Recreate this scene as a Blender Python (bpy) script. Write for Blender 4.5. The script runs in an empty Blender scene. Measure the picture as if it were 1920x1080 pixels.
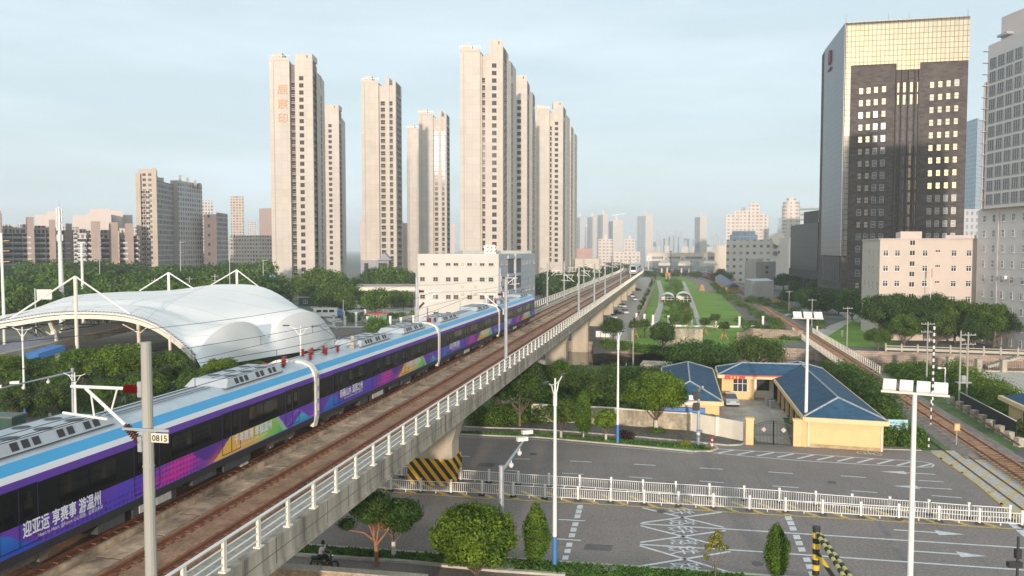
import bpy, math, random
import numpy as np
from mathutils import Vector, Matrix
R=math.radians
SC=bpy.context.scene
COL=SC.collection
random.seed(7)
HAZE=0.00023
# ---------------- camera ----------------
F=1470.0; CX=960.0; CY=540.0; H=22.0
TH=math.atan(72/F)
cam=bpy.data.cameras.new('camera'); camo=bpy.data.objects.new('camera',cam); COL.objects.link(camo)
camo.location=(0,0,H); camo.rotation_euler=(R(90)-TH,0,0)
cam.sensor_width=36; cam.lens=F/1920*36; cam.clip_start=0.5; cam.clip_end=20000
SC.camera=camo
# ---------------- light ----------------
SUN_EL=R(7); SUN_AZ=4.5   # sun behind the camera, a little to its left
w=bpy.data.worlds.new("World"); SC.world=w; w.use_nodes=True
nt=w.node_tree; bg=nt.nodes['Background']
sky=nt.nodes.new('ShaderNodeTexSky'); sky.sky_type='NISHITA'; sky.sun_disc=False
sky.sun_elevation=SUN_EL; sky.sun_rotation=R(180+SUN_AZ)
sky.altitude=0; sky.air_density=1.0; sky.dust_density=3.0; sky.ozone_density=1.5
# thin high cloud veil mixed into the sky
tc=nt.nodes.new('ShaderNodeTexCoord'); mp=nt.nodes.new('ShaderNodeMapping'); mp.inputs['Scale'].default_value=(1.2,1.2,7.0)
nz=nt.nodes.new('ShaderNodeTexNoise'); nz.inputs['Scale'].default_value=1.6; nz.inputs['Detail'].default_value=6; nz.inputs['Roughness'].default_value=0.55
rp=nt.nodes.new('ShaderNodeValToRGB'); rp.color_ramp.elements[0].position=0.42; rp.color_ramp.elements[0].color=(0.66,0.66,0.66,1); rp.color_ramp.elements[1].position=0.72; rp.color_ramp.elements[1].color=(0.92,0.92,0.92,1)
mx=nt.nodes.new('ShaderNodeMixRGB'); mx.inputs[2].default_value=(4.75,5.6,6.05,1)
nt.links.new(tc.outputs['Generated'],mp.inputs[0]); nt.links.new(mp.outputs[0],nz.inputs['Vector']); nt.links.new(nz.outputs['Fac'],rp.inputs[0])
nt.links.new(rp.outputs[0],mx.inputs[0]); nt.links.new(sky.outputs[0],mx.inputs[1]); nt.links.new(mx.outputs[0],bg.inputs[0])
bg.inputs[1].default_value=0.12
sl=bpy.data.lights.new('sun','SUN'); sl.energy=2.45; sl.angle=R(1.5); sl.color=(1.0,0.85,0.74)
so=bpy.data.objects.new('sun',sl); COL.objects.link(so)
so.rotation_euler=Vector((math.sin(R(SUN_AZ))*math.cos(SUN_EL),math.cos(R(SUN_AZ))*math.cos(SUN_EL),-math.sin(SUN_EL))).to_track_quat('-Z','Y').to_euler()
so.location=(-60,-100,80)
SC.view_settings.view_transform='Standard'; SC.view_settings.look='None'; SC.view_settings.gamma=1.0; SC.view_settings.exposure=0.60
SC.cycles.volume_max_steps=64; SC.cycles.volume_bounces=1
SC.cycles.max_bounces=6; SC.cycles.transparent_max_bounces=6
# ---------------- helpers ----------------
st,ct=math.sin(TH),math.cos(TH)
def ray(px,py):
    a=(px-CX)/F; b=-(py-CY)/F
    return Vector((a, ct+b*st, -st+b*ct))
def G(px,py,z=0.0):
    d=ray(px,py); k=(z-H)/d.z
    return Vector((d.x*k,d.y*k,z))
def P(px,py,Y):
    d=ray(px,py); k=Y/d.y
    return Vector((d.x*k,Y,H+d.z*k))
def XZ(px,Y): return ray(px,468).x/ray(px,468).y*Y
def ZY(py,Y): return P(960,py,Y).z

def tag(o,label=None,cat=None,group=None,kind=None):
    if label: o['label']=label
    if cat: o['category']=cat
    if group: o['group']=group
    if kind: o['kind']=kind
    return o
def empty(name,loc,label,cat,group=None,rz=0.0):
    o=bpy.data.objects.new(name,None); o.empty_display_size=0.5; COL.objects.link(o)
    o.location=loc; o.rotation_euler=(0,0,rz); return tag(o,label,cat,group)
def link(name,me,parent=None,loc=None,rz=None):
    o=bpy.data.objects.new(name,me); COL.objects.link(o)
    if loc is not None: o.location=loc
    if rz is not None: o.rotation_euler=(0,0,rz)
    if parent is not None: o.parent=parent
    return o
def copy_tree(o,parent=None):
    c=o.copy(); COL.objects.link(c)
    if parent is not None: c.parent=parent
    for ch in list(o.children): copy_tree(ch,c)
    return c

class MB:
    def __init__(s): s.v=[]; s.f=[]; s.m=[]; s.mi=0
    def mat(s,i): s.mi=i; return s
    def add(s,vs,fs):
        b=len(s.v); s.v+= [tuple(v) for v in vs]
        for f in fs: s.f.append([b+i for i in f]); s.m.append(s.mi)
        return s
    def quad(s,a,b,c,d): return s.add([a,b,c,d],[(0,1,2,3)])
    def box(s,c,sz,rz=0.0):
        x,y,z=sz[0]/2,sz[1]/2,sz[2]/2; cr,sr=math.cos(rz),math.sin(rz)
        vs=[]
        for dz in (-z,z):
            for dx,dy in ((-x,-y),(x,-y),(x,y),(-x,y)):
                vs.append((c[0]+dx*cr-dy*sr,c[1]+dx*sr+dy*cr,c[2]+dz))
        return s.add(vs,[(3,2,1,0),(4,5,6,7),(0,1,5,4),(1,2,6,5),(2,3,7,6),(3,0,4,7)])
    def prism(s,poly,z0,z1):
        n=len(poly)
        a=sum(poly[i][0]*poly[(i+1)%n][1]-poly[(i+1)%n][0]*poly[i][1] for i in range(n))
        if a<0: poly=poly[::-1]
        vs=[(p[0],p[1],z0) for p in poly]+[(p[0],p[1],z1) for p in poly]
        fs=[tuple(range(n))[::-1],tuple(range(n,2*n))]+[(i,(i+1)%n,n+(i+1)%n,n+i) for i in range(n)]
        return s.add(vs,fs)
    def beam(s,a,b,w,h=None):   # square bar between two points
        a=Vector(a); b=Vector(b); h=h or w; d=(b-a)
        if d.length<1e-6: return s
        d.normalize(); up=Vector((0,0,1)) if abs(d.z)<0.95 else Vector((0,1,0))
        r=d.cross(up).normalized(); u=r.cross(d).normalized()
        vs=[p+r*x*w/2+u*y*h/2 for p in (a,b) for x,y in ((-1,-1),(1,-1),(1,1),(-1,1))]
        return s.add(vs,[(3,2,1,0),(4,5,6,7),(0,1,5,4),(1,2,6,5),(2,3,7,6),(3,0,4,7)])
    def tube(s,pts,r,n=8,r2=None,caps=True):
        pts=[Vector(p) for p in pts]; k=len(pts); rings=[]
        for i,p in enumerate(pts):
            d=(pts[min(i+1,k-1)]-pts[max(i-1,0)]); d.normalize()
            up=Vector((0,0,1)) if abs(d.z)<0.9 else Vector((0,1,0))
            a=d.cross(up).normalized(); b=d.cross(a).normalized()
            rr=r if r2 is None else r+(r2-r)*i/(k-1)
            rings.append([p+(a*math.cos(2*math.pi*j/n)+b*math.sin(2*math.pi*j/n))*rr for j in range(n)])
        vs=[v for g in rings for v in g]; fs=[]
        for i in range(k-1):
            for j in range(n):
                fs.append((i*n+j,(i+1)*n+j,(i+1)*n+(j+1)%n,i*n+(j+1)%n))
        if caps: fs+= [tuple(range(n)),tuple(range((k-1)*n,k*n))[::-1]]
        return s.add(vs,fs)
    def lathe(s,c,prof,n=12):
        vs=[];k=len(prof)
        for r,z in prof:
            for j in range(n): vs.append((c[0]+r*math.cos(2*math.pi*j/n),c[1]+r*math.sin(2*math.pi*j/n),c[2]+z))
        fs=[(i*n+j,i*n+(j+1)%n,(i+1)*n+(j+1)%n,(i+1)*n+j) for i in range(k-1) for j in range(n)]
        fs+=[tuple(range(n))[::-1],tuple(range((k-1)*n,k*n))]
        return s.add(vs,fs)
    def mesh(s,name,mats):
        me=bpy.data.meshes.new(name); me.from_pydata(s.v,[],s.f)
        for m in (mats if isinstance(mats,(list,tuple)) else [mats]): me.materials.append(m)
        if any(s.m): me.polygons.foreach_set('material_index',s.m)
        me.update(); return me
    def build(s,name,mats,parent=None,loc=None,rz=None,smooth=False):
        me=s.mesh(name,mats)
        if smooth: me.polygons.foreach_set('use_smooth',[True]*len(me.polygons))
        return link(name,me,parent,loc,rz)

def grid_mesh(name,pts,mat,smooth=True,cols=None):
    nr,nc=len(pts),len(pts[0]); v=[tuple(p) for r in pts for p in r]
    f=[(i*nc+j,i*nc+j+1,(i+1)*nc+j+1,(i+1)*nc+j) for i in range(nr-1) for j in range(nc-1)]
    me=bpy.data.meshes.new(name); me.from_pydata(v,[],f); me.materials.append(mat)
    if smooth: me.polygons.foreach_set('use_smooth',[True]*len(f))
    if cols is not None:
        ca=me.color_attributes.new('Col','FLOAT_COLOR','POINT'); ca.data.foreach_set('color',np.array(cols,dtype=np.float32).ravel())
    return me

# ---------------- materials ----------------
def newmat(name):
    m=bpy.data.materials.new(name); m.use_nodes=True; n=m.node_tree; return m,n,n.nodes['Principled BSDF']
def mat(name,c,rough=0.8,var=0.12,scale=0.6,metal=0.0,bump=0.0,spec=None,streak=0.0,fine=None):
    """plain surface with uneven colour"""
    m,n,b=newmat(name)
    b.inputs['Roughness'].default_value=rough; b.inputs['Metallic'].default_value=metal
    if spec is not None: b.inputs['Specular IOR Level'].default_value=spec
    if var<=0:
        b.inputs['Base Color'].default_value=(*c,1); return m
    g=n.nodes.new('ShaderNodeNewGeometry'); t=n.nodes.new('ShaderNodeTexNoise')
    t.inputs['Scale'].default_value=scale; t.inputs['Detail'].default_value=5; t.inputs['Roughness'].default_value=0.65
    src=g.outputs['Position']
    if streak:
        mp=n.nodes.new('ShaderNodeMapping'); mp.inputs['Scale'].default_value=(1,1,streak); n.links.new(src,mp.inputs[0]); src=mp.outputs[0]
    n.links.new(src,t.inputs['Vector'])
    r=n.nodes.new('ShaderNodeValToRGB'); r.color_ramp.elements[0].position=0.32; r.color_ramp.elements[1].position=0.68
    r.color_ramp.elements[0].color=(*[x*(1-var) for x in c],1); r.color_ramp.elements[1].color=(*[min(1,x*(1+var)) for x in c],1)
    n.links.new(t.outputs['Fac'],r.inputs[0]); out=r.outputs[0]
    if fine:
        t2=n.nodes.new('ShaderNodeTexNoise'); t2.inputs['Scale'].default_value=fine; t2.inputs['Detail'].default_value=3
        n.links.new(g.outputs['Position'],t2.inputs['Vector'])
        mm=n.nodes.new('ShaderNodeMapRange'); mm.inputs[1].default_value=.3; mm.inputs[2].default_value=.7; mm.inputs[3].default_value=0.78; mm.inputs[4].default_value=1.22
        n.links.new(t2.outputs['Fac'],mm.inputs[0])
        mu=n.nodes.new('ShaderNodeMixRGB'); mu.blend_type='MULTIPLY'; mu.inputs[0].default_value=1.0
        n.links.new(out,mu.inputs[1]); n.links.new(mm.outputs[0],mu.inputs[2]); out=mu.outputs[0]
    n.links.new(out,b.inputs['Base Color'])
    if bump:
        bp=n.nodes.new('ShaderNodeBump'); bp.inputs['Strength'].default_value=bump; bp.inputs['Distance'].default_value=0.05
        n.links.new(t.outputs['Fac'],bp.inputs['Height']); n.links.new(bp.outputs[0],b.inputs['Normal'])
    return m
def wall_uv(n):
    g=n.nodes.new('ShaderNodeNewGeometry'); cr=n.nodes.new('ShaderNodeVectorMath'); cr.operation='CROSS_PRODUCT'
    n.links.new(g.outputs['True Normal'],cr.inputs[1]); cr.inputs[0].default_value=(0,0,1)
    dt=n.nodes.new('ShaderNodeVectorMath'); dt.operation='DOT_PRODUCT'
    n.links.new(g.outputs['Position'],dt.inputs[0]); n.links.new(cr.outputs[0],dt.inputs[1])
    sp=n.nodes.new('ShaderNodeSeparateXYZ'); n.links.new(g.outputs['Position'],sp.inputs[0])
    cb=n.nodes.new('ShaderNodeCombineXYZ'); n.links.new(dt.outputs['Value'],cb.inputs[0]); n.links.new(sp.outputs[2],cb.inputs[1])
    return g,cb
def grid_mat(name,wall,cell,cw,ch,gap,var=0.3,rough=0.7,spec=0.5,off=0.0,metal=0.0,vert=None,cellvar=0.4):
    """wall with a regular grid: panels (cell~wall) or distant windows"""
    m,n,b=newmat(name); g,cb=wall_uv(n)
    br=n.nodes.new('ShaderNodeTexBrick'); br.offset=off; br.squash=1.0
    br.inputs['Scale'].default_value=1.0; br.inputs['Brick Width'].default_value=cw; br.inputs['Row Height'].default_value=ch
    br.inputs['Mortar Size'].default_value=gap/2; br.inputs['Mortar Smooth'].default_value=0.1; br.inputs['Bias'].default_value=0.0
    br.inputs['Color1'].default_value=(*[x*(1-cellvar) for x in cell],1); br.inputs['Color2'].default_value=(*[min(1,x*(1+cellvar)) for x in cell],1)
    br.inputs['Mortar'].default_value=(*wall,1)
    n.links.new(cb.outputs[0],br.inputs['Vector'])
    t=n.nodes.new('ShaderNodeTexNoise'); t.inputs['Scale'].default_value=0.12; t.inputs['Detail'].default_value=4; n.links.new(g.outputs['Position'],t.inputs['Vector'])
    mm=n.nodes.new('ShaderNodeMapRange'); mm.inputs[1].default_value=.3; mm.inputs[2].default_value=.7; mm.inputs[3].default_value=1-var/2; mm.inputs[4].default_value=1+var/2
    n.links.new(t.outputs['Fac'],mm.inputs[0])
    mu=n.nodes.new('ShaderNodeMixRGB'); mu.blend_type='MULTIPLY'; mu.inputs[0].default_value=1.0
    n.links.new(br.outputs['Color'],mu.inputs[1]); n.links.new(mm.outputs[0],mu.inputs[2]); n.links.new(mu.outputs[0],b.inputs['Base Color'])
    b.inputs['Roughness'].default_value=rough; b.inputs['Specular IOR Level'].default_value=spec; b.inputs['Metallic'].default_value=metal
    return m
def glass(name,c,rough=0.08,metal=0.0,spec=1.0,wob=0.0):
    m,n,b=newmat(name); b.inputs['Base Color'].default_value=(*c,1); b.inputs['Roughness'].default_value=rough
    b.inputs['Metallic'].default_value=metal; b.inputs['Specular IOR Level'].default_value=spec
    if wob:
        g=n.nodes.new('ShaderNodeNewGeometry'); t=n.nodes.new('ShaderNodeTexNoise'); t.inputs['Scale'].default_value=0.5
        n.links.new(g.outputs['Position'],t.inputs['Vector']); bp=n.nodes.new('ShaderNodeBump'); bp.inputs['Strength'].default_value=wob; bp.inputs['Distance'].default_value=0.3
        n.links.new(t.outputs['Fac'],bp.inputs['Height']); n.links.new(bp.outputs[0],b.inputs['Normal'])
    return m
def leafmat(name,c1,c2,trans=0.35):
    m,n,b=newmat(name)
    g=n.nodes.new('ShaderNodeNewGeometry'); r=n.nodes.new('ShaderNodeValToRGB')
    r.color_ramp.elements[0].color=(*c1,1); r.color_ramp.elements[1].color=(*c2,1)
    t=n.nodes.new('ShaderNodeTexNoise'); t.inputs['Scale'].default_value=0.5; t.inputs['Detail'].default_value=3
    n.links.new(g.outputs['Position'],t.inputs['Vector'])
    ad=n.nodes.new('ShaderNodeMath'); ad.operation='MULTIPLY_ADD'; n.links.new(g.outputs['Random Per Island'],ad.inputs[0]); ad.inputs[1].default_value=0.55
    m2=n.nodes.new('ShaderNodeMapRange'); m2.inputs[1].default_value=.35; m2.inputs[2].default_value=.65; m2.inputs[3].default_value=0; m2.inputs[4].default_value=.45
    n.links.new(t.outputs['Fac'],m2.inputs[0]); n.links.new(m2.outputs[0],ad.inputs[2])
    n.links.new(ad.outputs[0],r.inputs[0]); n.links.new(r.outputs[0],b.inputs['Base Color'])
    b.inputs['Roughness'].default_value=0.55; b.inputs['Specular IOR Level'].default_value=0.3
    tr=n.nodes.new('ShaderNodeBsdfTranslucent'); n.links.new(r.outputs[0],tr.inputs[0])
    ms=n.nodes.new('ShaderNodeMixShader'); ms.inputs[0].default_value=trans
    o=n.nodes['Material Output']; n.links.new(b.outputs[0],ms.inputs[1]); n.links.new(tr.outputs[0],ms.inputs[2]); n.links.new(ms.outputs[0],o.inputs['Surface'])
    return m
def vcolmat(name,rough=0.35):
    m,n,b=newmat(name); a=n.nodes.new('ShaderNodeVertexColor'); a.layer_name='Col'; n.links.new(a.outputs[0],b.inputs['Base Color']); b.inputs['Roughness'].default_value=rough
    return m
def stripemat(name,c1,c2,period,duty=0.5,dirv=(1,0,1),rough=0.5):
    m,n,b=newmat(name); tcn=n.nodes.new('ShaderNodeTexCoord'); dt=n.nodes.new('ShaderNodeVectorMath'); dt.operation='DOT_PRODUCT'; dt.inputs[1].default_value=dirv
    n.links.new(tcn.outputs['Object'],dt.inputs[0]); d=n.nodes.new('ShaderNodeMath'); d.operation='DIVIDE'; d.inputs[1].default_value=period
    fr=n.nodes.new('ShaderNodeMath'); fr.operation='FRACT'; gt=n.nodes.new('ShaderNodeMath'); gt.operation='GREATER_THAN'; gt.inputs[1].default_value=duty
    n.links.new(dt.outputs['Value'],d.inputs[0]); n.links.new(d.outputs[0],fr.inputs[0]); n.links.new(fr.outputs[0],gt.inputs[0])
    mi=n.nodes.new('ShaderNodeMixRGB'); mi.inputs[1].default_value=(*c1,1); mi.inputs[2].default_value=(*c2,1)
    n.links.new(gt.outputs[0],mi.inputs[0]); n.links.new(mi.outputs[0],b.inputs['Base Color']); b.inputs['Roughness'].default_value=rough
    return m
M={}
M['white']=mat('white_paint',(.80,.79,.75),.45,.05,1.0)
M['cream']=mat('cream_paint',(.80,.74,.62),.5,.06,1.0)
M['dark']=mat('dark_metal',(.03,.03,.033),.5,.1,2)
M['grey']=mat('galvanised',(.42,.44,.45),.45,.12,1.5,metal=.3)
M['pole']=mat('concrete_pole',(.37,.36,.32),.6,.08,.8,streak=.3)
M['steel']=mat('steel',(.35,.36,.37),.4,.1,2,metal=.7)
M['asphalt']=mat('asphalt',(.245,.205,.180),.85,.12,.15,fine=5.0)
M['asphalt2']=mat('asphalt_side',(.11,.105,.105),.85,.2,.2,fine=9.0)
M['paint']=mat('road_white',(.66,.66,.64),.7,.18,3)
M['ypaint']=mat('road_yellow',(.62,.44,.13),.7,.2,3)
M['concrete']=mat('concrete',(.42,.37,.30),.85,.22,.35,fine=5)
M['slab']=mat('pale_concrete',(.50,.46,.39),.85,.12,.25,fine=4)
M['stain']=mat('stained_concrete',(.34,.30,.24),.9,.5,1.3,streak=.14)
M['pier']=mat('pier_concrete',(.50,.43,.32),.85,.14,.5,streak=.3)
M['kerb']=mat('kerb_stone',(.50,.46,.38),.8,.15,1.2)
M['grass']=mat('grass',(.10,.21,.03),.95,.35,.5,fine=6,bump=.6)
M['lawn']=mat('lawn',(.16,.29,.02),.95,.22,.1,fine=3)
M['weeds']=mat('weedy_ground',(.09,.15,.04),.95,.45,.25,fine=2,bump=.5)
M['earth']=mat('town_ground',(.17,.17,.14),.95,.3,.05,fine=1.0)
M['gravel']=mat('gravel',(.16,.13,.11),.95,.35,1.5,fine=12)
M['ballast']=mat('ballast',(.24,.195,.165),.95,.35,1.2,fine=9,bump=.8)
M['water']=mat('river_water',(.045,.05,.035),.08,.2,.1,spec=.6,bump=.02)
M['stone']=grid_mat('stone_wall',(.14,.115,.09),(.36,.28,.22),1.1,.38,.05,.5,.9,off=.5,cellvar=.25)
M['dirtwall']=mat('mouldy_plaster',(.42,.37,.27),.9,.45,.6,streak=.4,fine=3)
M['rust']=mat('rusty_rail',(.23,.095,.05),.75,.25,2,metal=.2)
M['rtop']=mat('rail_top',(.26,.15,.10),.4,.1,2,metal=.6)
M['bed']=mat('track_bed',(.32,.185,.105),.95,.35,.9,streak=1,fine=5)
M['trough']=mat('trough_slabs',(.42,.30,.20),.9,.6,.55,fine=2.5)
M['red']=mat('red_insulator',(.30,.02,.02),.35,.05,2)
M['brown']=mat('brown_insulator',(.13,.045,.03),.3,.05,2)
M['redp']=mat('red_paint',(.55,.03,.02),.5,.05,2)
M['blue']=mat('blue_paint',(.06,.20,.50),.5,.05,2)
M['yellow']=mat('yellow_render',(.76,.55,.27),.85,.06,.6)
M['yellowp']=mat('yellow_band',(.80,.60,.34),.8,.05,.6)
M['bark']=mat('bark',(.16,.12,.085),.9,.3,4)
M['redbark']=mat('reddish_bark',(.32,.15,.08),.9,.3,4)
M['lime']=mat('limewashed_trunk',(.62,.58,.5),.9,.1,3)
M['glass']=glass('window_glass',(.035,.04,.045),.06)
M['shine']=glass('reflecting_glass',(.70,.66,.56),.05,metal=1.0,wob=.0)
M['membrane']=mat('tensile_membrane',(.90,.875,.83),.75,.03,.1)
M['roofblue']=None
# ---------------- ground, river, roads ----------------
def sheet(name,poly,z,m,kind='structure'):
    b=MB(); pts=[(p[0],p[1],z) for p in poly]
    a=sum(poly[i][0]*poly[(i+1)%len(poly)][1]-poly[(i+1)%len(poly)][0]*poly[i][1] for i in range(len(poly)))
    if a<0: pts=pts[::-1]
    b.add(pts,[tuple(range(len(pts)))]); o=b.build(name,m)
    if kind: o['kind']=kind
    return o
def gp(lst,z=0.0): return [(G(x,y,z).x,G(x,y,z).y) for x,y in lst]
bank1=lambda x:150-.13*x
bank2=lambda x:193-.3*x
sheet('ground',[(-3000,-200),(3000,-200),(450,bank1(450)),(-20,bank1(-20)),(-20,171),(-3000,171)],0,M['weeds'])
sheet('ground',[(-3000,171),(-20,171),(-20,199),(300,103),(450,100),(3000,100),(9000,11900),(-9000,11900)],0,M['earth'])
sheet('river',[(-30,bank1(-30)-12),(300,bank1(300)-12),(300,bank2(300)+12),(-30,bank2(-30)+12)],-2.5,M['water'])
eb=MB()
for x0,x1 in ((-20,300),):
    eb.quad((x0,bank2(x0),-3),(x1,bank2(x1),-3),(x1,bank2(x1),0.02),(x0,bank2(x0),0.02))
    eb.quad((x0,bank1(x0),-3),(x0,bank1(x0),0.02),(x1,bank1(x1),0.02),(x1,bank1(x1),-3))
    eb.quad((x0,bank1(x0),-3),(x0,bank2(x0),-3),(x0,bank2(x0),0.02),(x0,bank1(x0),0.02))
tag(eb.build('river_bank',M['stone']),kind='structure')
# main road
top=[(-260,112),(-120,104.5),(-57,101.5),(-30,99.5)]+gp([(870,801),(1010,806),(1200,820),(1395,832),(1480,835.5),(1740,845)])
sheet('road',top+[(75,84),(260,40),(260,15),(-260,15),(-260,112)][0:4],0.02,M['asphalt'])
# level crossing concrete, dark asphalt strip and cobbled verge
sheet('crossing_pavement',gp([(1744,845),(1862,846),(1925,905),(2010,985),(1925,985),(1880,945)]),0.04,M['slab'])
sheet('crossing_asphalt',gp([(1848,850),(1925,846),(2010,900),(2010,985),(1925,905)]),0.045,M['asphalt2'])
sheet('pavement',gp([(870,796),(960,789),(1030,795),(1200,801),(1300,808),(1398,829),(1390,834),(1365,835),(1200,819),(1010,804),(870,799)]),0.09,mat('cobbles',(.13,.12,.10),.95,.55,2.5,fine=14))
sheet('pavement',gp([(1515,834),(1650,834),(1720,838),(1728,844),(1516,838)]),0.10,mat('cobbles_pale',(.30,.26,.22),.95,.4,2.5,fine=14))
def kerb(px,z=0.13,w=0.28,name='kerb'):
    b=MB(); pts=[G(x,y) for x,y in px]
    for a,c in zip(pts,pts[1:]): b.beam((a.x,a.y,z/2+.02),(c.x,c.y,z/2+.02),w,z)
    return tag(b.build(name,M['kerb']),kind='structure')
kerb([(862,815.5),(1010,821),(1200,838),(1300,847.5),(1333,847),(1345,842),(1338,836)])
kerb([(870,801),(1010,806),(1200,820.5),(1365,836),(1390,835),(1398,830)])
kerb([(560,1023.5),(757,1036.5),(1017,1054),(1400,1079.5),(1700,1100)])
kerb([(540,1041),(757,1055),(926,1071),(1060,1080)],.16,.35)
kerb([(1516,838.5),(1600,841),(1728,845)],.08,.2)
kerb([(-60,806),(100,806),(330,800)]); kerb([(-60,795),(330,788)])
kerb([(-60,822),(120,818),(330,812)])
def strip(name,px,z,m): return sheet(name,gp(px),z,m)
strip('grass_verge',[(868,812),(1000,813),(1200,829),(1320,838),(1340,841),(1330,846),(1300,846.5),(1200,837),(1010,820),(862,814.5)],0.13,M['grass'])
strip('grass_verge',[(555,1025),(757,1038),(1017,1055),(1400,1081),(1800,1112),(1500,1120),(1060,1080),(926,1070),(757,1053),(536,1040)],0.14,M['grass'])
strip('grass_verge',[(-60,797),(330,790),(330,799),(100,805),(-60,805)],0.12,M['grass'])
# real grass blades on the verges (nobody could count them)
def blades(name,poly,n,h,m,label,seed=1):
    rng=np.random.RandomState(seed); P0=np.array(poly); lo=P0.min(0); hi=P0.max(0); v=[];f=[]
    def inside(x,y):
        c=False;k=len(poly)
        for i in range(k):
            x1,y1=poly[i];x2,y2=poly[(i+1)%k]
            if (y1>y)!=(y2>y) and x<(x2-x1)*(y-y1)/(y2-y1)+x1: c=not c
        return c
    while len(f)<n:
        x,y=lo+(hi-lo)*rng.rand(2)
        if not inside(x,y): continue
        a=rng.rand()*6.28; wv=.12+.1*rng.rand(); hh=h*(.5+rng.rand()); b0=len(v)
        v+=[(x-wv*math.cos(a),y-wv*math.sin(a),.1),(x+wv*math.cos(a),y+wv*math.sin(a),.1),(x+.15*rng.randn(),y+.15*rng.randn(),.1+hh)]
        f.append((b0,b0+1,b0+2))
    me=bpy.data.meshes.new(name); me.from_pydata(v,[],f); me.materials.append(m)
    return tag(link(name,me),label,'grass',None,'stuff')
M['leafg']=leafmat('grass_blades',(.06,.13,.02),(.14,.26,.05),.3)
blades('grass',gp([(868,812),(1000,813),(1200,829),(1320,838),(1330,845),(1200,836),(1010,819),(862,814)]),3000,.22,M['leafg'],'ragged green grass growing on the narrow verge beside the far kerb',1)
blades('grass',gp([(560,1026),(1017,1056),(1400,1082),(1300,1095),(1060,1079),(757,1052),(540,1039)]),5000,.18,M['leafg'],'short green grass growing on the verge at the near edge of the road',2)
# markings
class Marks(MB):
    def line(s,x0,y0,x1,y1,w=.18,z=.034):
        a=G(x0,y0);b=G(x1,y1);d=(b-a).normalized();n=Vector((-d.y,d.x,0))*w/2
        return s.add([(a.x+n.x,a.y+n.y,z),(a.x-n.x,a.y-n.y,z),(b.x-n.x,b.y-n.y,z),(b.x+n.x,b.y+n.y,z)],[(0,1,2,3)])
mk=Marks()
for l in [(965,860.8,994,861.3),(1069,864.7,1109,866.8),(1188,870.7,1229,873.3),(1311.5,878,1355,880.3),(949.5,882.4,973,883.7),(1053.6,887.6,1095,890),(1179,894.6,1223,897.5),(1311,902.4,1357,905.6),(1441,885.3,1487,888.6),(1577,892.7,1624,896),(1449,911.6,1498,915),(1596,920.6,1645.5,924.4),(1720,901,1769,904),(1747,929.8,1803,934),(860.5,855.5,882,856.6),
 (1047,974.6,1097,977.4),(1040.6,1011,1089,1014)]: mk.line(*l,w=.22)
mk.line(660,953,672,954,.2)
# edge lines
for a,b in zip([(862,819),(1010,825),(1200,842)],[(1010,825),(1200,842),(1300,851)]): mk.line(*a,*b,w=.15)
mk.line(575,1020.5,757,1033,.16); mk.line(757,1033,1017,1050.5,.16); mk.line(1017,1050.5,1400,1075.5,.16)
for l in [(1200.8,982.7,1400,995),(1400,995,1925,1028.5),(1199.5,1021.5,1400,1033.6),(1400,1033.6,1925,1070)]: mk.line(*l,w=.24)
for l in [(1204,952.7,1357,989.7),(1353,961,1203.4,981),(1201.6,986.6,1365,1028),(1361,995.4,1200,1017.8),(1199.5,1024,1374,1075.6),(1369,1035,1197.7,1063)]: mk.line(*l,w=.26,z=.037)
def sq(x,y,dx,dy,sh): # marking square in pixels, sheared
    mk.add([tuple(G(x-dx+sh,y-dy)+Vector((0,0,.036))),tuple(G(x-dx-sh,y+dy)+Vector((0,0,.036))),tuple(G(x+dx-sh,y+dy)+Vector((0,0,.036))),tuple(G(x+dx+sh,y-dy)+Vector((0,0,.036)))],[(0,1,2,3)])
for X,Y in [(720,542),(711,575),(702,610),(686,667),(674,706),(662,747),(643,815),(630,860),(615,908)]: sq(900+X/3.84,810+Y/3.84,4.8+Y/900,3.0+Y/900,.8)
for X,Y in [(290,600),(305,634),(320,671),(347,730),(363,772),(381,815),(417,887),(436,935),(455,985)]: sq(1400+X/3.69,810+Y/3.69,5.6+Y/900,3.2+Y/900,-1.4)
# arrows
def arrow(x0,y0,x1,y1,hl):   # tip first
    a=G(x0,y0);b=G(x1,y1);d=(b-a).normalized();n=Vector((-d.y,d.x,0))
    h=a+d*hl; z=.036
    mk.add([(a.x,a.y,z),(h.x-n.x*.55,h.y-n.y*.55,z),(h.x+n.x*.55,h.y+n.y*.55,z)],[(0,1,2)])
    mk.add([tuple(p+Vector((0,0,z))) for p in (h-n*.12,b-n*.12,b+n*.12,h+n*.12)],[(0,1,2,3)])
arrow(1649,884.5,1754,890,2.4); arrow(1672,911.6,1785,918,2.3); arrow(1809,1003,1675.6,994,2.0); arrow(1851,1043.8,1706,1033.6,1.9)
# hatched refuge
tl=[(1347.5,842.5),(1500,851),(1640,860.5),(1712,864.5),(1738,867.5),(1751,871.5),(1748,876),(1725,876.5),(1650,873),(1500,864),(1400,856),(1337,849.5)]
for a,b in zip(tl,tl[1:]): mk.line(*a,*b,w=.2)
for k in range(10):
    x0=1345+k*37.5; x1=x0+31; mk.line(x0,849.8+.068*(x0-1337),min(x1,1735),842.6+.0605*(x1-1347),.34,z=.036)
mk.line(1722,876,1746,870.5,.3)
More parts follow.
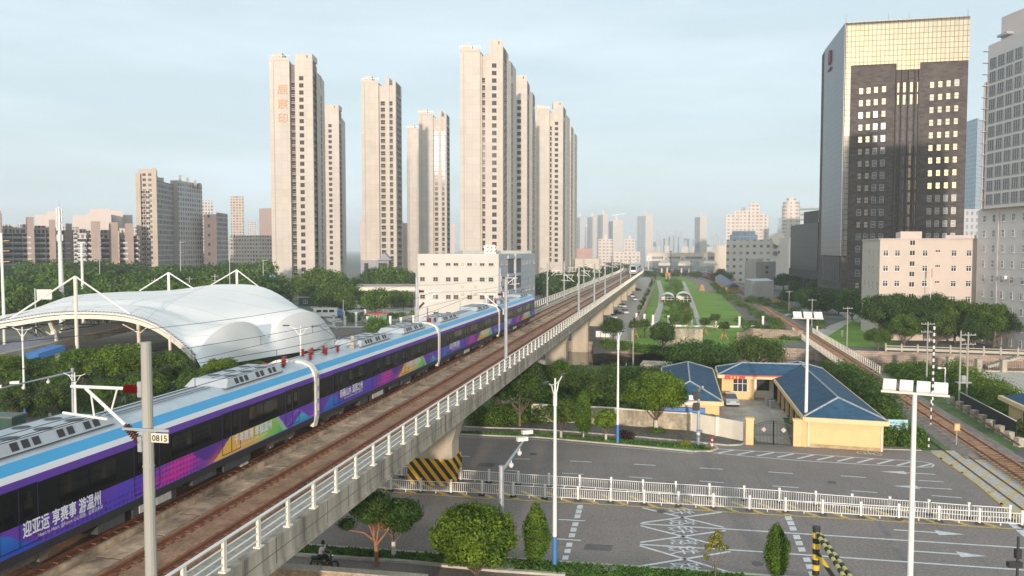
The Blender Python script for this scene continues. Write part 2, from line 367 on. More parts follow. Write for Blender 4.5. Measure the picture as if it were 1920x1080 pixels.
# bicycle stencil
c=G(1630,851)
for s in (-1,1):
    for k in range(10):
        a0,a1=k*.628,(k+1)*.628
        p=lambda a:(c.x+s*.75+.42*math.cos(a),c.y+.5*math.sin(a)-.25*s); q=p(a0);r=p(a1)
        d=Vector((r[0]-q[0],r[1]-q[1],0)).normalized(); n=Vector((-d.y,d.x,0))*.06
        mk.add([(q[0]+n.x,q[1]+n.y,.036),(q[0]-n.x,q[1]-n.y,.036),(r[0]-n.x,r[1]-n.y,.036),(r[0]+n.x,r[1]+n.y,.036)],[(0,1,2,3)])
mk.line(1625,852,1634,850,.12);mk.line(1627,848,1633,853,.12);mk.line(1625,847,1630,847.5,.12)
mk.line(1892,978,1960,1035,.6)
# pale traces on the crossing concrete
tag(mk.build('road_markings',M['paint']),kind='structure')
my=Marks()
yl=[(640,917.5),(700,921),(900,934.5),(1150,947.5),(1400,963),(1650,977),(1925,994)]
for a,b in zip(yl,yl[1:]): my.line(*a,*b,w=.2)
yu=[(660,900),(900,912),(1150,925),(1400,941),(1650,962),(1890,981)]
def yat(L,x):
    for (a,b),(c,d) in zip(L,L[1:]):
        if a<=x<=c: return b+(d-b)*(x-a)/(c-a)
    return L[-1][1]
for x in [737,778,838,881,925,973,1020,1069,1121,1176,1231,1286,1335,1384,1430,1481,1535,1590,1644,1701,1760,1817,1871]:
    r=max(0,(x-1000)/800); dx=42+28*r; dy=20+6*r
    my.line(x-dx,yat(yl,x)-dy,x,yat(yl,x)-.5,w=.42)
for a,b in zip([(1746,848),(1830,905),(1880,948)],[(1830,905),(1880,948),(1905,975)]): my.line(*a,*b,w=.3,z=.052)
for (a,b,c_,d) in [(1752,850,1780,848),(1762,862,1778,850),(1783,874,1822,848),(1803,888,1850,859),(1832,902,1873,874),(1855,925,1903,893),(1876,947,1925,908),(1898,968,1930,940)]: my.line(a,b,c_,d,w=.25,z=.052)
tag(my.build('road_markings',M['ypaint']),kind='structure')
# the word painted on the road, four lanes, stretched along the lane
def text_mesh(name,body,m,size=1.0,depth=0.0,bold=0.0):
    cu=bpy.data.curves.new(name,'FONT'); cu.body=body; cu.size=size; cu.extrude=depth; cu.offset=bold; cu.resolution_u=2
    o=bpy.data.objects.new(name,cu); COL.objects.link(o); bpy.context.view_layer.update()
    dg=bpy.context.evaluated_depsgraph_get(); me=bpy.data.meshes.new_from_object(o.evaluated_get(dg)); bpy.data.objects.remove(o)
    me.name=name; me.materials.clear(); me.materials.append(m); return me
ch={c_:text_mesh('road_lettering',c_,M['paint'],1.0,0,.0) for c_ in '铁路'}
mo=Marks()
for c_,px0,py0,px1,py1 in [('铁',1251,954,1306,965),('路',1252,975,1310,985),('铁',1251,987,1312,1001),('路',1254,1012,1314,1022),('铁',1250,1024,1316,1040),('路',1254,1056,1318,1070)]:
    a=G(px0,py0); b=G(px1,py1)
    o=link('road_lettering',ch[c_]); L=abs(b.x-a.x)/.9; Wd=abs(a.y-b.y)/.95
    o.rotation_euler=(0,0,R(-90)); o.scale=(Wd,L,1); o.location=(a.x+.05*L,a.y,.04); o['kind']='structure'

# worn patches, a filled trench and manhole covers
patch=mat('asphalt_patch',(.14,.128,.12),.9,.2,.6,fine=8); wornm=mat('asphalt_worn',(.21,.19,.18),.9,.2,.6,fine=8)
for k,px_ in enumerate([[(1640,977),(1650,978),(1700,1040),(1722,1085),(1706,1085),(1680,1035)],[(900,868),(930,869),(925,876),(893,875)],[(1250,905),(1292,907),(1290,916),(1246,914)],[(1500,1000),(1540,1003),(1546,1016),(1503,1013)],[(1100,1020),(1150,1023),(1146,1034),(1093,1031)]]):
    sheet('road_patch',gp(px_),.029,wornm if k in(0,3) else patch)
for k,(x,y,l) in enumerate([(950,1066,'pale round manhole cover in the near verge under the round tree'),(1000,852,'small dark manhole cover in the far lane beside the camera arm'),(1135,1069,'square pale cover plate in the near grass verge'),(1420,1058,'dark manhole cover in the near lane'),(1560,905,'dark manhole cover in the far lanes before the yellow house'),(1240,960,'dark manhole cover at the start of the painted crosses')]):
    p=G(x,y); bb=MB(); 
    if 'square' in l: bb.box((0,0,0),(1.7,1.0,.06),-.1)
    else: bb.lathe((0,0,0),[(.62 if k==0 else .38,0),(.62 if k==0 else .38,.03)],16)
    tag(bb.build('manhole_cover',M['concrete'] if ('pale' in l) else M['asphalt2'],loc=(p.x,p.y,.16 if 'verge' in l else .035)),l,'manhole cover')
# ---------------- viaduct ----------------
U=Vector((.2036,.979,0)); N=Vector((-.979,.2036,0))
def V(Y,t,z):  # point at world depth Y on the right edge line, then t to the left
    return Vector((-16.4+.208*Y,Y,0))+N*t+Vector((0,0,z))
Y0,Y1=6.0,760.0
seg=[Y0,40,80,120,160,220,300,400,500,620,760]
def curve(Y): return -max(0,Y-380)**2*.00030   # slight bend to the left far away
def VV(Y,t,z):
    p=V(Y,t,z); return p+Vector((curve(Y),0,0))
segs=list(np.arange(6,100,9.0))+list(np.arange(105,380,25))+list(np.arange(385,760,20))
def sweep(b,prof,ys=segs,close=True):
    """prof list of (t,z) swept along the line"""
    k=len(prof); vs=[];fs=[]
    for Y in ys:
        for t,z in prof: vs.append(VV(Y,t,z))
    for i in range(len(ys)-1):
        for j in range(k if close else k-1):
            a=i*k+j; c=i*k+(j+1)%k; fs.append((a,c,c+k,a+k))
    if close: fs+=[tuple(range(k))[::-1],tuple(range((len(ys)-1)*k,len(ys)*k))]
    return b.add(vs,fs)
via=empty('railway_viaduct',V(70,6,0),'long stained concrete viaduct carrying the purple train over the road','viaduct')
def vpart(name,b,m,parent=via,smooth=False):
    o=b.build(name,m,None); 
    o.parent=parent; o.matrix_parent_inverse=Matrix.Translation(-via.location) if parent is via else Matrix.Identity(4)
    return o
b=MB(); sweep(b,[(.3,9.0),(.3,9.62),(12.0,9.62),(12.0,9.0),(10.2,8.8),(9.0,7.3),(3.3,7.3),(2.1,8.8)]); vpart('deck',b,[M['concrete']])
for t0,t1 in ((0,.3),(12.0,12.3)):
    b=MB(); sweep(b,[(t0,8.98),(t0,10.1),(t1,10.1),(t1,8.98)]); sweep(b,[(t0-.06,8.80),(t0-.06,9.0),(t1+.06,9.0),(t1+.06,8.80)] ); vpart('edge_beam',b,M['stain'])
b=MB(); ang=math.atan2(.979,.2036)-R(90)
for Y in np.arange(8,330,2.39): b.box(VV(Y,-.004,9.56),(.02,.035,1.08),ang)
sweep(b,[(-.006,9.50),(-.006,9.53),(.01,9.53),(.01,9.50)]); vpart('panel_joint',b,mat('joint_dark',(.12,.11,.10),.9,.2,1))
b=MB(); sweep(b,[(.35,9.63),(.35,9.78),(1.5,9.78),(1.5,9.63)]); sweep(b,[(10.9,9.63),(10.9,9.78),(11.95,9.78),(11.95,9.63)]); vpart('walkway',b,M['concrete'])
TR=(3.65,8.45)
for tc_ in TR:
    b=MB(); sweep(b,[(tc_-1.5,9.63),(tc_-1.5,9.82),(tc_+1.5,9.82),(tc_+1.5,9.63)]); vpart('track_slab',b,M['bed'])
b=MB(); sweep(b,[(6.9,9.63),(6.9,9.95),(6.72,9.95),(6.72,9.63)]); 
for Y in np.arange(10,200,2.6):
    p=VV(Y,6.0,9.68); b.box(p,(1.2,2.52,.06),math.atan2(-.2036,.979))
vpart('cable_trough',b,M['trough'])
for tc_ in TR:
    for s in (-1,1):
        t=tc_+s*.9
        b=MB(); sweep(b,[(t-.09,9.83),(t-.09,9.87),(t-.03,9.89),(t-.03,9.97),(t-.06,9.98),(t-.06,10.02),(t+.06,10.02),(t+.06,9.98),(t+.03,9.97),(t+.03,9.89),(t+.09,9.87),(t+.09,9.83)])
        vpart('rail',b,M['rust'])
b=MB(); ang=math.atan2(.979,.2036)-R(90)
for tc_ in TR:
    for s in (-1,1):
        for Y in np.arange(12,150,.66):
            b.box(VV(Y,tc_+s*.9,9.85),(.62,.3,.07),ang)
vpart('rail_fastener',b,M['rust'])['kind']='stuff'
# railings
for side,t in (('r',.15),('l',12.15)):
    b=MB()
    for z,r in ((11.3,.06),(11.0,.032),(10.7,.032),(10.4,.032)):
        ys=[Y for Y in segs if Y<640]; b.tube([VV(Y,t,z) for Y in ys],r,6)
    rl=vpart('railing',b,M['white'])
    pm=MB(); pm.box((0,0,.6),(.11,.19,1.2),0); pm.box((0,0,.03),(.3,.36,.06)); me=pm.mesh('railing_post',M['cream'])
    ys=list(np.arange(21.25,640,2.39 if side=='r' else 2.6)); 
    if side=='l': ys=[y for y in ys if y>124]
    for Y in ys[:98]:
        o=link('post',me,rl,VV(Y,t,10.1),-math.atan2(.2036,.979)); o.matrix_parent_inverse=Matrix.Identity(4)
    b=MB()
    for Y in ys[98:]: b.box(VV(Y,t,10.7),(.15,.22,1.2),ang)
    if b.v: o=b.build('post',M['cream'],rl); o['kind']='stuff'
# railing posts are sub-parts expressed in the railing's own frame, which sits at the world origin
M['hazard']=stripemat('black_yellow_stripes',(.80,.44,.02),(.02,.02,.02),.85,.5,(1,.35,.75),.6)
# piers
def pier(Y,z0=0.0):
    b=MB(); ws=[(z0,2.0,1.5),(4.5,2.0,1.5),(6.3,2.5,1.55),(7.6,3.1,1.6),(8.85,3.3,1.6)]
    vs=[];k=8
    for z,hw,hd in ws:
        c=.35
        for x,y in ((-hw+c,-hd),(hw-c,-hd),(hw,-hd+c),(hw,hd-c),(hw-c,hd),(-hw+c,hd),(-hw,hd-c),(-hw,-hd+c)):
            p=VV(Y,6.15,0)+Vector((.979,-.2036,0))*x+U*y; vs.append((p.x,p.y,z if z<8 else 7.4 if hw<3.2 else 7.4))
    vs=[(v[0],v[1],z0 if i<8 else [4.0,5.6,6.8,7.35][(i//8)-1]) for i,v in enumerate(vs)]
    fs=[(i*k+j,i*k+(j+1)%k,(i+1)*k+(j+1)%k,(i+1)*k+j) for i in range(4) for j in range(k)]+[tuple(range(8))[::-1],tuple(range(32,40))]
    b.add(vs,fs); return vpart('pier',b,M['pier'])
PY=[34,72.6,111,149,187,225,263,301,339,377,415,453,491,529,567,605,643]
for Y in PY: pier(Y,-3 if 150<Y<190 else 0)
# striped collision guard round the pier in the road
c=VV(72.6,6.15,0)
b=MB(); 
for (w_,d_,z0,z1) in ((4.35,3.35,0,1.9),(4.25,3.25,1.9,2.45)):
    cc=.3; poly=[]
    for x,y in ((-w_/2,-d_/2),(w_/2,-d_/2),(w_/2,d_/2),(-w_/2,d_/2)):
        poly.append(((.979*x+.2036*y),(-.2036*x+.979*y)))
    b.prism([(p[0],p[1]) for p in poly],z0,z1)
g=b.build('pier_guard',M['hazard'],loc=(c.x,c.y,0.03)); tag(g,'black and yellow striped guard around the foot of the concrete pier in the road','pier guard')

# ---------------- median railings in the road ----------------
def road_railing(bases,label,hgt=1.2):
    pts=[G(x,y) for x,y in bases]
    root=empty('road_railing',pts[0],label,'railing','white railings along the road median'); inv=-pts[0]
    pb=MB(); pb.box((0,0,.62),(.16,.16,1.2)); pb.box((0,0,1.28),(.2,.2,.1)); pme=pb.mesh('railing_post',M['white'])
    fb=MB(); fb.prism([(-.3,-.22),(.3,-.22),(.2,.22),(-.2,.22)],0,.14); fme=fb.mesh('railing_foot',M['dark'])
    for p in pts:
        o=link('post',pme,root,p+inv,-.2); link('foot',fme,o,(0,0,0.03),0)
    for a,c in zip(pts,pts[1:]):
        b=MB(); a=a+inv; c=c+inv; n=15
        for z,h in ((1.08,.055),(.26,.05)): b.beam((a.x,a.y,z),(c.x,c.y,z),.05,h)
        for k in range(1,n):
            q=a.lerp(c,k/n); b.box((q.x,q.y,.62),(.038,.025,.72)) 
        q=a.lerp(c,.5); b.box((q.x,q.y,.15),(.06,.06,.3))
        b.build('railing_panel',M['white'],root)
road_railing([(640,888),(700,891),(754,895),(812,898.5),(864,902.5),(917,906),(972,910),(1029.4,914),(1087,917.5),(1146,921.5),(1205.5,926),(1267,929.8),(1330,934),(1395,938.6),(1461,943),(1529,949),(1597,954.6),(1667.7,960.4),(1741,966),(1816,972),(1893,977)],'white picket railing along the far side of the yellow hatched median')
road_railing([(620,913),(677,917),(733,921),(789,924),(846,926.5),(904,929),(962.5,932.5),(1022,936),(1083.6,939.5),(1145,943),(1208,946.5),(1272,950),(1337.5,954),(1405,958),(1472.6,962),(1542,966),(1614,970.5),(1685,974.5),(1760,979),(1836,983.5),(1916,988)],'white picket railing along the near side of the yellow hatched median')

# ---------------- trains ----------------
ZR=10.02
PROF=[(1.74,.85),(1.80,1.2),(1.80,3.5),(1.77,3.8),(1.68,4.04),(1.46,4.42),(.95,4.62),(0,4.7)]
def carbody(L,mats,nose=False):
    b=MB(); pr=PROF+[(-x,z) for x,z in PROF[-2::-1]]; k=len(pr)
    ys=[0,L]; 
    for i,(x,z) in enumerate(pr): pass
    vs=[(x,y,z) for y in ys for x,z in pr]
    idx=[0,1,2,3,4,5,5,5,5,4,3,2,1,0]
    b.v=vs
    for j in range(k-1):
        b.f.append((j,k+j,k+j+1,j+1)); b.m.append(idx[j])
    b.f.append(tuple(range(k))); b.m.append(0); b.f.append(tuple(range(k,2*k))[::-1]); b.m.append(0)
    b.f.append((0,k-1,2*k-1,k)); b.m.append(0)
    return b.mesh('carriage_body',mats)
tm_skirt=mat('skirt_grey',(.035,.035,.04),.5,.1,1)
tm_purple=mat('train_purple',(.13,.045,.38),.3,.08,.4)
tm_white=mat('train_white',(.78,.79,.80),.3,.03,.5)
tm_cyan=mat('train_cyan',(.06,.38,.68),.3,.04,.5)
tm_silver=mat('train_roof',(.52,.57,.60),.45,.1,.7,metal=.2)
tm_under=mat('underframe',(.06,.06,.06),.7,.3,2)
tm_bogie=mat('dusty_bogie',(.16,.13,.11),.8,.35,3)
tm_win=glass('train_window',(.012,.013,.015),.2,spec=.2)
tm_win2=glass('train_pane',(.006,.007,.008),.08,spec=.35)
tm_livery=vcolmat('train_livery',.35)
def lerp3(a,b,t): t=max(0,min(1,t)); return tuple(a[i]+(b[i]-a[i])*t for i in range(3))
def livery(u,v):   # u metres along car 0..26, v 0..1 height of the coloured band
    pur=(.145,.05,.42); dp=(.07,.02,.22); c=pur
    c=lerp3(pur,(.09,.06,.50),math.exp(-((u-8-2*v)/2.2)**2))
    h=.88*math.exp(-((u-2.1)/1.25)**2)
    if v<h: return lerp3((.02,.10,.50),(.03,.22,.62),v/.9+math.sin(u*1.5)*.2)
    m=math.exp(-((u-11.6-1.2*v)/1.6)**2); c=lerp3(c,(.62,.035,.36),m*1.1)
    # halftone dots
    if 9.0<u<16.2 or u<9 and v<.45:
        du=(u/.26)%1-.5; dv=(v*1.0/.26)%1-.5
        if du*du+dv*dv<.09: c=lerp3(c,dp,.75)
    if 13.4<u<16.6 and v>.25+abs(u-15)**2*.25: c=dp if False else (.09,.03,.28)
    x0=15.0+1.6*v; x1=22.8-1.1*v
    if u>13.2 and u<x0: c=lerp3(c,(.55,.12,.14),math.exp(-((u-x0)/.8)**2)*(1-v))
    if x0<u<x1:
        t=(u-x0)/(x1-x0)
        if t<.35: c=lerp3((.82,.52,.06),(.85,.45,.10),t/.35+ (1-v)*.3)
        elif t<.6: c=lerp3((.85,.42,.08),(.60,.55,.08),(t-.35)/.25)
        else: c=lerp3((.45,.60,.10),(.06,.48,.12),(t-.6)/.35*(1.2-v))
        if t>.93: c=(.35,.50,.42)
        return c
    h=.62*math.exp(-((u-24.6)/.85)**2)
    if v<h: return lerp3((.03,.25,.55),(.06,.50,.62),v/.6)
    if abs(v-.1-.78*math.exp(-((u-24.1)/1.0)**2))<.02: return (.35,.25,.75)
    return c
CL=26.4
nu,nv=330,16
pts=[];cols=[]
for i in range(nv+1):
    row=[]
    for j in range(nu+1):
        u=j/nu*CL; v=i/nv; row.append((1.806,u,1.22+v*.98)); cols.append((*livery(u,v),1))
    pts.append(row)
liv_me=grid_mesh('livery',pts,tm_livery,False,cols)
body_me=carbody(CL,[tm_skirt,tm_purple,tm_purple,tm_white,tm_cyan,tm_silver])
b=MB(); b.add([(1.808,0,2.2),(1.808,CL,2.2),(1.808,CL,3.5),(1.808,0,3.5)],[(0,1,2,3)]); band_me=b.mesh('window_band',tm_win)
b=MB().mat(0); 
for s in (-1.35,0,1.35): pass
b=MB()
def pane(b,y0,y1,z0,z1,x=1.818):
    c=.12; b.add([(x,y0+c,z0),(x,y1-c,z0),(x,y1,z0+c),(x,y1,z1-c),(x,y1-c,z1),(x,y0+c,z1),(x,y0,z1-c),(x,y0,z0+c)],[tuple(range(8))])
pane(b,-1.55,-.03,2.35,3.35); pane(b,.03,1.55,2.35,3.35); win_me=b.mesh('window',tm_win2)
b=MB().mat(0); pane(b,-.62,-.2,2.2,3.3); pane(b,.2,.62,2.2,3.3)
b.mat(1)
for y in (-.85,0,.85): b.box((1.812,y,2.45),(.014,.03,2.1))
b.box((1.812,0,1.38),(.014,1.7,.03)); b.box((1.812,0,3.52),(.014,1.7,.03)); door_me=b.mesh('door',[tm_win2,mat('door_seam',(.02,.012,.05),.6,0)])
b=MB()
b.add([(-1.25,0,4.62),(1.25,0,4.62),(1.25,6.4,4.62),(-1.25,6.4,4.62),(-1.05,.5,5.02),(1.05,.5,5.02),(1.05,5.9,5.02),(-1.05,5.9,5.02)],[(4,5,6,7),(0,1,5,4),(1,2,6,5),(2,3,7,6),(3,0,4,7)])
b.mat(1)
for y in (1.0,1.5,2.0,3.2,3.7,4.6,5.1): b.quad((1.222,y,4.70),(1.222,y+.34,4.70),(1.08,y+.34,4.99),(1.08,y,4.99))
for x in (-.5,.5):
    for y in (1.6,3.2,4.8):
        b.add([(x+.36*math.cos(a*.785),y+.36*math.sin(a*.785),5.026) for a in range(8)],[tuple(range(8))])
b.mat(2)
for x in (-.95,0,.95): b.beam((x,.6,5.03),(x,5.8,5.03),.04,.02)
ac_me=b.mesh('air_conditioner',[mat('unit_grey',(.46,.49,.51),.5,.1,1),M['dark'],tm_under])
b=MB()
for y in (0,2.4):
    for x in (-.9,.9):
        b.lathe((x,y,0),[(.44,-.07),(.44,.07)],4)
bg_=MB()
for y in (-1.2,1.2):
    for s in (-.9,.9):
        pts_=[(s+.0,y+.45*math.cos(a*.4488),.46+.45*math.sin(a*.4488)) for a in range(14)]
        q=[(p[0]+.14,p[1],p[2]) for p in pts_]; bg_.add(pts_+q,[tuple(range(14)),tuple(range(14,28))[::-1]]+[(i,(i+1)%14,14+(i+1)%14,14+i) for i in range(14)])
for s in (-1.25,1.25): bg_.box((s,0,.55),(.16,3.4,.2)); bg_.box((s,0,.8),(.3,.7,.3)); bg_.box((s,-1.2,.5),(.25,.4,.35)); bg_.box((s,1.2,.5),(.25,.4,.35))
bg_.box((0,0,.6),(2.4,.5,.3)); bogie_me=bg_.mesh('bogie',tm_bogie)
b=MB().mat(0)
for y,l,h in ((6.4,1.6,.5),(9.2,3.0,.55),(13.0,2.0,.4),(16,2.6,.5)):
    b.box((1.2,y,.85-h/2+.05),(.9,l,h))
b.mat(1); b.box((1.66,9.2,.62),(.06,2.2,.34)); b.box((1.3,16.9,.45),(.5,.7,.5)); under_me=b.mesh('equipment_box',[tm_under,M['slab']])
# gangway arch
b=MB(); pr=[(1.70,.5),(1.86,1.2),(1.88,3.5),(1.80,4.1),(1.5,4.52),(.9,4.78),(0,4.84)]; pr=pr+[(-x,z) for x,z in pr[-2::-1]]
k=len(pr); vs=[(x,y,z) for y in (-.32,.22) for x,z in pr]+[(x*.86,y,z*.93+.1) for y in (-.32,.22) for x,z in pr]
fs=[(j,j+1,k+j+1,k+j) for j in range(k-1)]+[(2*k+j,3*k+j,3*k+j+1,2*k+j+1) for j in range(k-1)]+[(j,2*k+j,2*k+j+1,j+1) for j in range(k-1)]+[(k+j,k+j+1,3*k+j+1,3*k+j) for j in range(k-1)]
b.add(vs,fs); gang_me=b.mesh('gangway_arch',M['cream'])
b=MB(); b.box((0,0,2.6),(2.6,.6,3.6)); gin_me=b.mesh('gangway_bellows',M['dark'])
root=empty('commuter_train',VV(49.15,8.45,ZR),'purple four car train with cyan roof stripe and white lettering on the viaduct','train',rz=-math.atan2(.2036,.979))
TX=[("迎亚运 享赛事 游温州","Heart to Heart, @Future 心心相融，@爱达未来","千年商港 幸福温州"),("诗画山水 温润之州","Heart to Heart, @Future 心心相融，@爱达未来","千年商港 幸福温州"),("迎亚运 享赛事 游温州","Heart to Heart, @Future 心心相融，@爱达未来","诗画山水 温润之州"),("诗画山水 温润之州","Heart to Heart, @Future 心心相融，@爱达未来","千年商港 幸福温州")]
tw=mat('lettering_white',(.86,.86,.88),.4,0)
def lettering(body,y,z,size,parent,sx=1.0,bold=0.0,shear=False):
    me=text_mesh('lettering',body,tw,size,0,0)
    if bold>.003:   # heavy strokes: the same outlines laid twice, a stroke apart
        q=MB()
        for k_,(dx,dy) in enumerate(((0,0),(bold*2.6,0),(bold*1.3,bold*2.2))):
            q.add([(v.co.x+dx,v.co.y+dy,k_*.003) for v in me.vertices],[tuple(p.vertices) for p in me.polygons])
        me=q.mesh('lettering',tw)
    o=link('lettering',me,parent,(1.835,y,z)); o.rotation_euler=(R(90),0,R(90)); o.scale=(sx,1,1)
SP=26.45/.979+.0
for i in range(4):
    s0=(i-1)*SP+.3
    cr=link('carriage',body_me,root,(0,s0,0))
    link('livery',liv_me,cr); link('window_band',band_me,cr)
    for y in (3.1,10.0,16.7,23.4): link('door',door_me,cr,(0,y,0))
    for y in (6.5,13.3,20.0): link('window',win_me,cr,(0,y,0))
    for y in ((2.5,17.2) if i!=1 else (8.5,18.0)): link('air_conditioner',ac_me,cr,(0,y,0))
    for y in (3.4,22.9): link('bogie',bogie_me,cr,(0,y,0))
    link('equipment_box',under_me,cr,(0,1.5,0))
    a,e,t3=TX[i]
    lettering(a,3.2,1.72,.62,cr,.80 if len(a)<10 else .66,.012); lettering(e,3.9,1.49,.2,cr,.8,.002)
    lettering(t3,16.9,1.72,.56,cr,.86,.012); lettering(e,17.2,1.48,.17,cr,.9,.002)
    # roof conduits
    b=MB()
    for x in (-.3,.15,.5): b.beam((x,9.2,4.72),(x,16.9,4.72),.05)
    b.build('roof_conduit',M['steel'],cr)
    if i<3:
        g=link('gangway',gang_me,root,(0,s0+CL+.33,0)); link('bellows',gin_me,g)
        b=MB()
        for z in (1.4,2.2,3.0,3.8): b.box((1.9,-.1,z),(.1,.34,.3))
        if i==0: b.build('cable_box',M['grey'],g)
def insulators(parent,lst):
    for x,y,h,tilt in lst:
        b=MB(); h=h*.72
        prof=[(.06,0)]
        for k in range(5): prof+=[(.08,.05+k*h/5),(.19,.07+k*h/5),(.08,.10+k*h/5)]
        prof+=[(.05,h)]; b.lathe((0,0,0),prof,10)
        o=b.build('insulator',M['red'],parent,(x,y,4.66)); o.rotation_euler=(tilt,0,0)
def pantograph(parent,y,up):
    b=MB(); z=4.75
    for s in (-.55,.55): b.beam((s,y-.8,z+.2),(s,y+.8,z+.2),.07)
    for q in (-.8,.8): b.beam((-.55,y+q,z+.2),(.55,y+q,z+.2),.07)
    k=(.1,y+1.5,z+.75) if up else (.1,y+1.6,z+.35)
    hz=z+1.75 if up else z+.55
    for s in (-.45,.45): b.tube([(s,y-.7,z+.2),(s*.4,k[1],k[2])],.03,5); b.tube([(s*.4,k[1],k[2]),(s,y-.5,hz)],.025,5)
    for q in (-.25,.1): b.tube([(-1.0,y-.5+q,hz-.12),(-.75,y-.5+q,hz+.03),(.75,y-.5+q,hz+.03),(1.0,y-.5+q,hz-.12)],.03,5)
    b.build('pantograph',M['steel'],parent)
cars=[o for o in root.children if o.name.startswith('carriage')]
cars.sort(key=lambda o:o.location.y)
insulators(cars[1],[(.7,1.1,.75,0),(.3,1.9,.8,.0),(.75,3.4,.7,0),(-.2,3.2,.7,0),(.2,4.2,.75,0),(.9,5.0,.65,0),(-.5,2.4,.7,0)])
insulators(cars[0],[(.6,24.6,.7,.0),(.2,25.5,.75,0),(.1,23.6,.7,.9)])
pantograph(cars[1],5.4,True)
insulators(cars[2],[(.5,.9,.7,0),(.1,1.4,.7,0),(.7,1.9,.6,0)])
insulators(cars[3],[(.5,.9,.7,0),(.1,1.6,.7,0),(.7,2.3,.6,0),(.2,3.2,.6,0)]); pantograph(cars[3],3.4,False)
b=MB(); b.lathe((.75,8.0,4.6),[(.26,0),(.26,.14)],12); b.lathe((.75,8.0,4.74),[(.15,0),(.15,.75)],12); b.box((.75,8.0,4.66),(.6,.9,.24)); b.build('roof_vent',M['concrete'],cars[1])

# the white train coming the other way
wt=empty('commuter_train',VV(375,3.65,ZR),'white train with a dark windscreen approaching along the far end of the viaduct','train',rz=-math.atan2(.2036,.979)+.01)
wb=carbody(20,[tm_skirt,tm_white,mat('white_train_side',(.55,.56,.60),.3,.05,1),tm_white,tm_silver,tm_silver])
for i in range(3):
    c_=link('carriage',wb,wt,(0,i*20.6+1.0,0))
    b=MB(); 
    for x in (-1.81,1.81): b.quad((x,.5,2.2),(x,19.5,2.2),(x,19.5,3.4),(x,.5,3.4))
    b.build('window_band',tm_win,c_)
b=MB().mat(0)
b.add([(-1.74,1,.85),(1.74,1,.85),(1.80,1,3.5),(1.4,1,4.45),(-1.4,1,4.45),(-1.8,1,3.5),(-1.6,-.3,.6),(1.6,-.3,.6),(1.6,-.2,2.1),(1.2,.5,4.2),(-1.2,.5,4.2),(-1.6,-.2,2.1)],
 [(6,7,8,11),(11,8,9,10),(0,1,7,6),(1,2,8,7),(2,3,9,8),(3,4,10,9),(4,5,11,10),(5,0,6,11)])
nose=b.build('cab_front',tm_white,wt)
b=MB(); b.add([(-1.35,-.19,2.2),(1.35,-.19,2.2),(1.12,.43,4.0),(-1.12,.43,4.0)],[(0,1,2,3)]); b.build('windscreen',tm_win2,nose)
b=MB(); b.box((0,-.3,1.0),(2.6,.06,.5)); b.build('bumper',tm_skirt,nose)
# ---------------- overhead line poles ----------------
def ecpole(Y,side,label,h=9.3,near=False):
    t=.75 if side=='r' else 11.55
    base=VV(Y,t,9.7); root=empty('catenary_pole',base,label,'pole','overhead line poles on the viaduct',rz=ang)
    b=MB(); b.lathe((0,0,0),[(.25,0),(.25,.1),(.19,.12),(.165,h)],14 if near else 8); 
    for z in (2.5,5.2,h-3.2): b.lathe((0,0,z),[(.19,0),(.19,.06)],10)
    b.build('pole_shaft',M['pole'] if near else M['grey'],root,smooth=False)
    s=-1 if side=='r' else 1     # cantilever points to the nearest track
    b=MB(); d=s
    zt=7.75; b.tube([(d*.25,0,zt),(d*.5,0,zt)],.05,6); b.tube([(d*.85,0,zt),(d*2.85,0,zt)],.055,8)
    b.tube([(d*.85,0,6.55),(d*2.3,0,zt-.05)],.055,8)
    b.tube([(d*1.1,0,zt),(d*1.35,0,7.0)],.03,6); b.tube([(d*3.2,0,6.85),(d*1.5,0,6.7)],.045,6); b.tube([(d*2.0,0,6.75),(d*2.1,0,7.5)],.03,6)
    b.build('cantilever_arm',M['white'],root)
    for (x0,z0,x1,z1,m) in ((.28,zt,.85,zt,M['red']),(.3,6.0,.85,6.55,M['brown'])):
        b=MB(); n=9
        a=Vector((d*x0,0,z0)); c=Vector((d*x1,0,z1)); dd=c-a
        for k in range(n): b.tube([a+dd*(k/n),a+dd*((k+.5)/n)],.15,8,r2=.07)
        b.tube([a,c],.06,6); b.build('insulator',m,root)
    b=MB(); b.box((d*.22,0,zt),(.15,.2,.5)); b.box((d*.25,0,5.95),(.15,.2,.5)); b.build('bracket',M['grey'],root)
    return root
r=ecpole(25.2,'r','tall near concrete pole with red insulators standing in front of the purple train',near=True)
b=MB(); b.box((.1,-.25,6.48),(1.7,.05,.08)); b.mat(1); b.box((.62,-.25,6.24),(.62,.03,.30)); b.build('number_plate',[M['grey'],mat('plate_cream',(.72,.66,.52),.5,0)],r)
me=text_mesh('plate_number','0815',M['dark'],.28,0,.004); o=link('plate_number',me,r,(.34,-.272,6.14)); o.rotation_euler=(R(90),0,0)
for Y,s,l in [(79.4,'r','concrete catenary pole beside the walkway in front of the last purple carriage'),(139.8,'r','grey catenary pole at the right railing, second beyond the purple train'),(166.8,'r','grey catenary pole at the right railing in front of the right hand beige towers'),(192.5,'r','grey catenary pole just left of the far concrete piers and parked cars'),(248,'r','thin grey catenary pole on the right edge of the viaduct before the white train'),(302,'r','thin catenary pole beside the nose of the white train'),(363,'r','faint catenary pole beside the side of the white train'),(430,'r','farthest catenary pole on the right edge at the bend'),
   (83.2,'l','grey catenary pole standing behind the second carriage at the left of the white block'),(124,'l','grey pole behind the last carriages in front of the white building'),(170.8,'l','grey pole at the left railing at the corner of the white building'),(197,'l','grey pole at the left railing in front of the lowest beige tower'),(240,'l','thin pole at the left railing beyond the beige towers'),(290,'l','thin pole on the left railing near the approaching train'),(350,'l','faint pole on the left railing beside the far train')]:
    ecpole(Y,s,l)
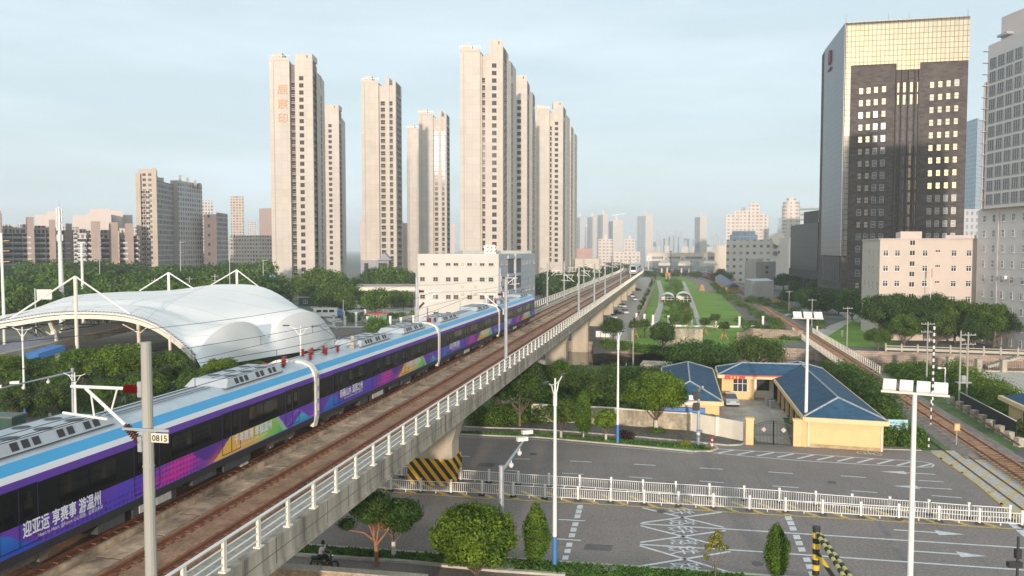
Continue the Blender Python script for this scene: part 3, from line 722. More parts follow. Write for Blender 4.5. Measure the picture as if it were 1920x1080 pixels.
def wires(label,lst,r=.014):
    b=MB()
    for pts in lst: b.tube(pts,r,4,caps=False)
    tag(b.build('overhead_wire',M['dark']),label,'wires')
for tcn_,side in ((3.65,'right'),(8.45,'left')):
    L=[];Ys=[-20,25.2,79.4,139.8,192.5,248,302,363,430]
    for z,sag in ((9.7+6.55,0),(9.7+7.9,.9)):
        pts=[]
        for a,c in zip(Ys,Ys[1:]):
            for k in range(8):
                u=k/8; pts.append(VV(a+(c-a)*u,tcn_,z-sag*4*u*(1-u)))
        L.append(pts)
    for a,c in zip(Ys[:4],Ys[1:5]):
        for k in range(1,8):
            u=k/8; Y=a+(c-a)*u; L.append([VV(Y,tcn_,9.7+6.55),VV(Y,tcn_,9.7+7.9-.9*4*u*(1-u))])
    wires('thin dark contact wires with droppers hung above the %s track'%side,L)
wires('single feeder wire slung along the left side of the viaduct poles',[[VV(y,11.9,9.7+8.6-.8*math.sin(max(0,(y-25)%54/54*math.pi))) for y in range(-10,300,6)]])

# ---------------- street lamps and poles ----------------
def lamp(x,yb,yt,label,rz=-.2,base=True,one=False):
    p=G(x,yb); zt=ZY(yt,p.y); root=empty('street_lamp',p,label,'street lamp','tall white street lamps',rz=rz)
    b=MB(); b.lathe((0,0,0),[(.17,0),(.155,2.2)],10); b.build('pole_base',M['blue'],root) if base else None
    b=MB(); b.lathe((0,0,2.2 if base else 0),[(.15,0),(.09,zt-3.2)],10); b.lathe((0,0,zt-1.8),[(.14,0),(.14,.9),(.07,1.0),(.06,1.9)],10)
    b.build('pole_shaft',M['white'],root)
    for s in (-1,1):
        b=MB(); b.tube([(0,0,zt-1.2),(s*.35,0,zt-.9),(s*.75,0,zt-.3),(s*1.6,0,zt+.05)],.045,6); b.tube([(0,0,zt-.35),(s*.9,0,zt-.2)],.035,6)
        a=b.build('lamp_arm',M['white'],root)
        b=MB(); b.prism([(s*1.5,-.14),(s*2.3,-.17),(s*2.3,.17),(s*1.5,.14)],zt+.02,zt+.14); b.build('lamp_head',M['dark'],a)
lamp(1040,1064,712,'white street lamp with blue foot on the grass verge beside the cone shaped bush',rz=1.2)
lamp(1158,832,626,'white street lamp with blue foot on the far verge before the hedge wall',rz=1.2)
lamp(47,792,614,'white twin armed street lamp at the left edge before the canopy trees')
lamp(143,812,700,'white twin armed street lamp behind the red insulator of the near pole')
lamp(566,802,612,'white twin armed street lamp in front of the white canopy')
lamp(1501,1300,1200,'none') if False else None
# flood lights
def flood(x,Y,zt,n,label,w=.62,wide=3.4,rz=-.25,r0=.2):
    p=Vector((XZ(x,Y),Y,0)); root=empty('floodlight_mast',p,label,'floodlight mast',rz=rz)
    b=MB(); b.lathe((0,0,0),[(r0+.1,0),(r0+.1,.06),(r0,.08),(r0*.7,zt)],12); b.build('mast',M['white'],root)
    b=MB(); b.beam((-wide/2,0,zt+.05),(wide/2,0,zt+.05),.12); b.build('crossbar',M['white'],root)
    for k in range(n):
        q=MB(); q.box((0,0,.0),(w,.95*w/.62*.62+.2,.14)); q.mat(1); q.box((0,0,-.09),(w*.9,w*.9,.04)); q.mat(0)
        for t_ in range(5): q.box((0,-.3+t_*.15,.09),(w*.96,.02,.05))
        o=q.build('floodlight',[M['white'],M['glass']],root,(-wide/2+(k+.5)*wide/n,.1,zt+.42)); o.rotation_euler=(R(34),0,0)
flood(1722,43.3,13.95,4,'white floodlight mast with four lamps standing close at the right of the road',w=.68,wide=3.4,rz=-.5,r0=.17)
flood(1517,G(1517,833).y,ZY(598,G(1517,833).y),3,'tall white floodlight mast beside the gate of the yellow house',w=.9,wide=3.3)
# camera gantries
def gantry(x,yb,yt,end,label,zarm=None):
    p=G(x,yb); zt=ZY(yt,p.y); root=empty('camera_pole',p,label,'camera pole')
    b=MB(); b.lathe((0,0,0),[(.22,0),(.17,zt)],10); b.lathe((0,0,zt),[(.2,0),(.2,.1)],10); b.build('pole_shaft',M['grey'],root)
    e=end-p; a=Vector((0,0,zt-.35)); b=MB(); b.tube([a,e],.13,8,r2=.07); ar=b.build('arm',M['grey'],root)
    for u,k in ((.32,0),(.62,0),(.72,1),(.92,1)):
        q=a.lerp(e,u); b=MB()
        if k: b.box((q.x,q.y,q.z+.3),(.9,.35,.28),.4); b.beam(q,(q.x,q.y,q.z+.2),.08)
        else: b.lathe((q.x,q.y,q.z-.7),[(.1,0),(.18,.12),(.18,.3),(.05,.36),(.05,.6)],8)
        b.build('camera',M['white'],ar)
gantry(940,1052,876,P(992,812,64),'grey camera pole with a long slanting arm over the near carriageway')
gantry(139,806,692,P(-20,733,84),'grey gantry pole with cameras at the left behind the near pole')
# traffic signal
p=G(1309,838); root=empty('traffic_signal',p,'grey traffic signal pole with black heads and a blue and white band','traffic light')
b=MB(); b.lathe((0,0,0),[(.2,0),(.14,6.4)],10); b.tube([(0,0,6.0),(-.1,-.6,6.6),(.1,-1.4,7.0)],.12,8); b.build('pole_shaft',M['grey'],root)
for k in range(3): b=MB(); b.lathe((0,0,1.1+k*.35),[(.215,0),(.215,.17)],10); b.build('band',M['blue' if k!=1 else 'white'],root)
for z in (4.6,5.9):
    b=MB(); b.box((-.35,-.3,z),(.75,.3,.85)); h=b.build('signal_head',M['dark'],root)
    b=MB()
    for q in (-.2,.2): b.tube([(-.35,-.46,z+q),(-.35,-.62,z+q)],.15,8)
    b.build('signal_hood',M['dark'],h)
b=MB(); b.box((-1.2,-.5,5.0),(1.0,.3,.28),.5); b.box((-.9,-.2,5.6),(.5,.4,.5)); b.build('camera',M['white'],root)
# bollards
p=G(1335,842); b=MB(); b.mat(0).lathe((0,0,0),[(.13,0),(.13,.35)],8); b.mat(1).lathe((0,0,.35),[(.13,0),(.13,.3)],8); b.mat(0).lathe((0,0,.65),[(.13,0),(.13,.3)],8); b.mat(1).lathe((0,0,.95),[(.13,0),(.13,.15)],8); b.mat(0).lathe((0,0,1.1),[(.13,0),(.1,.28)],8)
tag(b.build('bollard',[M['redp'],M['white']],loc=p),'red and white bollard at the rounded end of the grass verge','bollard')
def bandpost(x,yb,yt,r,label,rr=0):
    p=G(x,yb); zt=ZY(yt,p.y); b=MB(); n=max(4,int(zt/.45))
    for k in range(n): b.mat(k%2).lathe((0,0,zt*k/n),[(r,0),(r,zt/n)],8)
    tag(b.build('striped_post',[M['white'],M['dark']],loc=p),label,'post')
bandpost(1741,838,815,.09,'low black and white striped post beside the hedge at the crossing')
bandpost(1745,800,735,.08,'tall black and white banded pole behind the floodlight mast')
bandpost(1748,762,612,.14,'tall concrete pole with black and white foot beyond the railway')
# yellow sign on a post, sign boards, cabinet
p=G(1793,838); root=empty('warning_sign',p,'small orange sign on a grey post beside the level crossing rails','sign')
b=MB(); b.lathe((0,0,0),[(.06,0),(.06,1.9)],6); b.build('post',M['grey'],root)
b=MB(); b.box((0,-.08,2.25),(.62,.05,.78)); s=b.build('sign_face',mat('sign_orange',(.75,.38,.08),.5,.03),root)
b=MB(); 
for k in range(4): b.box((0,-.112,2.02+k*.15),(.42,.008,.05))
b.build('sign_lettering',M['white'],s)
p=G(1682,834); root=empty('notice_board',p,'pale blue notice board on two posts before the ivy hedge','notice board',rz=-.1)
b=MB(); 
for s in (-1.02,1.02): b.lathe((s,0,0),[(.05,0),(.05,2.9)],6)
b.build('post',M['grey'],root)
b=MB(); b.box((0,-.07,2.25),(2.15,.06,1.25)); bd=b.build('board',mat('board_blue',(.40,.62,.72),.4,.08,1),root)
b=MB()
for k,wv in enumerate((1.1,1.6,1.5,1.7,1.3)): b.box((0,-.108,2.66-k*.2),(wv,.008,.045))
b.build('board_lettering',mat('board_text',(.2,.4,.6),.6,0),bd)
p=G(1611,838); root=empty('utility_cabinet',p,'white metal cabinet in front of the yellow wall','cabinet',rz=-.15)
b=MB(); b.box((0,0,.75),(.95,.45,1.4)); b.build('body',M['white'],root); b=MB(); b.box((0,0,1.49),(1.02,.52,.08)); b.build('lid',M['white'],root)
b=MB(); b.box((0,-.235,.85),(.28,.01,.25)); b.build('badge',M['steel'],root)
# bottom right striped height barrier and signal
p=G(1541,1160); root=empty('height_barrier',P(1541,1120,45),'black and yellow striped barrier post with striped beams at the bottom edge','barrier')
root.location=(XZ(1541,44),44,0)
top_=ZY(995,44); sm=stripemat('bands_yellow_black',(.72,.50,.04),(.02,.02,.02),.62,.5,(0,0,1),.5); sm2=stripemat('bands_beam',(.50,.46,.15),(.02,.02,.02),.7,.5,(0,-1,0),.5)
b=MB(); b.lathe((0,0,0),[(.2,0),(.2,top_)],10); b.build('post',sm,root)
b=MB(); b.lathe((0,0,top_),[(.22,0),(.22,.25)],10); b.build('cap',M['dark'],root)
e=Vector((-.35,-5.0,-.75))
for dx,dz in ((0,0),(.42,-.1)):
    b=MB(); b.tube([(dx*.5,0,top_+dz-.1),(e.x+dx,e.y,top_+e.z+dz-.1)],.13,8); b.build('beam',sm2,root)
b=MB(); b.tube([(0,0,top_-1.2),(.5,-2.6,top_-2.4)],.12,8); b.build('brace',sm,root)
p=P(1905,1058,50); root=empty('signal_box',(p.x+.1,50,0),'dark signal head at the lower right corner of the road','traffic light')
b=MB(); b.lathe((0,0,0),[(.08,0),(.08,3.4)],8); b.build('post',M['dark'],root)
b=MB(); b.box((-.2,0,p.z),(.9,.3,.35)); b.box((0,0,p.z+.7),(.35,.3,.6)); b.build('signal_head',M['dark'],root)

# ---------------- yellow house with blue tiled roofs ----------------
def tilemat():
    m,n,b=newmat('blue_roof_tiles'); tcn=n.nodes.new('ShaderNodeTexCoord'); w1=n.nodes.new('ShaderNodeTexWave'); w1.wave_type='BANDS'; w1.bands_direction='Z'
    w1.inputs['Scale'].default_value=1.1; w1.inputs['Distortion'].default_value=.4; w1.wave_profile='SAW'
    g=n.nodes.new('ShaderNodeNewGeometry'); t=n.nodes.new('ShaderNodeTexNoise'); t.inputs['Scale'].default_value=1.2; t.inputs['Detail'].default_value=5
    sp=n.nodes.new('ShaderNodeSeparateXYZ'); cb=n.nodes.new('ShaderNodeCombineXYZ'); mu=n.nodes.new('ShaderNodeMath'); mu.operation='MULTIPLY'; mu.inputs[1].default_value=4.5
    n.links.new(g.outputs['Position'],sp.inputs[0]); n.links.new(sp.outputs[2],mu.inputs[0]); n.links.new(mu.outputs[0],cb.inputs[2]); n.links.new(cb.outputs[0],w1.inputs['Vector'])
    n.links.new(g.outputs['Position'],t.inputs['Vector'])
    r=n.nodes.new('ShaderNodeValToRGB'); r.color_ramp.elements[0].position=.3; r.color_ramp.elements[0].color=(.035,.105,.19,1); r.color_ramp.elements[1].position=.7; r.color_ramp.elements[1].color=(.065,.17,.28,1)
    n.links.new(t.outputs['Fac'],r.inputs[0]); mm=n.nodes.new('ShaderNodeMixRGB'); mm.blend_type='MULTIPLY'; mm.inputs[0].default_value=.6
    n.links.new(r.outputs[0],mm.inputs[1]); n.links.new(w1.outputs['Color'],mm.inputs[2]); n.links.new(mm.outputs[0],b.inputs['Base Color'])
    bp=n.nodes.new('ShaderNodeBump'); bp.inputs['Distance'].default_value=.08; bp.inputs['Strength'].default_value=.8; n.links.new(w1.outputs['Fac'],bp.inputs['Height']); n.links.new(bp.outputs[0],b.inputs['Normal'])
    b.inputs['Roughness'].default_value=.7; b.inputs['Specular IOR Level'].default_value=.25; return m
M['tile']=tilemat(); M['ridge']=mat('ridge_tiles',(.36,.40,.42),.7,.3,3)
root=empty('yellow_house',(37,90,0),'low L shaped yellow house with blue tiled roof and open yard','house'); inv=Vector((-37,-90,0))
def bp(name,b,m,parent=root): 
    o=b.build(name,m,parent); o.matrix_parent_inverse=Matrix.Translation(inv) if parent is root else Matrix.Identity(4); return o
A=Vector((32.9,86.6,0)); B=Vector((40.4,84.4,0))     # front corners of the wing
Ud=Vector((.2036,.979,0)); Pd=Vector((.979,-.2036,0)); L=37.5
def hiproof(name,fl,fr,L,ze,zr,hip,over=.35):
    fl=fl-Pd*over-Ud*over; fr=fr+Pd*over-Ud*over; L=L+2*over; bl=fl+Ud*L; br=fr+Ud*L; m=(fl+fr)/2
    r0=m+Ud*hip; r1=m+Ud*(L-hip); z=lambda p,h:(p.x,p.y,h)
    b=MB(); b.add([z(fl,ze),z(fr,ze),z(br,ze),z(bl,ze),z(r0,zr),z(r1,zr)],[(0,1,4),(1,2,5,4),(2,3,5),(3,0,4,5)]); o=bp('roof',b,M['tile'])
    b=MB()
    for a,c in ((z(fl,ze),z(r0,zr)),(z(fr,ze),z(r0,zr)),(z(r0,zr),z(r1,zr)),(z(br,ze),z(r1,zr)),(z(bl,ze),z(r1,zr))): 
        a=Vector(a)+Vector((0,0,.05)); c=Vector(c)+Vector((0,0,.05)); b.tube([a,c],.11,6)
    q=b.build('ridge_tiles',M['ridge'],o)
    b=MB(); pts=[z(fl,ze-.28),z(fr,ze-.28),z(br,ze-.28),z(bl,ze-.28)]
    for a,c in zip(pts,pts[1:]+pts[:1]): b.beam(a,c,.3,.5)
    b.build('cornice',M['yellowp'],o); return o
hiproof('roof',A,B,L,3.45,5.0,4.2)
b=MB(); a0=A; 
w_=[A,B,B+Ud*L,A+Ud*L]
b.prism([(p.x,p.y) for p in (A,B,B+Ud*.25,A+Ud*.25)],0,3.1); b.prism([(p.x,p.y) for p in (B-Pd*.25,B,B+Ud*L,B+Ud*L-Pd*.25)],0,3.1); b.prism([(p.x,p.y) for p in (A+Ud*L-Ud*.25,B+Ud*L-Ud*.25,B+Ud*L,A+Ud*L)],0,3.1)
for k in range(1,7): p=A+Ud*(k*4.2); b.box((p.x+.15,p.y,1.55),(.35,.35,3.1),-.2)
b.prism([(p.x,p.y) for p in (A+Pd*2.6+Ud*.3,A+Pd*2.8+Ud*.3,A+Pd*2.8+Ud*(L-8),A+Pd*2.6+Ud*(L-8))],0,3.08)
bp('wall',b,M['yellow'])
b=MB(); b.prism([(p.x,p.y) for p in (A+Pd*.1,A+Pd*2.5,A+Pd*2.5+Ud*(L-8),A+Pd*.1+Ud*(L-8))],.02,.08); bp('porch_floor',b,mat('porch_floor',(.10,.10,.11),.6,.3,1))
# rear wing, seen with its front to the yard
C=G(1353,748); D=C+Pd*9.5; E=D-Pd*.2
def roof_back():
    ze,zr=3.75,5.0; f0=C-Pd*.5-Ud*.7; f1=C+Pd*12-Ud*.7; Wd=7.6; b0=f0+Ud*Wd; b1=f1+Ud*Wd; r0=f0+Ud*Wd*.5+Pd*3.6; r1=f1+Ud*Wd*.5
    z=lambda p,h:(p.x,p.y,h); b=MB(); b.add([z(f0,ze),z(f1,ze),z(b1,ze),z(b0,ze),z(r0,zr),z(r1,zr)],[(0,1,5,4),(2,3,4,5),(3,0,4)])
    o=bp('roof',b,M['tile']); b=MB()
    for a,c in ((z(f0,ze),z(r0,zr)),(z(b0,ze),z(r0,zr)),(z(r0,zr),z(r1,zr))): b.tube([Vector(a)+Vector((0,0,.05)),Vector(c)+Vector((0,0,.05))],.11,6)
    b.build('ridge_tiles',M['ridge'],o); b=MB(); b.beam(z(f0,ze-.28),z(f1-Pd*3,ze-.28),.3,.5); b.beam(z(f0,ze-.28),z(b0,ze-.28),.3,.5); b.build('cornice',M['yellowp'],o)
    return f0,f1
f0,f1=roof_back()
b=MB(); b.prism([(p.x,p.y) for p in (C,C+Pd*4.6,C+Pd*4.6+Ud*6,C+Ud*6)],0,3.4); b.prism([(p.x,p.y) for p in (C+Pd*4.6+Ud*1.9,C+Pd*9.4+Ud*1.9,C+Pd*9.4+Ud*6,C+Pd*4.6+Ud*6)],0,3.35); bp('wall',b,M['yellow'])
b=MB(); b.prism([(p.x,p.y) for p in (C+Pd*4.62+Ud*1.8,C+Pd*9.3+Ud*1.8,C+Pd*9.3+Ud*1.9,C+Pd*4.62+Ud*1.9)],0,3.3); bp('wall',b,M['white'])
b=MB(); p=C+Pd*5+Ud*1.2; 
def win(parent,p,w,h,z,rz,frame='white',m=None,bars=1,name='window',depth=.06):
    f=MB().mat(0); f.box((0,-depth/2,h/2),(w,depth,h)); f.mat(1); t=.07*min(1,w)
    for x in (-w/2,w/2)+tuple(-w/2+w*(k+1)/(bars+1) for k in range(bars)): f.box((x,-depth*.75,h/2),(t,depth*1.1,h))
    for zz in (0,h*.62,h): f.box((0,-depth*.75,zz),(w+t,depth*1.1,t))
    return f
bq=win(None,None,2.0,1.9,0,0,bars=2); o=bq.build('window',[M['glass'],M['white']],root,loc=C+Pd*2.6+Vector((0,0,1.2))-Ud*.02,rz=-.2036); o.matrix_parent_inverse=Matrix.Translation(inv)
bq=win(None,None,1.7,1.9,0,0,bars=1); o=bq.build('window',[M['glass'],M['dark']],root,loc=C+Pd*6+Vector((0,0,1.2))+Ud*1.78,rz=-.2036); o.matrix_parent_inverse=Matrix.Translation(inv)
bq=win(None,None,1.5,2.6,0,0,bars=1); o=bq.build('door',[M['glass'],M['dark']],root,loc=C+Pd*8.3+Vector((0,0,.05))+Ud*1.78,rz=-.2036); o.matrix_parent_inverse=Matrix.Translation(inv)
# red banner on the eave
b=MB(); q0=f0+Pd*.8; 
b.beam((q0.x,q0.y-.22,3.62),(q0.x+9.5,q0.y-.22-9.5*.2036/.979,3.78),.02,.18); b.beam((q0.x,q0.y-.24,3.35),(q0.x+2.8,q0.y-.24-.58,3.5),.02,.55)
tag(b.build('red_banner',M['redp']),'red cloth banner with yellow marks hanging on the eave over the yard','banner')
b=MB()
for k in range(3): b.box((q0.x+.9+k*.45,q0.y-.28-.12*k-.2,3.42),(.22,.01,.26),-.2)
b.build('banner_lettering',mat('banner_yellow',(.8,.6,.1),.6,0),bpy.data.objects['red_banner'])
# gate house with blue roof
root2=root; root=empty('gate_house',(24,98,0),'small yellow house with blue hipped roof behind the roadside tree','house'); inv=Vector((-24,-98,0))
A2=Vector((18.6,96.6,0)); B2=Vector((25.4,95.2,0))
def bp(name,b,m,parent=None):
    o=b.build(name,m,root); o.matrix_parent_inverse=Matrix.Translation(inv); return o
hiproof('roof',A2,B2,26,3.5,5.1,4.4)
b=MB(); b.prism([(p.x,p.y) for p in (A2,B2,B2+Ud*26,A2+Ud*26)],0,3.2); bp('wall',b,M['yellow'])
b=MB(); b.box((21.2,95.6,1.6),(5,.5,2.0),-.2); bp('shutter',b,M['blue'])
b=MB(); b.box((24.3,95.2,1.2),(1.1,.3,1.0),-.2); bp('window',b,M['glass'])
# yard slab
sheet('yard',gp([(1330,800),(1405,795),(1418,829),(1484,835),(1455,742),(1352,745)]),.05,M['concrete'])
sheet('yard',gp([(1442,770),(1468,769),(1480,784),(1452,784)]),.07,M['slab'])
# boundary wall, gate
def wall(name,px,h,m,label,cap=None,th=.25,cat='wall'):
    pts=[G(x,y) for x,y in px]; b=MB()
    for a,c in zip(pts,pts[1:]): b.beam((a.x,a.y,h/2),(c.x,c.y,h/2),th,h)
    for p in pts: b.box((p.x,p.y,h/2+.02),(th+.2,th+.2,h+.06),-.28)
    o=b.build(name,m); tag(o,label,cat)
    if cap:
        b=MB()
        for a,c in zip(pts,pts[1:]): b.beam((a.x,a.y,h+.06),(c.x,c.y,h+.06),th+.14,.12)
        b.build('coping',cap,o)
    return o
wall('boundary_wall',[(1000,789),(1080,793),(1150,797),(1222,803),(1292,808)],2.1,M['dirtwall'],'mouldy plaster wall with pillars behind the roadside trees',M['cream'])
wall('boundary_wall',[(1294,808),(1345,818),(1399,829)],2.25,M['cream'],'clean cream boundary wall running up to the gate pillar')
root=empty('yard_gate',G(1450,834),'black iron double gate with arched top between yellow pillars','gate'); g0=G(1413,833)-root.location; g1=G(1487,836)-root.location
for q in (g0-Vector((.5,0,0)),g1+Vector((.4,0,0))):
    b=MB(); b.box((q.x,q.y,1.45),(.85,.7,2.9),-.2); b.box((q.x,q.y,2.98),(1.0,.85,.16),-.2); b.build('pillar',M['yellow'],root)
for (a,c,s) in ((g0,(g0+g1)/2,0),((g0+g1)/2,g1,1)):
    b=MB(); hh=lambda u: 2.2+.55*math.sin((u if s==0 else 1-u)*math.pi/2)
    for k in range(15):
        u=k/14; p=a.lerp(c,u); b.beam((p.x,p.y,.1),(p.x,p.y,hh(u)),.045)
        if k<14: q=a.lerp(c,u+1/14); b.beam((p.x,p.y,hh(u)),(q.x,q.y,hh(u+1/14)),.07); b.beam((p.x,p.y,hh(u)-.25),(q.x,q.y,hh(u+1/14)-.25),.04)
    for z in (.12,1.05,1.2): b.beam((a.x,a.y,z),(c.x,c.y,z),.06)
    for p in (a,c): b.beam((p.x,p.y,.05),(p.x,p.y,hh(0) if p is (a if s==0 else c) else 2.75),.1)
    p=a.lerp(c,.5); 
    o=b.build('gate_leaf',M['dark'],root)
    b=MB(); b.box((0,0,0),(.42,.05,.42)); e_=b.build('diamond_panel',M['slab'],o,(p.x,p.y-.05,1.75)); e_.rotation_euler=(0,R(45),-.12)
b=MB(); a=G(1498,836); c=A; b.beam((a.x,a.y,1.5),(A.x,A.y-.1,1.5),.4,3.0); tag(b.build('gate_wall',M['yellow']),'short yellow wall joining the right gate pillar to the house','wall')
# low lit wall at the bottom
b=MB(); a=G(500,1060,1.5); c=G(800,1084,1.5); b.beam((a.x,a.y,.75),(c.x,c.y,.75),.5,1.5); 
o=b.build('brick_wall',mat('lit_brick',(.42,.30,.19),.9,.3,1.5,fine=5)); tag(o,'low tan brick wall along the bottom edge beside the side lane','wall')
b=MB(); b.beam((a.x,a.y,1.55),(c.x,c.y,1.55),.7,.12); b.build('coping',M['concrete'],o)

# ---------------- cars ----------------
def car_mesh(body,L=4.6,W=1.85,Hh=1.5,suv=False):
    hs=[(0,.55),(.03,.78),(.22,.95),(.36,1.0),(.80,.98),(.97,.93),(1,.6)]
    b=MB(); vs=[];k=0
    rows=[]
    for u,z in hs: rows.append((u*L-L/2,z*Hh/1.5))
    sec=[]
    for y,z in rows:
        sec.append([(-W/2,y,.3),(-W/2,y,z*.75),(-W/2*.9,y,z),(W/2*.9,y,z),(W/2,y,z*.75),(W/2,y,.3)])
    vs=[v for s in sec for v in s]; n=6; fs=[(i*n+j,i*n+j+1,(i+1)*n+j+1,(i+1)*n+j) for i in range(len(sec)-1) for j in range(n-1)]+[tuple(range(n)),tuple(range((len(sec)-1)*n,len(sec)*n))[::-1]]
    b.add(vs,fs); bm=b.mesh('car_body',body)
    b=MB(); y0,y1,y2,y3=-L*.27,-L*.10,L*.22,L*.42; zb=.98*Hh/1.5; zt=Hh
    b.mat(1).add([(-W*.44,y0,zb),(W*.44,y0,zb),(W*.44,y3,zb),(-W*.44,y3,zb),(-W*.36,y1,zt),(W*.36,y1,zt),(W*.36,y2,zt),(-W*.36,y2,zt)],[(0,1,5,4),(1,2,6,5),(2,3,7,6),(3,0,4,7)])
    b.mat(0).add([(-W*.36,y1,zt+.01),(W*.36,y1,zt+.01),(W*.36,y2,zt+.01),(-W*.36,y2,zt+.01)],[(0,1,2,3)])
    cm=b.mesh('car_cabin',[body,M['glass']])
    return bm,cm,L,W
b=MB(); b.v=[]; 
for x in (-.11,.11):
    for j in range(14): b.v.append((x,.33*math.cos(j*.4488),.33*math.sin(j*.4488)))
b.f=[tuple(range(14))[::-1],tuple(range(14,28))]+[(i,(i+1)%14,14+(i+1)%14,14+i) for i in range(14)]; b.m=[0]*len(b.f); wheel_me=b.mesh('wheel',M['dark'])
b=MB(); b.box((0,0,0),(.35,.05,.16)); hl_me=b.mesh('headlight',M['shine'])
carm={n:car_mesh(mat('car_'+n,c_,.25,0,metal=.2)) for n,c_ in (('white',(.80,.80,.80)),('black',(.015,.015,.02)),('silver',(.50,.54,.56)))}
def car(p,rz,kind,label,group=None):
    bm,cm,L,W=carm[kind]; root=empty('parked_car',p,label,'car',group,rz)
    o=link('body',bm,root); link('cabin',cm,root)
    for x in (-W/2+.1,W/2-.1):
        for y in (-L*.31,L*.32): link('wheel',wheel_me,root,(x,y,.33))
        link('headlight',hl_me,root,(x*.75,-L/2+.0,.68))
car(G(1369,757,.06),-.1,'silver','silver car parked in the yard beside the blue roofed gate house')
for (x,y,k,rz,l) in [(1150,597,'white',.0,'white car nearest the camera under the viaduct, left of the row'),(1154,589,'black',.5,'black car parked diagonally behind the nearest white car'),(1172,588,'white',.1,'white car parked right of the black car in the strip'),(1167,576.5,'white',.3,'white car third nearest in the strip beside a viaduct pier'),(1190,563,'white',0,'white car in the middle of the strip, behind three nearer ones'),(1185,557,'white',0,'white car half hidden by a pier in the far part of the strip'),(1195,545,'black',.6,'small black car farthest away in the parking strip')]:
    car(G(x,y,.06),rz,k,l,'cars parked beside the viaduct')
car(G(1842,727,.06),1.15,'black','black car parked on the pale concrete lot behind the hedge at the right')
car(G(1636,556,.06),1.3,'white','white car on the street before the dark office block')

# truck at the left edge
p=G(-2,822); root=empty('green_truck',p,'dark green truck with a canvas top at the left edge of the road','truck',rz=-.1)
b=MB(); b.box((0,0,1.7),(5.2,2.3,1.9)); b.build('cargo_box',mat('canvas_green',(.03,.07,.05),.8,.2,1),root); b=MB(); b.box((0,0,2.75),(5.4,2.5,.2)); b.build('canopy',mat('canvas_grey',(.12,.15,.14),.8,.2,1),root)
for x in (-1.8,1.8):
    for y in (-1.05,1.05):
        o=link('wheel',wheel_me,root,(x,y,.45)); o.rotation_euler=(0,0,R(90)); o.scale=(1.6,1.4,1.4)

# ---------------- rider on a scooter ----------------
def skin_body(name,verts,edges,radii,m,parent=None,sub=2):
    me=bpy.data.meshes.new(name); me.from_pydata(verts,edges,[]); o=bpy.data.objects.new(name,me); COL.objects.link(o)
    sk=o.modifiers.new('skin','SKIN'); 
    for i,r in enumerate(radii): me.skin_vertices[0].data[i].radius=(r,r)
    me.skin_vertices[0].data[0].use_root=True
    ss=o.modifiers.new('sub','SUBSURF'); ss.levels=sub; ss.render_levels=sub
    bpy.context.view_layer.update(); dg=bpy.context.evaluated_depsgraph_get(); m2=bpy.data.meshes.new_from_object(o.evaluated_get(dg)); bpy.data.objects.remove(o)
    m2.name=name; m2.materials.clear(); m2.materials.append(m); m2.polygons.foreach_set('use_smooth',[True]*len(m2.polygons))
    return link(name,m2,parent)
mskin=mat('skin',(.33,.19,.12),.6,.05,5); mshirt=mat('white_shirt',(.75,.75,.76),.8,.08,5); mtrou=mat('black_trousers',(.02,.02,.022),.8,.1,5); mhair=mat('black_hair',(.012,.01,.01),.6,0)
SP_=G(607,1066); rz=-.14; S=1.12
per=empty('person',SP_+Vector((0,0,.02)),'person in a white shirt and black trousers riding a dark scooter along the side lane','person',rz=rz); per.scale=(S,S,S)
# riding towards +x
V_=[(-.18,0,.78),(-.16,0,.98),(-.10,0,1.22),(-.06,0,1.36),(-.04,0,1.44),(-.02,0,1.54),(0,0,1.64),
    (-.06,.19,1.33),(.08,.24,1.08),(.32,.22,1.02),(-.06,-.19,1.33),(.08,-.24,1.08),(.32,-.22,1.02),
    (-.14,.10,.76),(.22,.13,.74),(.26,.12,.38),(.36,.12,.33),(-.14,-.10,.76),(.22,-.13,.74),(.26,-.12,.38),(.36,-.12,.33)]
E_=[(0,1),(1,2),(2,3),(3,4),(4,5),(5,6),(3,7),(7,8),(8,9),(3,10),(10,11),(11,12),(0,13),(13,14),(14,15),(15,16),(0,17),(17,18),(18,19),(19,20)]
R_=[.15,.14,.16,.12,.055,.09,.08,.06,.045,.032,.06,.045,.032,.09,.075,.05,.04,.09,.075,.05,.04]
skin_body('body',V_,E_,R_,mskin,per)
V2=[(-.18,0,.80),(-.16,0,.98),(-.10,0,1.22),(-.06,0,1.35),(-.06,.19,1.33),(.03,.225,1.17),(-.06,-.19,1.33),(.03,-.225,1.17)]
skin_body('shirt',V2,[(0,1),(1,2),(2,3),(3,4),(4,5),(3,6),(6,7)],[.175,.165,.185,.13,.09,.075,.09,.075],mshirt,per)
V3=[(-.18,0,.76),(-.14,.10,.76),(.22,.13,.74),(.26,.12,.42),(-.14,-.10,.76),(.22,-.13,.74),(.26,-.12,.42)]
skin_body('trousers',V3,[(0,1),(1,2),(2,3),(0,4),(4,5),(5,6)],[.17,.12,.095,.075,.12,.095,.075],mtrou,per)
b=MB(); b.lathe((-.03,0,1.56),[(.05,.20),(.10,.17),(.115,.08),(.11,.0),(.10,-.03)],12); b.build('hair',mhair,per,smooth=True)
b=MB()
for y in (-.035,.035): b.lathe((.085,y,1.585),[(.012,0),(.012,.016)],6)
b.lathe((.10,0,1.55),[(.018,0),(.008,.035)],6); b.build('face',M['dark'],per)
for s in (-1,1):
    b=MB(); b.box((.345,s*.22,1.015),(.07,.07,.03))
    for k in range(4): b.tube([(.38,s*(.19+k*.02),1.02),(.405,s*(.19+k*.02),1.0),(.395,s*(.19+k*.02),.975)],.009,5)
    b.tube([(.35,s*.185,1.01),(.375,s*.175,.99)],.01,5); b.build('hand',mskin,per)
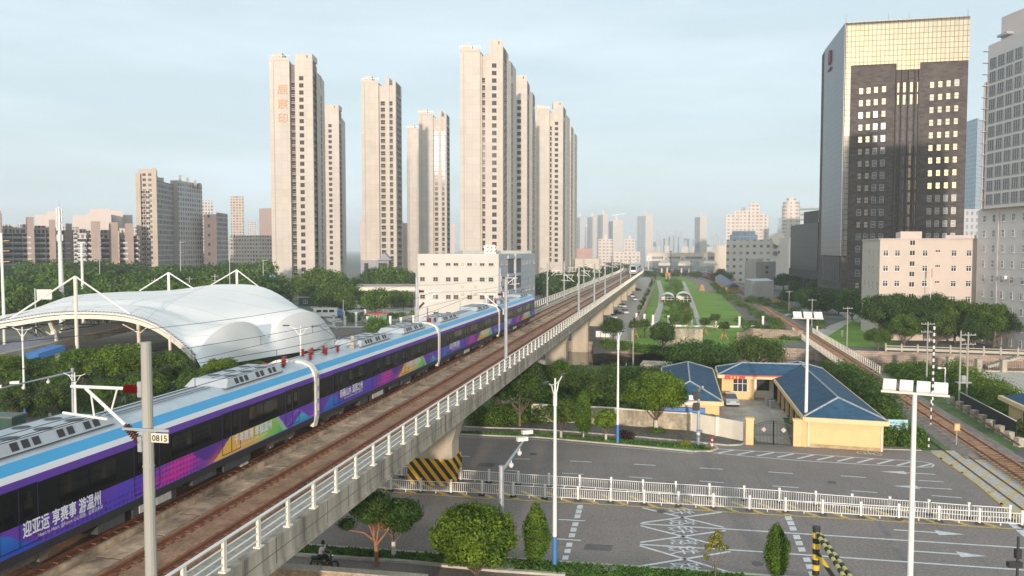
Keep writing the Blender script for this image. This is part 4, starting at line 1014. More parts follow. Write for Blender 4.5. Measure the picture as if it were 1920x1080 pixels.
sc=empty('motor_scooter',SP_+Vector((0,0,.02)),'dark motor scooter carrying the rider in the white shirt','scooter',rz=rz); sc.scale=(S,S,S)
b=MB(); b.tube([(-.75,0,.62),(-.35,0,.66),(.05,0,.64)],.14,8,r2=.12); b.build('seat',M['dark'],sc)
b=MB(); b.tube([(-.7,0,.45),(-.2,0,.42),(.0,0,.30),(.35,0,.28),(.48,0,.6),(.45,0,.95)],.12,8,r2=.07); b.box((.15,0,.27),(.5,.3,.06)); b.build('frame',mat('scooter_body',(.10,.09,.04),.35,.1,3),sc)
b=MB(); b.tube([(.42,-.3,1.02),(.46,0,.98),(.42,.3,1.02)],.02,6); b.build('handlebar',M['steel'],sc)
b=MB(); b.lathe((.55,0,.72),[(.09,0),(.09,.12)],8); b.build('headlight',M['shine'],sc)
for x in (-.6,.72):
    b=MB(); n=16
    vs=[]
    for y in (-.05,.05):
        for rr in (.17,.27): vs+=[(x+rr*math.cos(j*2*math.pi/n),y,.27+rr*math.sin(j*2*math.pi/n)) for j in range(n)]
    fs=[]
    for j in range(n):
        k=(j+1)%n; fs+=[(j,k,n+k,n+j),(2*n+j,3*n+j,3*n+k,2*n+k),(n+j,n+k,3*n+k,3*n+j),(j,2*n+j,2*n+k,k)]
    b.add(vs,fs)
    for j in range(0,n,4): b.beam((x,0,.27),(x+.18*math.cos(j*2*math.pi/n),0,.27+.18*math.sin(j*2*math.pi/n)),.02)
    b.build('wheel',M['dark'],sc)
b=MB(); b.tube([(.48,0,.75),(.72,0,.27)],.03,6); b.build('fork',M['steel'],sc)

for k,(u,v,l) in enumerate([(7,1.2,'dark scooter parked under the porch nearest the gate'),(11,1.3,'dark scooter parked under the porch, second from the gate'),(15,1.1,'dark scooter parked under the porch, third from the gate')]):
    o=copy_tree(sc); o.location=A+Ud*u+Pd*v+Vector((0,0,.08)); o.rotation_euler=(0,0,.3+.2*k); o['label']=l; o['group']='scooters parked under the porch'
hb=bpy.data.objects['yellow_house']
b=MB()
for q in (A+Pd*.15-Ud*.06,B-Pd*.2-Ud*.06): b.tube([(q.x,q.y,0),(q.x,q.y,3.2)],.055,6)
o=b.build('drainpipe',M['white'],hb); o.matrix_parent_inverse=Matrix.Translation(Vector((-37,-90,0)))
b=MB(); q=A+Pd*.4-Ud*.02; b.beam((q.x,q.y,.2),((B-Pd*.1-Ud*.02).x,(B-Pd*.1-Ud*.02).y,.2),.06,.4); o=b.build('plinth',mat('dirty_plinth',(.45,.33,.18),.9,.3,2),hb); o.matrix_parent_inverse=Matrix.Translation(Vector((-37,-90,0)))
for k,(x,y,l) in enumerate([(1440,760,'grey bin at the far left of the yard'),(1448,765,'grey bin beside the porch pillar')]):
    p=G(x,y,.05); b=MB(); b.prism([(-.3,-.3),(.3,-.3),(.35,.3),(-.35,.3)],0,.95); b.box((0,0,1.0),(.75,.7,.08)); tag(b.build('bin',M['grey'],loc=p),l,'bin')
# ---------------- ground railway on the right ----------------
def RX(Y): return 33.8+.208*Y-max(0,Y-330)**2*.00013
def RP(Y,t,z): return Vector((RX(Y)+t*.979,Y-t*.2036,z))
def rsweep(name,prof,ys,m,close=False):
    k=len(prof); vs=[RP(Y,t,z) for Y in ys for t,z in prof]; fs=[(i*k+j,i*k+j+1,(i+1)*k+j+1,(i+1)*k+j) for i in range(len(ys)-1) for j in range(k-1)]
    b=MB(); b.add(vs,fs); o=b.build(name,m); return tag(o,kind='structure')
ysA=[20,40,60,80,100,120,141]; ysB=list(np.arange(206,1000,22))
rsweep('railway_ballast',[(-3.2,.0),(-1.9,.30),(1.9,.30),(3.2,.0)],[83,100,120,142],M['ballast'])
b=MB(); b.add([RP(83,-3.2,.0),RP(83,3.2,.0),RP(83,1.9,.30),RP(83,-1.9,.30),RP(80.5,-3.2,.02),RP(80.5,3.2,.02)],[(4,5,2,3),(4,3,0),(5,1,2)]); tag(b.build('railway_ballast',M['ballast']),kind='structure')
rsweep('railway_ballast',[(-3.2,.0),(-1.9,.30),(1.9,.30),(3.2,.0)],ysB,M['ballast'])
def rails_on(Yr,t0,z,name='railway_track',sl=True,label=None,g=.85):
    b=MB()
    for s in (-g,g): b.tube([RP(Y,t0+s,z+.08) for Y in Yr],.075,4)
    sb=MB()
    root=empty(name,RP(Yr[0],t0,0),label,'railway track'); iv=-root.location
    o=b.build('rail',M['rust'],root); o.matrix_parent_inverse=Matrix.Translation(iv)
    if sl:
        for Y in np.arange(Yr[0],min(Yr[-1],420),.75): sb.box(RP(Y,t0,z-.03),(2.7,.3,.12),-.2036)
        o=sb.build('sleeper',M['bed'],root); o.matrix_parent_inverse=Matrix.Translation(iv); o['kind']='stuff'
rails_on(list(np.arange(24,1000,24)),0,.34,label='rusty single track railway running from the crossing over the river to the station')
rails_on(list(np.arange(40,92,10)),-3.3,.02,sl=False,label='pair of dark rails set in the concrete of the level crossing')
rails_on(list(np.arange(330,1000,24)),6.0,.3,sl=False,label='second far track right of the main line near the station')
rails_on(list(np.arange(400,1000,24)),-6.0,.3,sl=False,label='far track left of the main line near the station')
rails_on(list(np.arange(480,1000,24)),12.0,.3,sl=False,label='far track nearest the dark roofed shed')
rsweep('railway_ballast',[(-16,.1),(-14,.3),(16,.3),(18,.1)],list(np.arange(400,1000,24)),M['ballast'])
rsweep('railway_ballast',[(1,.1),(2,.32),(8,.32),(9.5,.1)],list(np.arange(320,410,22)),M['ballast'])
# sloping gravel on the park side
rsweep('gravel_bank',[(-11,.05),(-7,.35),(-3,.3)],list(np.arange(215,380,20)),M['gravel'])
# railway bridge
br=empty('railway_bridge',RP(173,0,0),'rusty girder bridge with white railings carrying the single track over the river','bridge'); iv=-br.location
def brp(name,b,m): o=b.build(name,m,br); o.matrix_parent_inverse=Matrix.Translation(iv); return o
b=MB()
for t in (-1.7,1.7): b.beam(RP(139,t,-.45),RP(207,t,-.45),.35,1.2)
brp('girder',b,M['rust']); b=MB(); b.beam(RP(138,0,.22),RP(207,0,.22),4.6,.1); brp('deck',b,M['bed'])
for t in (-2.5,2.5):
    b=MB()
    for z in (.45,.9,1.45): b.beam(RP(138,t,z),RP(207,t,z),.06,.06)
    rl=brp('railing',b,M['white'])
    pb=MB(); pb.box((0,0,.55),(.14,.14,1.4)); pb.box((0,0,-.15),(.5,.12,.1)); me=pb.mesh('railing_post',M['cream'])
    for k in range(46):
        o=link('post',me,rl,RP(138.2+k*1.5,t,.25),-.2036)
b=MB()
for Y in (150,172,192): p=RP(Y,0,-3); b.box((p.x,p.y,-1.7),(5,1.6,2.8),-.2)
brp('pier',b,M['concrete'])
# ---------------- vegetation ----------------
M['leaf_a']=leafmat('leaves_bright',(.032,.092,.008),(.24,.35,.026))
M['leaf_b']=leafmat('leaves_mid',(.030,.088,.010),(.17,.28,.026))
M['leaf_c']=leafmat('leaves_dark',(.023,.070,.014),(.105,.19,.028))
M['leaf_y']=leafmat('leaves_yellow',(.14,.16,.02),(.36,.33,.05))
M['leaf_p']=leafmat('leaves_purple',(.03,.012,.015),(.07,.03,.03))
M['leaf_o']=leafmat('leaves_olive',(.04,.085,.014),(.14,.21,.03))
def leaves(rng,blobs,n,size,fill=.55):
    """leaf-sized faces spread through lobes; blobs=(cx,cy,cz,rx,ry,rz)"""
    B=np.array(blobs); wgt=(B[:,3]*B[:,4]*B[:,5])**.667; wgt/=wgt.sum()
    idx=rng.choice(len(B),n,p=wgt); d=rng.normal(size=(n,3)); d/=np.linalg.norm(d,axis=1)[:,None]
    r=(fill+(1-fill)*rng.rand(n))**.8*(1+.16*rng.normal(size=n))
    c=B[idx,:3]+d*B[idx,3:]*r[:,None]
    nrm=d+rng.normal(size=(n,3))*.55; nrm/=np.linalg.norm(nrm,axis=1)[:,None]
    t=np.cross(nrm,rng.normal(size=(n,3))); t/=np.linalg.norm(t,axis=1)[:,None]; b=np.cross(nrm,t)
    s=size*(.6+.8*rng.rand(n))[:,None]; fold=nrm*s*.25
    v=np.stack([c-t*s,c-b*s*.55+fold,c+t*s,c+b*s*.55+fold],1).reshape(-1,3)
    f=np.arange(4*n).reshape(n,4)
    return v,f
def npmesh(name,v,f,m,smooth=False):
    me=bpy.data.meshes.new(name); me.vertices.add(len(v)); me.vertices.foreach_set('co',v.astype(np.float32).ravel())
    me.loops.add(f.size); me.loops.foreach_set('vertex_index',f.astype(np.int32).ravel()); me.polygons.add(len(f))
    me.polygons.foreach_set('loop_start',np.arange(0,f.size,f.shape[1],dtype=np.int32)); me.materials.append(m); me.update(); me.validate(); return me
def make_tree(seed,h,w,th,n,size,lm,bm=None,nb=16,fill=.5,squash=1.0,limbs=6):
    """round broad tree: returns (trunk mesh, crown mesh) with height h, width w, bare trunk th"""
    rng=np.random.RandomState(seed); bm=bm or M['bark']; ch=(h-th)/2; cz=th+ch
    blobs=[(0,0,cz,w*.30,w*.30,ch*.62)]
    for k in range(nb):
        a=k*2.4+rng.rand(); e=-.45+1.35*((k+.5)/nb); rr=math.sqrt(max(0.05,1-e*e))
        q=.62+.18*rng.rand(); s=(.17+.12*rng.rand()) if nb<20 else (.075+.10*rng.rand()); q=q if nb<20 else .52+.42*rng.rand()
        blobs.append((w/2*q*rr*math.cos(a),w/2*q*rr*math.sin(a),cz+ch*e*.72*squash,w*s,w*s,max(ch*.26,w*s*.72)))
    v,f=leaves(rng,blobs,n,size,fill); v[:,2]=np.maximum(v[:,2],th*.75)
    cm=npmesh('crown',v,f,lm)
    b=MB(); lm_=bm is M['lime']
    if lm_: b.mat(1).lathe((0,0,-.1),[(w*.028+.085,0),(w*.024+.07,min(1.3,th))],8); b.mat(0)
    b.tube([(0,0,-.1),(.03*w*rng.randn()*.3,0,th*.6),(0,.05,cz)],w*.026+.07,7,r2=w*.012+.02)
    for k in range(limbs):
        a=k*6.28/limbs+rng.rand(); z0=th*(.7+.5*rng.rand()); q=w*.32; b.tube([(0,0,z0),(q*.5*math.cos(a),q*.5*math.sin(a),z0+ch*.35),(q*math.cos(a),q*math.sin(a),z0+ch*(.7+.4*rng.rand()))],w*.012+.03,5,r2=.02)
    return b.mesh('trunk',[M['bark'],M['lime']] if lm_ else bm),cm
def make_cone(seed,h,w,th,n,size,lm):
    rng=np.random.RandomState(seed); blobs=[]
    for k in range(9):
        u=k/8; blobs.append((.04*w*rng.randn(),.04*w*rng.randn(),th+(h-th)*(.08+.84*u),w*.5*math.sin(math.pi*(.22+.70*u))**.8+.05,w*.5*math.sin(math.pi*(.22+.70*u))**.8+.05,(h-th)*.13))
    v,f=leaves(rng,blobs,n,size,.7); b=MB(); b.tube([(0,0,-.1),(0,0,h*.7)],.10,6,r2=.03)
    return b.mesh('trunk',M['lime']),npmesh('crown',v,f,lm)
def place(proto,p,label,cat='tree',group=None,s=1.0,rz=0,name='tree',sz=None):
    root=empty(name,p,label,cat,group,rz); root.scale=(s,s,sz or s)
    link('trunk',proto[0],root); link('crown',proto[1],root); return root
# near individual trees
t=make_tree(11,5.0,5.9,.05,26000,.11,M['leaf_a'],nb=58,fill=.62)
place(t,G(893,1078),'dense bright green round tree at the near edge of the road, right of the viaduct',rz=1)
t=make_tree(12,7.4,7.5,1.5,24000,.14,M['leaf_a'],M['lime'],nb=58,fill=.62,squash=1.0)
place(t,G(1230,806),'large round green tree with whitewashed trunk standing before the mouldy wall',rz=2)
t=make_cone(13,4.2,1.65,.5,12000,.08,M['leaf_b'])
place(t,G(1004,1060),'dark cone shaped bush tree beside the near street lamp',name='conifer')
place(t,G(1457,1085+0),'small cone shaped bush tree at the bottom edge near the striped barrier',name='conifer',s=.86,rz=2)
t=make_cone(14,5.6,2.0,1.0,9000,.10,M['leaf_b'])
place(t,G(1094,824),'cone shaped dark green tree on the far verge left of the second street lamp',name='conifer')
t=make_tree(15,3.9,2.6,1.0,6000,.12,M['leaf_a'],M['lime'],nb=14)
place(t,G(1136,828),'small light green tree on the far verge between the cone tree and the lamp')
t=make_tree(16,5.0,3.0,1.0,9000,.13,M['leaf_o'],M['lime'],nb=16)
place(t,G(1052,822),'light green tree partly behind the near street lamp on the far verge')
# sparse reddish tree under the viaduct
rng=np.random.RandomState(5)
bl=[(-3.0,0,4.4,.9,.9,.6),(-1.6,.3,6.2,1.5,1.3,1.2),(.0,0,6.6,1.6,1.5,1.2),(1.6,.2,5.2,1.3,1.2,1.1),(2.9,-.1,5.9,1.5,1.3,1.2),(2.6,.2,4.4,1.1,1.1,.9),(-.6,.1,5.2,1.3,1.1,.8),(4.0,0,5.6,.8,.8,1.0)]
v,f=leaves(rng,bl,14000,.13,.45); cm=npmesh('crown',v,f,M['leaf_c'])
b=MB(); b.tube([(0,0,-.1),(0,0,1.6),(-.1,0,2.7)],.24,8,r2=.18)
for L_ in ([(-.1,0,2.6),(-1.2,0,3.5),(-2.6,.1,3.7),(-4.4,.2,4.4)],[(-.1,0,2.6),(-.6,0,4.0),(-1.4,.2,6.0)],[(0,0,2.4),(.3,.1,4.4),(.1,.1,6.4)],[(0,0,2.2),(.9,0,3.4),(1.9,0,4.6),(2.9,0,5.6)],[(-.2,0,3.2),(-.3,-.3,4.6),(.4,-.3,5.8)],[(1.2,0,3.8),(1.6,.3,5.2)]): b.tube(L_,.12,6,r2=.03)
for k in range(40):
    a=rng.rand()*6.28; p0=Vector((-.3+rng.rand()*1.2,0,3.4+rng.rand())); b.tube([p0,p0+Vector((math.cos(a)*1.0,math.sin(a)*.6,.6+rng.rand()))],.02,4,r2=.01)
place((b.mesh('trunk',M['redbark']),cm),G(706,1062),'spreading tree with bare reddish limbs in front of the striped guard',s=.68)
t=make_tree(17,4.3,3.0,1.5,5000,.12,M['leaf_b'],M['lime'],nb=12)
place(t,G(738,1046),'dark tree with a staked whitewashed trunk right behind the reddish tree')
# small yellow sapling
rng=np.random.RandomState(6); v,f=leaves(rng,[(0,0,2.6,.55,.5,.5),(-.45,0,2.2,.35,.3,.3),(.5,0,2.3,.4,.3,.3),(-.6,0,1.6,.25,.2,.2),(.2,.1,3.1,.35,.3,.3)],420,.11,.3)
b=MB(); b.tube([(0,0,-.1),(0,0,1.0)],.06,6)
for a in ((-.5,0,2.2),(.0,0,2.8),(.5,0,2.4),(.9,0,2.0)): b.tube([(0,0,1.0),(a[0]*.6,0,1.5),a],.03,5,r2=.012)
for a in (.7,2.5,4.6): b.tube([(.55*math.cos(a),.55*math.sin(a),0),(0,0,1.2)],.03,5)
place((b.mesh('trunk',M['bark']),npmesh('crown',v,f,M['leaf_y'])),G(1340,1088),'small staked sapling with sparse yellow leaves in front of the road lettering')
# bushes
def bush(p,w,h,lm,label,seed=1,n=1500,size=.1,name='shrub',cat='shrub',group=None):
    rng=np.random.RandomState(seed); bl=[(w*.22*rng.randn(),w*.22*rng.randn()*.6,h*(.4+.15*rng.rand()),w*.32,w*.32,h*.42) for _ in range(6)]
    v,f=leaves(rng,bl,n,size,.6); v[:,2]=np.maximum(v[:,2],.02); o=link(name,npmesh(name,v,f,lm),None,p); return tag(o,label,cat,group)
bush(G(1176,826),1.3,1.3,M['leaf_p'],'round dark purple bush on the far grass verge',1,1800,.08)
bush(G(1286,838),1.0,.9,M['leaf_y'],'small round yellow green bush near the traffic signal',2,1200,.08)
bush(G(1232,812),1.6,.6,M['leaf_b'],'low green bush round the foot of the big roadside tree',3,1000,.08)
# trees round the left canopy
K=[make_tree(20+i,10,9.5,1.8,16000,.2,M['leaf_a' if i<1 else 'leaf_b'],M['lime'],nb=58,fill=.6) for i in range(3)]
for i,(x,Y,top,s,k,l) in enumerate([(225,112,640,1.0,0,'bright green round tree left of the near pole before the canopy'),(150,118,648,1.0,1,'broad green tree left of the brightest tree before the canopy'),(310,116,655,1.0,2,'dark green tree right of the near pole under the canopy edge'),(70,122,668,.95,1,'green tree between the two left lamps'),(5,118,662,1.0,0,'light green tree at the left edge below the canopy'),(410,119,668,.9,0,'bright green tree in front of the canopy tip'),(475,124,675,.85,2,'green tree just behind the train roof before the canopy'),(265,106,690,.8,2,'lower green tree right in front of the brightest tree'),(190,105,705,.75,1,'low tree behind the diagonal tube of the near pole'),(360,110,690,.8,1,'lower tree behind the near carriage roof'),(520,128,683,.7,1,'small tree behind the roof insulators of the train'),(110,109,700,.7,2,'low dark tree between the two left street lamps')]):
    h=ZY(top,Y); sc_=h/10; place(K[k],(XZ(x,Y),Y,0),l,group='trees before the white canopy',s=sc_*s if False else sc_,rz=i*1.3)
t=make_cone(31,6.3,3.0,.9,7000,.14,M['leaf_c'])
for x,Y,l in ((32,100,'cone shaped tree at the left edge by the first lamp'),(122,101,'cone shaped tree between the left lamps behind the gantry arm'),(352,103,'cone shaped tree behind the near carriage')): place(t,(XZ(x,Y),Y,0),l,name='conifer',group='cone shaped trees by the left road')
t=make_tree(33,4.6,4.0,1.5,3500,.14,M['leaf_o'],M['lime'],nb=10)
for x,Y,l in ((85,99,'small pale green young tree beside the left road'),(12,98,'small young tree at the left edge of the verge')): place(t,(XZ(x,Y),Y,0),l,group='young trees by the left road')
# far left belt
KB=[make_tree(40+i,10,10,1.0,2600,.42,M[['leaf_c','leaf_b','leaf_c'][i]],nb=16,fill=.6,limbs=4) for i in range(3)]
rng=np.random.RandomState(77)
def belt(x0,x1,y0,y1,top0,top1,n,group,where,kk=None,smin=.8):
    for i in range(n):
        x=x0+(x1-x0)*(i+.5+.6*(rng.rand()-.5))/n; Y=y0+(y1-y0)*rng.rand(); tp=top0+(top1-top0)*rng.rand(); h=max(4,ZY(tp,Y)); s=h/10
        a=place(KB[kk if kk is not None else rng.randint(3)],(XZ(x,Y),Y,0),'leafy green tree '+where,group=group,s=s,rz=rng.rand()*6)
belt(-10,520,330,400,486,502,20,'far trees before the left apartments','in the far row before the left apartment blocks')
belt(-10,520,250,310,500,522,18,'middle trees behind the canopy','in the middle row behind the white canopy')
belt(-10,450,216,242,524,545,14,'near trees behind the canopy','close behind the white canopy edge',1)
belt(560,680,300,360,500,530,8,'trees at the foot of the left towers','between the two leftmost beige towers')
belt(590,760,250,300,530,552,8,'small trees by the building site','beside the green huts below the towers',1)
belt(690,790,300,420,492,520,5,'trees beside the gatehouse','beside the low gatehouse and the white block')
belt(1005,1090,290,420,505,525,9,'trees left of the viaduct','left of the far viaduct before the beige towers')
belt(1090,1185,430,640,496,505,10,'far trees left of the viaduct','on the far left side of the viaduct')
belt(1210,1310,560,640,507,513,9,'trees before the station','in front of the station platforms',0)
belt(1335,1400,500,620,500,512,5,'trees beside the station tracks','between the station tracks and the white offices',0)
# right street trees
SPOTS=[(1400,560,1),(1430,480,1),(1470,420,0),(1500,380,2),(1535,340,0),(1560,310,2),(1590,300,1),(1480,300,0),(1510,290,1),(1545,270,0),(1575,262,2),(1600,245,1),(1528,252,2),(1625,232,0),(1640,225,2)]
for i,(x,Y,k) in enumerate(SPOTS):
    tp=468+(72 if Y<330 else 30)*(.95+.1*rng.rand()) if Y<330 else 468+(22-9.5)/Y*1470
    h=ZY(tp,Y); place(KB[k],(XZ(x,Y),Y,0),'round green street tree in the rows before the dark office blocks',group='street trees before the dark offices',s=max(h,7)/10,rz=i)
# big trees right
KR=[make_tree(60+i,14,15,2.2,22000,.24,M['leaf_c' if i==0 else 'leaf_b'],nb=58,fill=.6,squash=.9) for i in range(2)]
for i,(x,Y,top,k,l) in enumerate([(1672,186,543,0,'huge dark spreading tree left before the pink block'),(1735,190,540,0,'huge dark tree right of the first one before the pink block'),(1795,185,555,1,'large dark green tree below the red flag'),(1868,176,562,1,'large dark green tree at the right before the grey pink block'),(1935,172,570,0,'large tree cut by the right edge'),(1700,176,585,1,'lower green tree in front of the huge dark trees'),(1650,172,612,1,'low tree hanging over the river wall'),(1830,172,600,0,'lower dark tree behind the stone balustrade')]):
    h=ZY(top,Y); place(KR[k],(XZ(x,Y),Y,0),l,group='big trees on the right bank',s=h/14,rz=i*2)
t=make_tree(64,9,7,1.5,9000,.2,M['leaf_o'],nb=14,fill=.35); place(t,(XZ(1760,172),172,0),'pale drooping willow in front of the dark right trees')
t=make_tree(65,6.3,10.5,1.2,9000,.2,M['leaf_c'],nb=18,fill=.35); place(t,(XZ(1315,132),132,0),'wide dark tree behind the small blue roof by the river')
t=make_tree(66,6.2,10,1.4,7000,.2,M['leaf_o'],nb=18,fill=.3); place(t,(XZ(1423,140),140,0),'pale yellow green tree behind the rear blue roof')
t=make_tree(67,6.5,5.5,1.2,5000,.2,M['leaf_c'],nb=12)
place(t,G(1242,660),'dark green tree beside the old stone bridge stub'); place(t,G(1150,640),'dark tree at the end of the parking strip',rz=2,s=.9)
t=make_tree(68,9.5,7,2.0,10000,.2,M['leaf_c'],nb=16)
for x,y,l in ((935,790,'dark tree in the shade under the viaduct, left'),(975,800,'dark tree in the shade beside the orange lit pier')): place(t,G(x,y),l,s=.9,rz=x)
t=make_tree(69,5,3.8,.6,5000,.16,M['leaf_b'],nb=12)
place(t,G(1050,735),'small green tree climbing the front of a viaduct pier')
place(t,G(1010,742),'bushy green tree left of the climbing plant at the pier')
# young staked trees in the park
t=make_tree(70,4.6,3.0,2.0,900,.2,M['leaf_o'],nb=10,fill=.3)
def staked(x,y,l,s=1.0):
    p=G(x,y); place(t,p,l,group='young staked park trees',s=s,rz=x,name='young_tree')
    r=empty('tree_stake',p+Vector((.01,0,0)),'yellow timber stakes round the '+l,'tree stake','timber tree stakes'); b=MB()
    for k in range(4): a=.78+k*1.57; b.tube([(1.2*math.cos(a),1.2*math.sin(a),0),(.25*math.cos(a),.25*math.sin(a),1.9)],.06,5)
    b.build('prop',M['stk'],r)
    b=MB(); 
    for k in range(4): a=.78+k*1.57; c=a+1.57; b.tube([(.75*math.cos(a),.75*math.sin(a),1.0),(.75*math.cos(c),.75*math.sin(c),1.0)],.05,5)
    b.build('crossbar',M['stk'],r)
M['stk']=mat('stake_yellow',(.50,.36,.08),.8,.1,2)
for x,y,l in [(1190,634,'young tree nearest the viaduct on the lawn'),(1209,632,'young tree second from the viaduct on the lawn'),(1264,622,'young tree right of the dark tree at the fence'),(1320,628,'young tree in the middle of the lawn strip'),(1340,619,'young tree just right of the middle one'),(1357,637,'thin young tree on the right of the lawn strip'),(1285,591,'young tree inside the park behind the fence'),(1290,619,'small tree against the park fence')]: staked(x,y,l)
# ground cover: shrubs growing as a mass
def cover(name,px,n,size,h,lm,label,seed,z=0.0,cl=60,spread=1.2):
    rng=np.random.RandomState(seed); poly=gp(px); P0=np.array(poly); lo=P0.min(0);hi=P0.max(0); pts=[]
    while len(pts)<cl:
        x,y=lo+(hi-lo)*rng.rand(2); c=False;k=len(poly)
        for i in range(k):
            x1,y1=poly[i];x2,y2=poly[(i+1)%k]
            if (y1>y)!=(y2>y) and x<(x2-x1)*(y-y1)/(y2-y1)+x1: c=not c
        if c: pts.append((x,y))
    bl=[(x,y,z+h*.25*(.4+rng.rand()),spread*(.6+.8*rng.rand()),spread*(.6+.8*rng.rand()),h*(.35+.5*rng.rand())) for x,y in pts]
    v,f=leaves(rng,bl,n,size,.7); v[:,2]=np.maximum(v[:,2],z+.02)
    return tag(link(name,npmesh(name,v,f,lm)),label,'undergrowth',None,'stuff')
cover('undergrowth',[(1000,722),(1120,706),(1200,700),(1290,702),(1280,770),(1190,780),(1080,770),(1000,790),(960,790)],26000,.22,2.0,M['leaf_b'],'tangled green weeds and shrubs between the river and the roadside wall',1,cl=150,spread=1.6)
cover('undergrowth',[(1090,716),(1150,706),(1170,760),(1090,765),(1050,740)],9000,.2,3.4,M['leaf_o'],'taller pale reeds and shrubs in the middle of the vacant plot',2,cl=40,spread=1.4)
cover('hedge',[(880,793),(960,786),(1020,786),(1020,797),(900,800)],9000,.16,2.6,M['leaf_b'],'thick green hedge covering the fence below the viaduct',3,cl=50,spread=1.0)
cover('undergrowth',[(1545,700),(1600,700),(1655,760),(1700,820),(1730,836),(1665,834),(1665,790)],26000,.18,2.4,M['leaf_b'],'thick bushes between the yellow house and the railway track',4,cl=110,spread=1.3)
cover('undergrowth',[(1560,705),(1640,745),(1690,800),(1670,800)],6000,.2,4.0,M['leaf_c'],'taller dark bushes at the back of the yellow house',5,cl=22,spread=1.6)
cover('ivy',[(1654,833),(1730,838),(1732,842),(1654,838)],7000,.13,2.4,M['leaf_b'],'green ivy covering the fence behind the notice board',6,cl=34,spread=.6)
cover('undergrowth',[(1660,695),(1735,690),(1790,720),(1850,760),(1920,800),(1990,850),(1900,800),(1790,745),(1720,725)],26000,.18,2.0,M['leaf_b'],'green bushes along the far side of the railway track',7,cl=120,spread=1.3)
cover('hedge',[(1770,700),(1820,715),(1900,758),(1925,775),(1925,800),(1870,780),(1800,740)],20000,.18,3.2,M['leaf_a'],'bright green overgrown hedge before the pale parking lot',8,cl=80,spread=1.4)
cover('hedge',[(1380,600),(1440,612),(1500,632),(1490,640),(1400,628)],7000,.2,1.6,M['leaf_b'],'hedge on the park side of the railway',9,cl=40,spread=1.2)
cover('hedge',[(1335,532),(1360,548),(1400,575),(1440,600),(1475,618),(1462,618),(1420,598),(1380,572),(1335,540)],12000,.26,2.2,M['leaf_b'],'dark clipped hedge between the lawn and the railway',10,cl=90,spread=1.5)
cover('undergrowth',[(1400,560),(1440,565),(1520,600),(1560,625),(1540,622),(1480,590),(1400,568)],9000,.26,2.4,M['leaf_b'],'weeds along the right side of the railway embankment',11,cl=60,spread=1.8)
cover('undergrowth',[(1130,640),(1250,655),(1330,640),(1330,650),(1250,668),(1130,655)],8000,.2,.9,M['leaf_b'],'weeds on the far river bank below the lawn',12,cl=70,spread=1.4)
cover('nursery_shrubs',[(1246,526),(1276,526),(1286,560),(1304,612),(1240,612),(1250,560)],14000,.26,1.8,M['leaf_b'],'rows of dense nursery shrubs between the two garden paths',13,cl=150,spread=1.2)
cover('undergrowth',[(1195,612),(1212,560),(1232,520),(1226,520),(1205,560),(1186,606)],5000,.25,1.5,M['leaf_b'],'narrow strip of bushes along the parking lot wall',14,cl=50,spread=.6)
cover('undergrowth',[(-20,720),(480,700),(480,770),(-20,790)],22000,.2,2.0,M['leaf_c'],'dark shrubs filling the shade under the canopy trees',15,cl=140,spread=1.8)
cover('undergrowth',[(640,590),(780,590),(780,600),(640,605)],5000,.25,1.6,M['leaf_b'],'low green weeds along the fence of the building site',16,cl=30,spread=1.5)
bush(G(712,640),8,6,M['leaf_b'],'dark green bush on the gravel patch before the site fence',21,5000,.22)
# ---------------- park and parking ----------------
strip('lawn',[(1172,652),(1212,560),(1232,518),(1335,522),(1400,568),(1450,610),(1500,640),(1380,652),(1300,660)],.03,M['lawn'])
strip('parking_lot',[(1128,640),(1150,560),(1168,522),(1222,520),(1224,545),(1198,605),(1185,640)],.05,M['slab'])
strip('gravel_bank',[(1112,640),(1175,640),(1168,658),(1112,664)],.035,M['gravel'])
strip('garden_path',[(1216,614),(1233,614),(1243,575),(1245,548),(1238,526),(1231,526),(1236,550),(1233,575)],.06,M['slab'])
strip('garden_path',[(1309,614),(1318,614),(1300,562),(1284,528),(1278,528),(1290,560)],.06,M['slab'])
strip('parking_lot',[(1815,697),(1925,697),(2000,700),(2000,790),(1925,768),(1870,735),(1815,712)],.04,M['slab'])
strip('lawn',[(1538,640),(1600,600),(1680,640),(1690,652),(1600,650)],.04,M['lawn'])
strip('street',[(1440,600),(1560,560),(1620,600),(1540,640),(1530,620),(1590,598),(1550,575)],.035,M['slab'])
strip('gravel_yard',[(620,612),(800,612),(800,700),(600,700)],.03,M['gravel'])
strip('street',[(560,560),(800,550),(800,600),(620,605)],.035,M['slab'])
strip('side_road',[(-60,811),(330,801),(520,790),(520,786),(330,789),(-60,796)],.03,M['asphalt'])
def posts_fence(name,px,h,label,pw=.55,bars=True,mw=None,base=.5,cat='fence',panel=True):
    pts=[G(x,y) for x,y in px]; root=empty(name,pts[0],label,cat); iv=-pts[0]; mw=mw or M['white']
    pb=MB(); pb.box((0,0,h/2),(pw,pw,h)); pb.box((0,0,h+.06),(pw+.16,pw+.16,.14)); me=pb.mesh('pillar',mw)
    for p in pts: link('pillar',me,root,p+iv)
    for a,c in zip(pts,pts[1:]):
        a=a+iv;c=c+iv
        if base: b=MB(); b.beam((a.x,a.y,base/2),(c.x,c.y,base/2),.3,base); b.build('plinth',mw,root)
        if bars:
            b=MB(); L=(c-a).length; n=max(4,int(L/.35))
            for z in (base+.2,h*.85): b.beam((a.x,a.y,z),(c.x,c.y,z),.05)
            for k in range(1,n): q=a.lerp(c,k/n); b.beam((q.x,q.y,base),(q.x,q.y,h*.9),.03)
            b.build('bars',M['dark'],root)
posts_fence('park_fence',[(1253,612),(1297,613),(1341,614),(1386,614),(1430,613)],3.0,'park fence of white pillars and dark bars at the end of the lawn')
posts_fence('park_gate',[(1193,606),(1208,608),(1224,610)],2.9,'white gate posts with a beam at the left end of the park fence',bars=False)
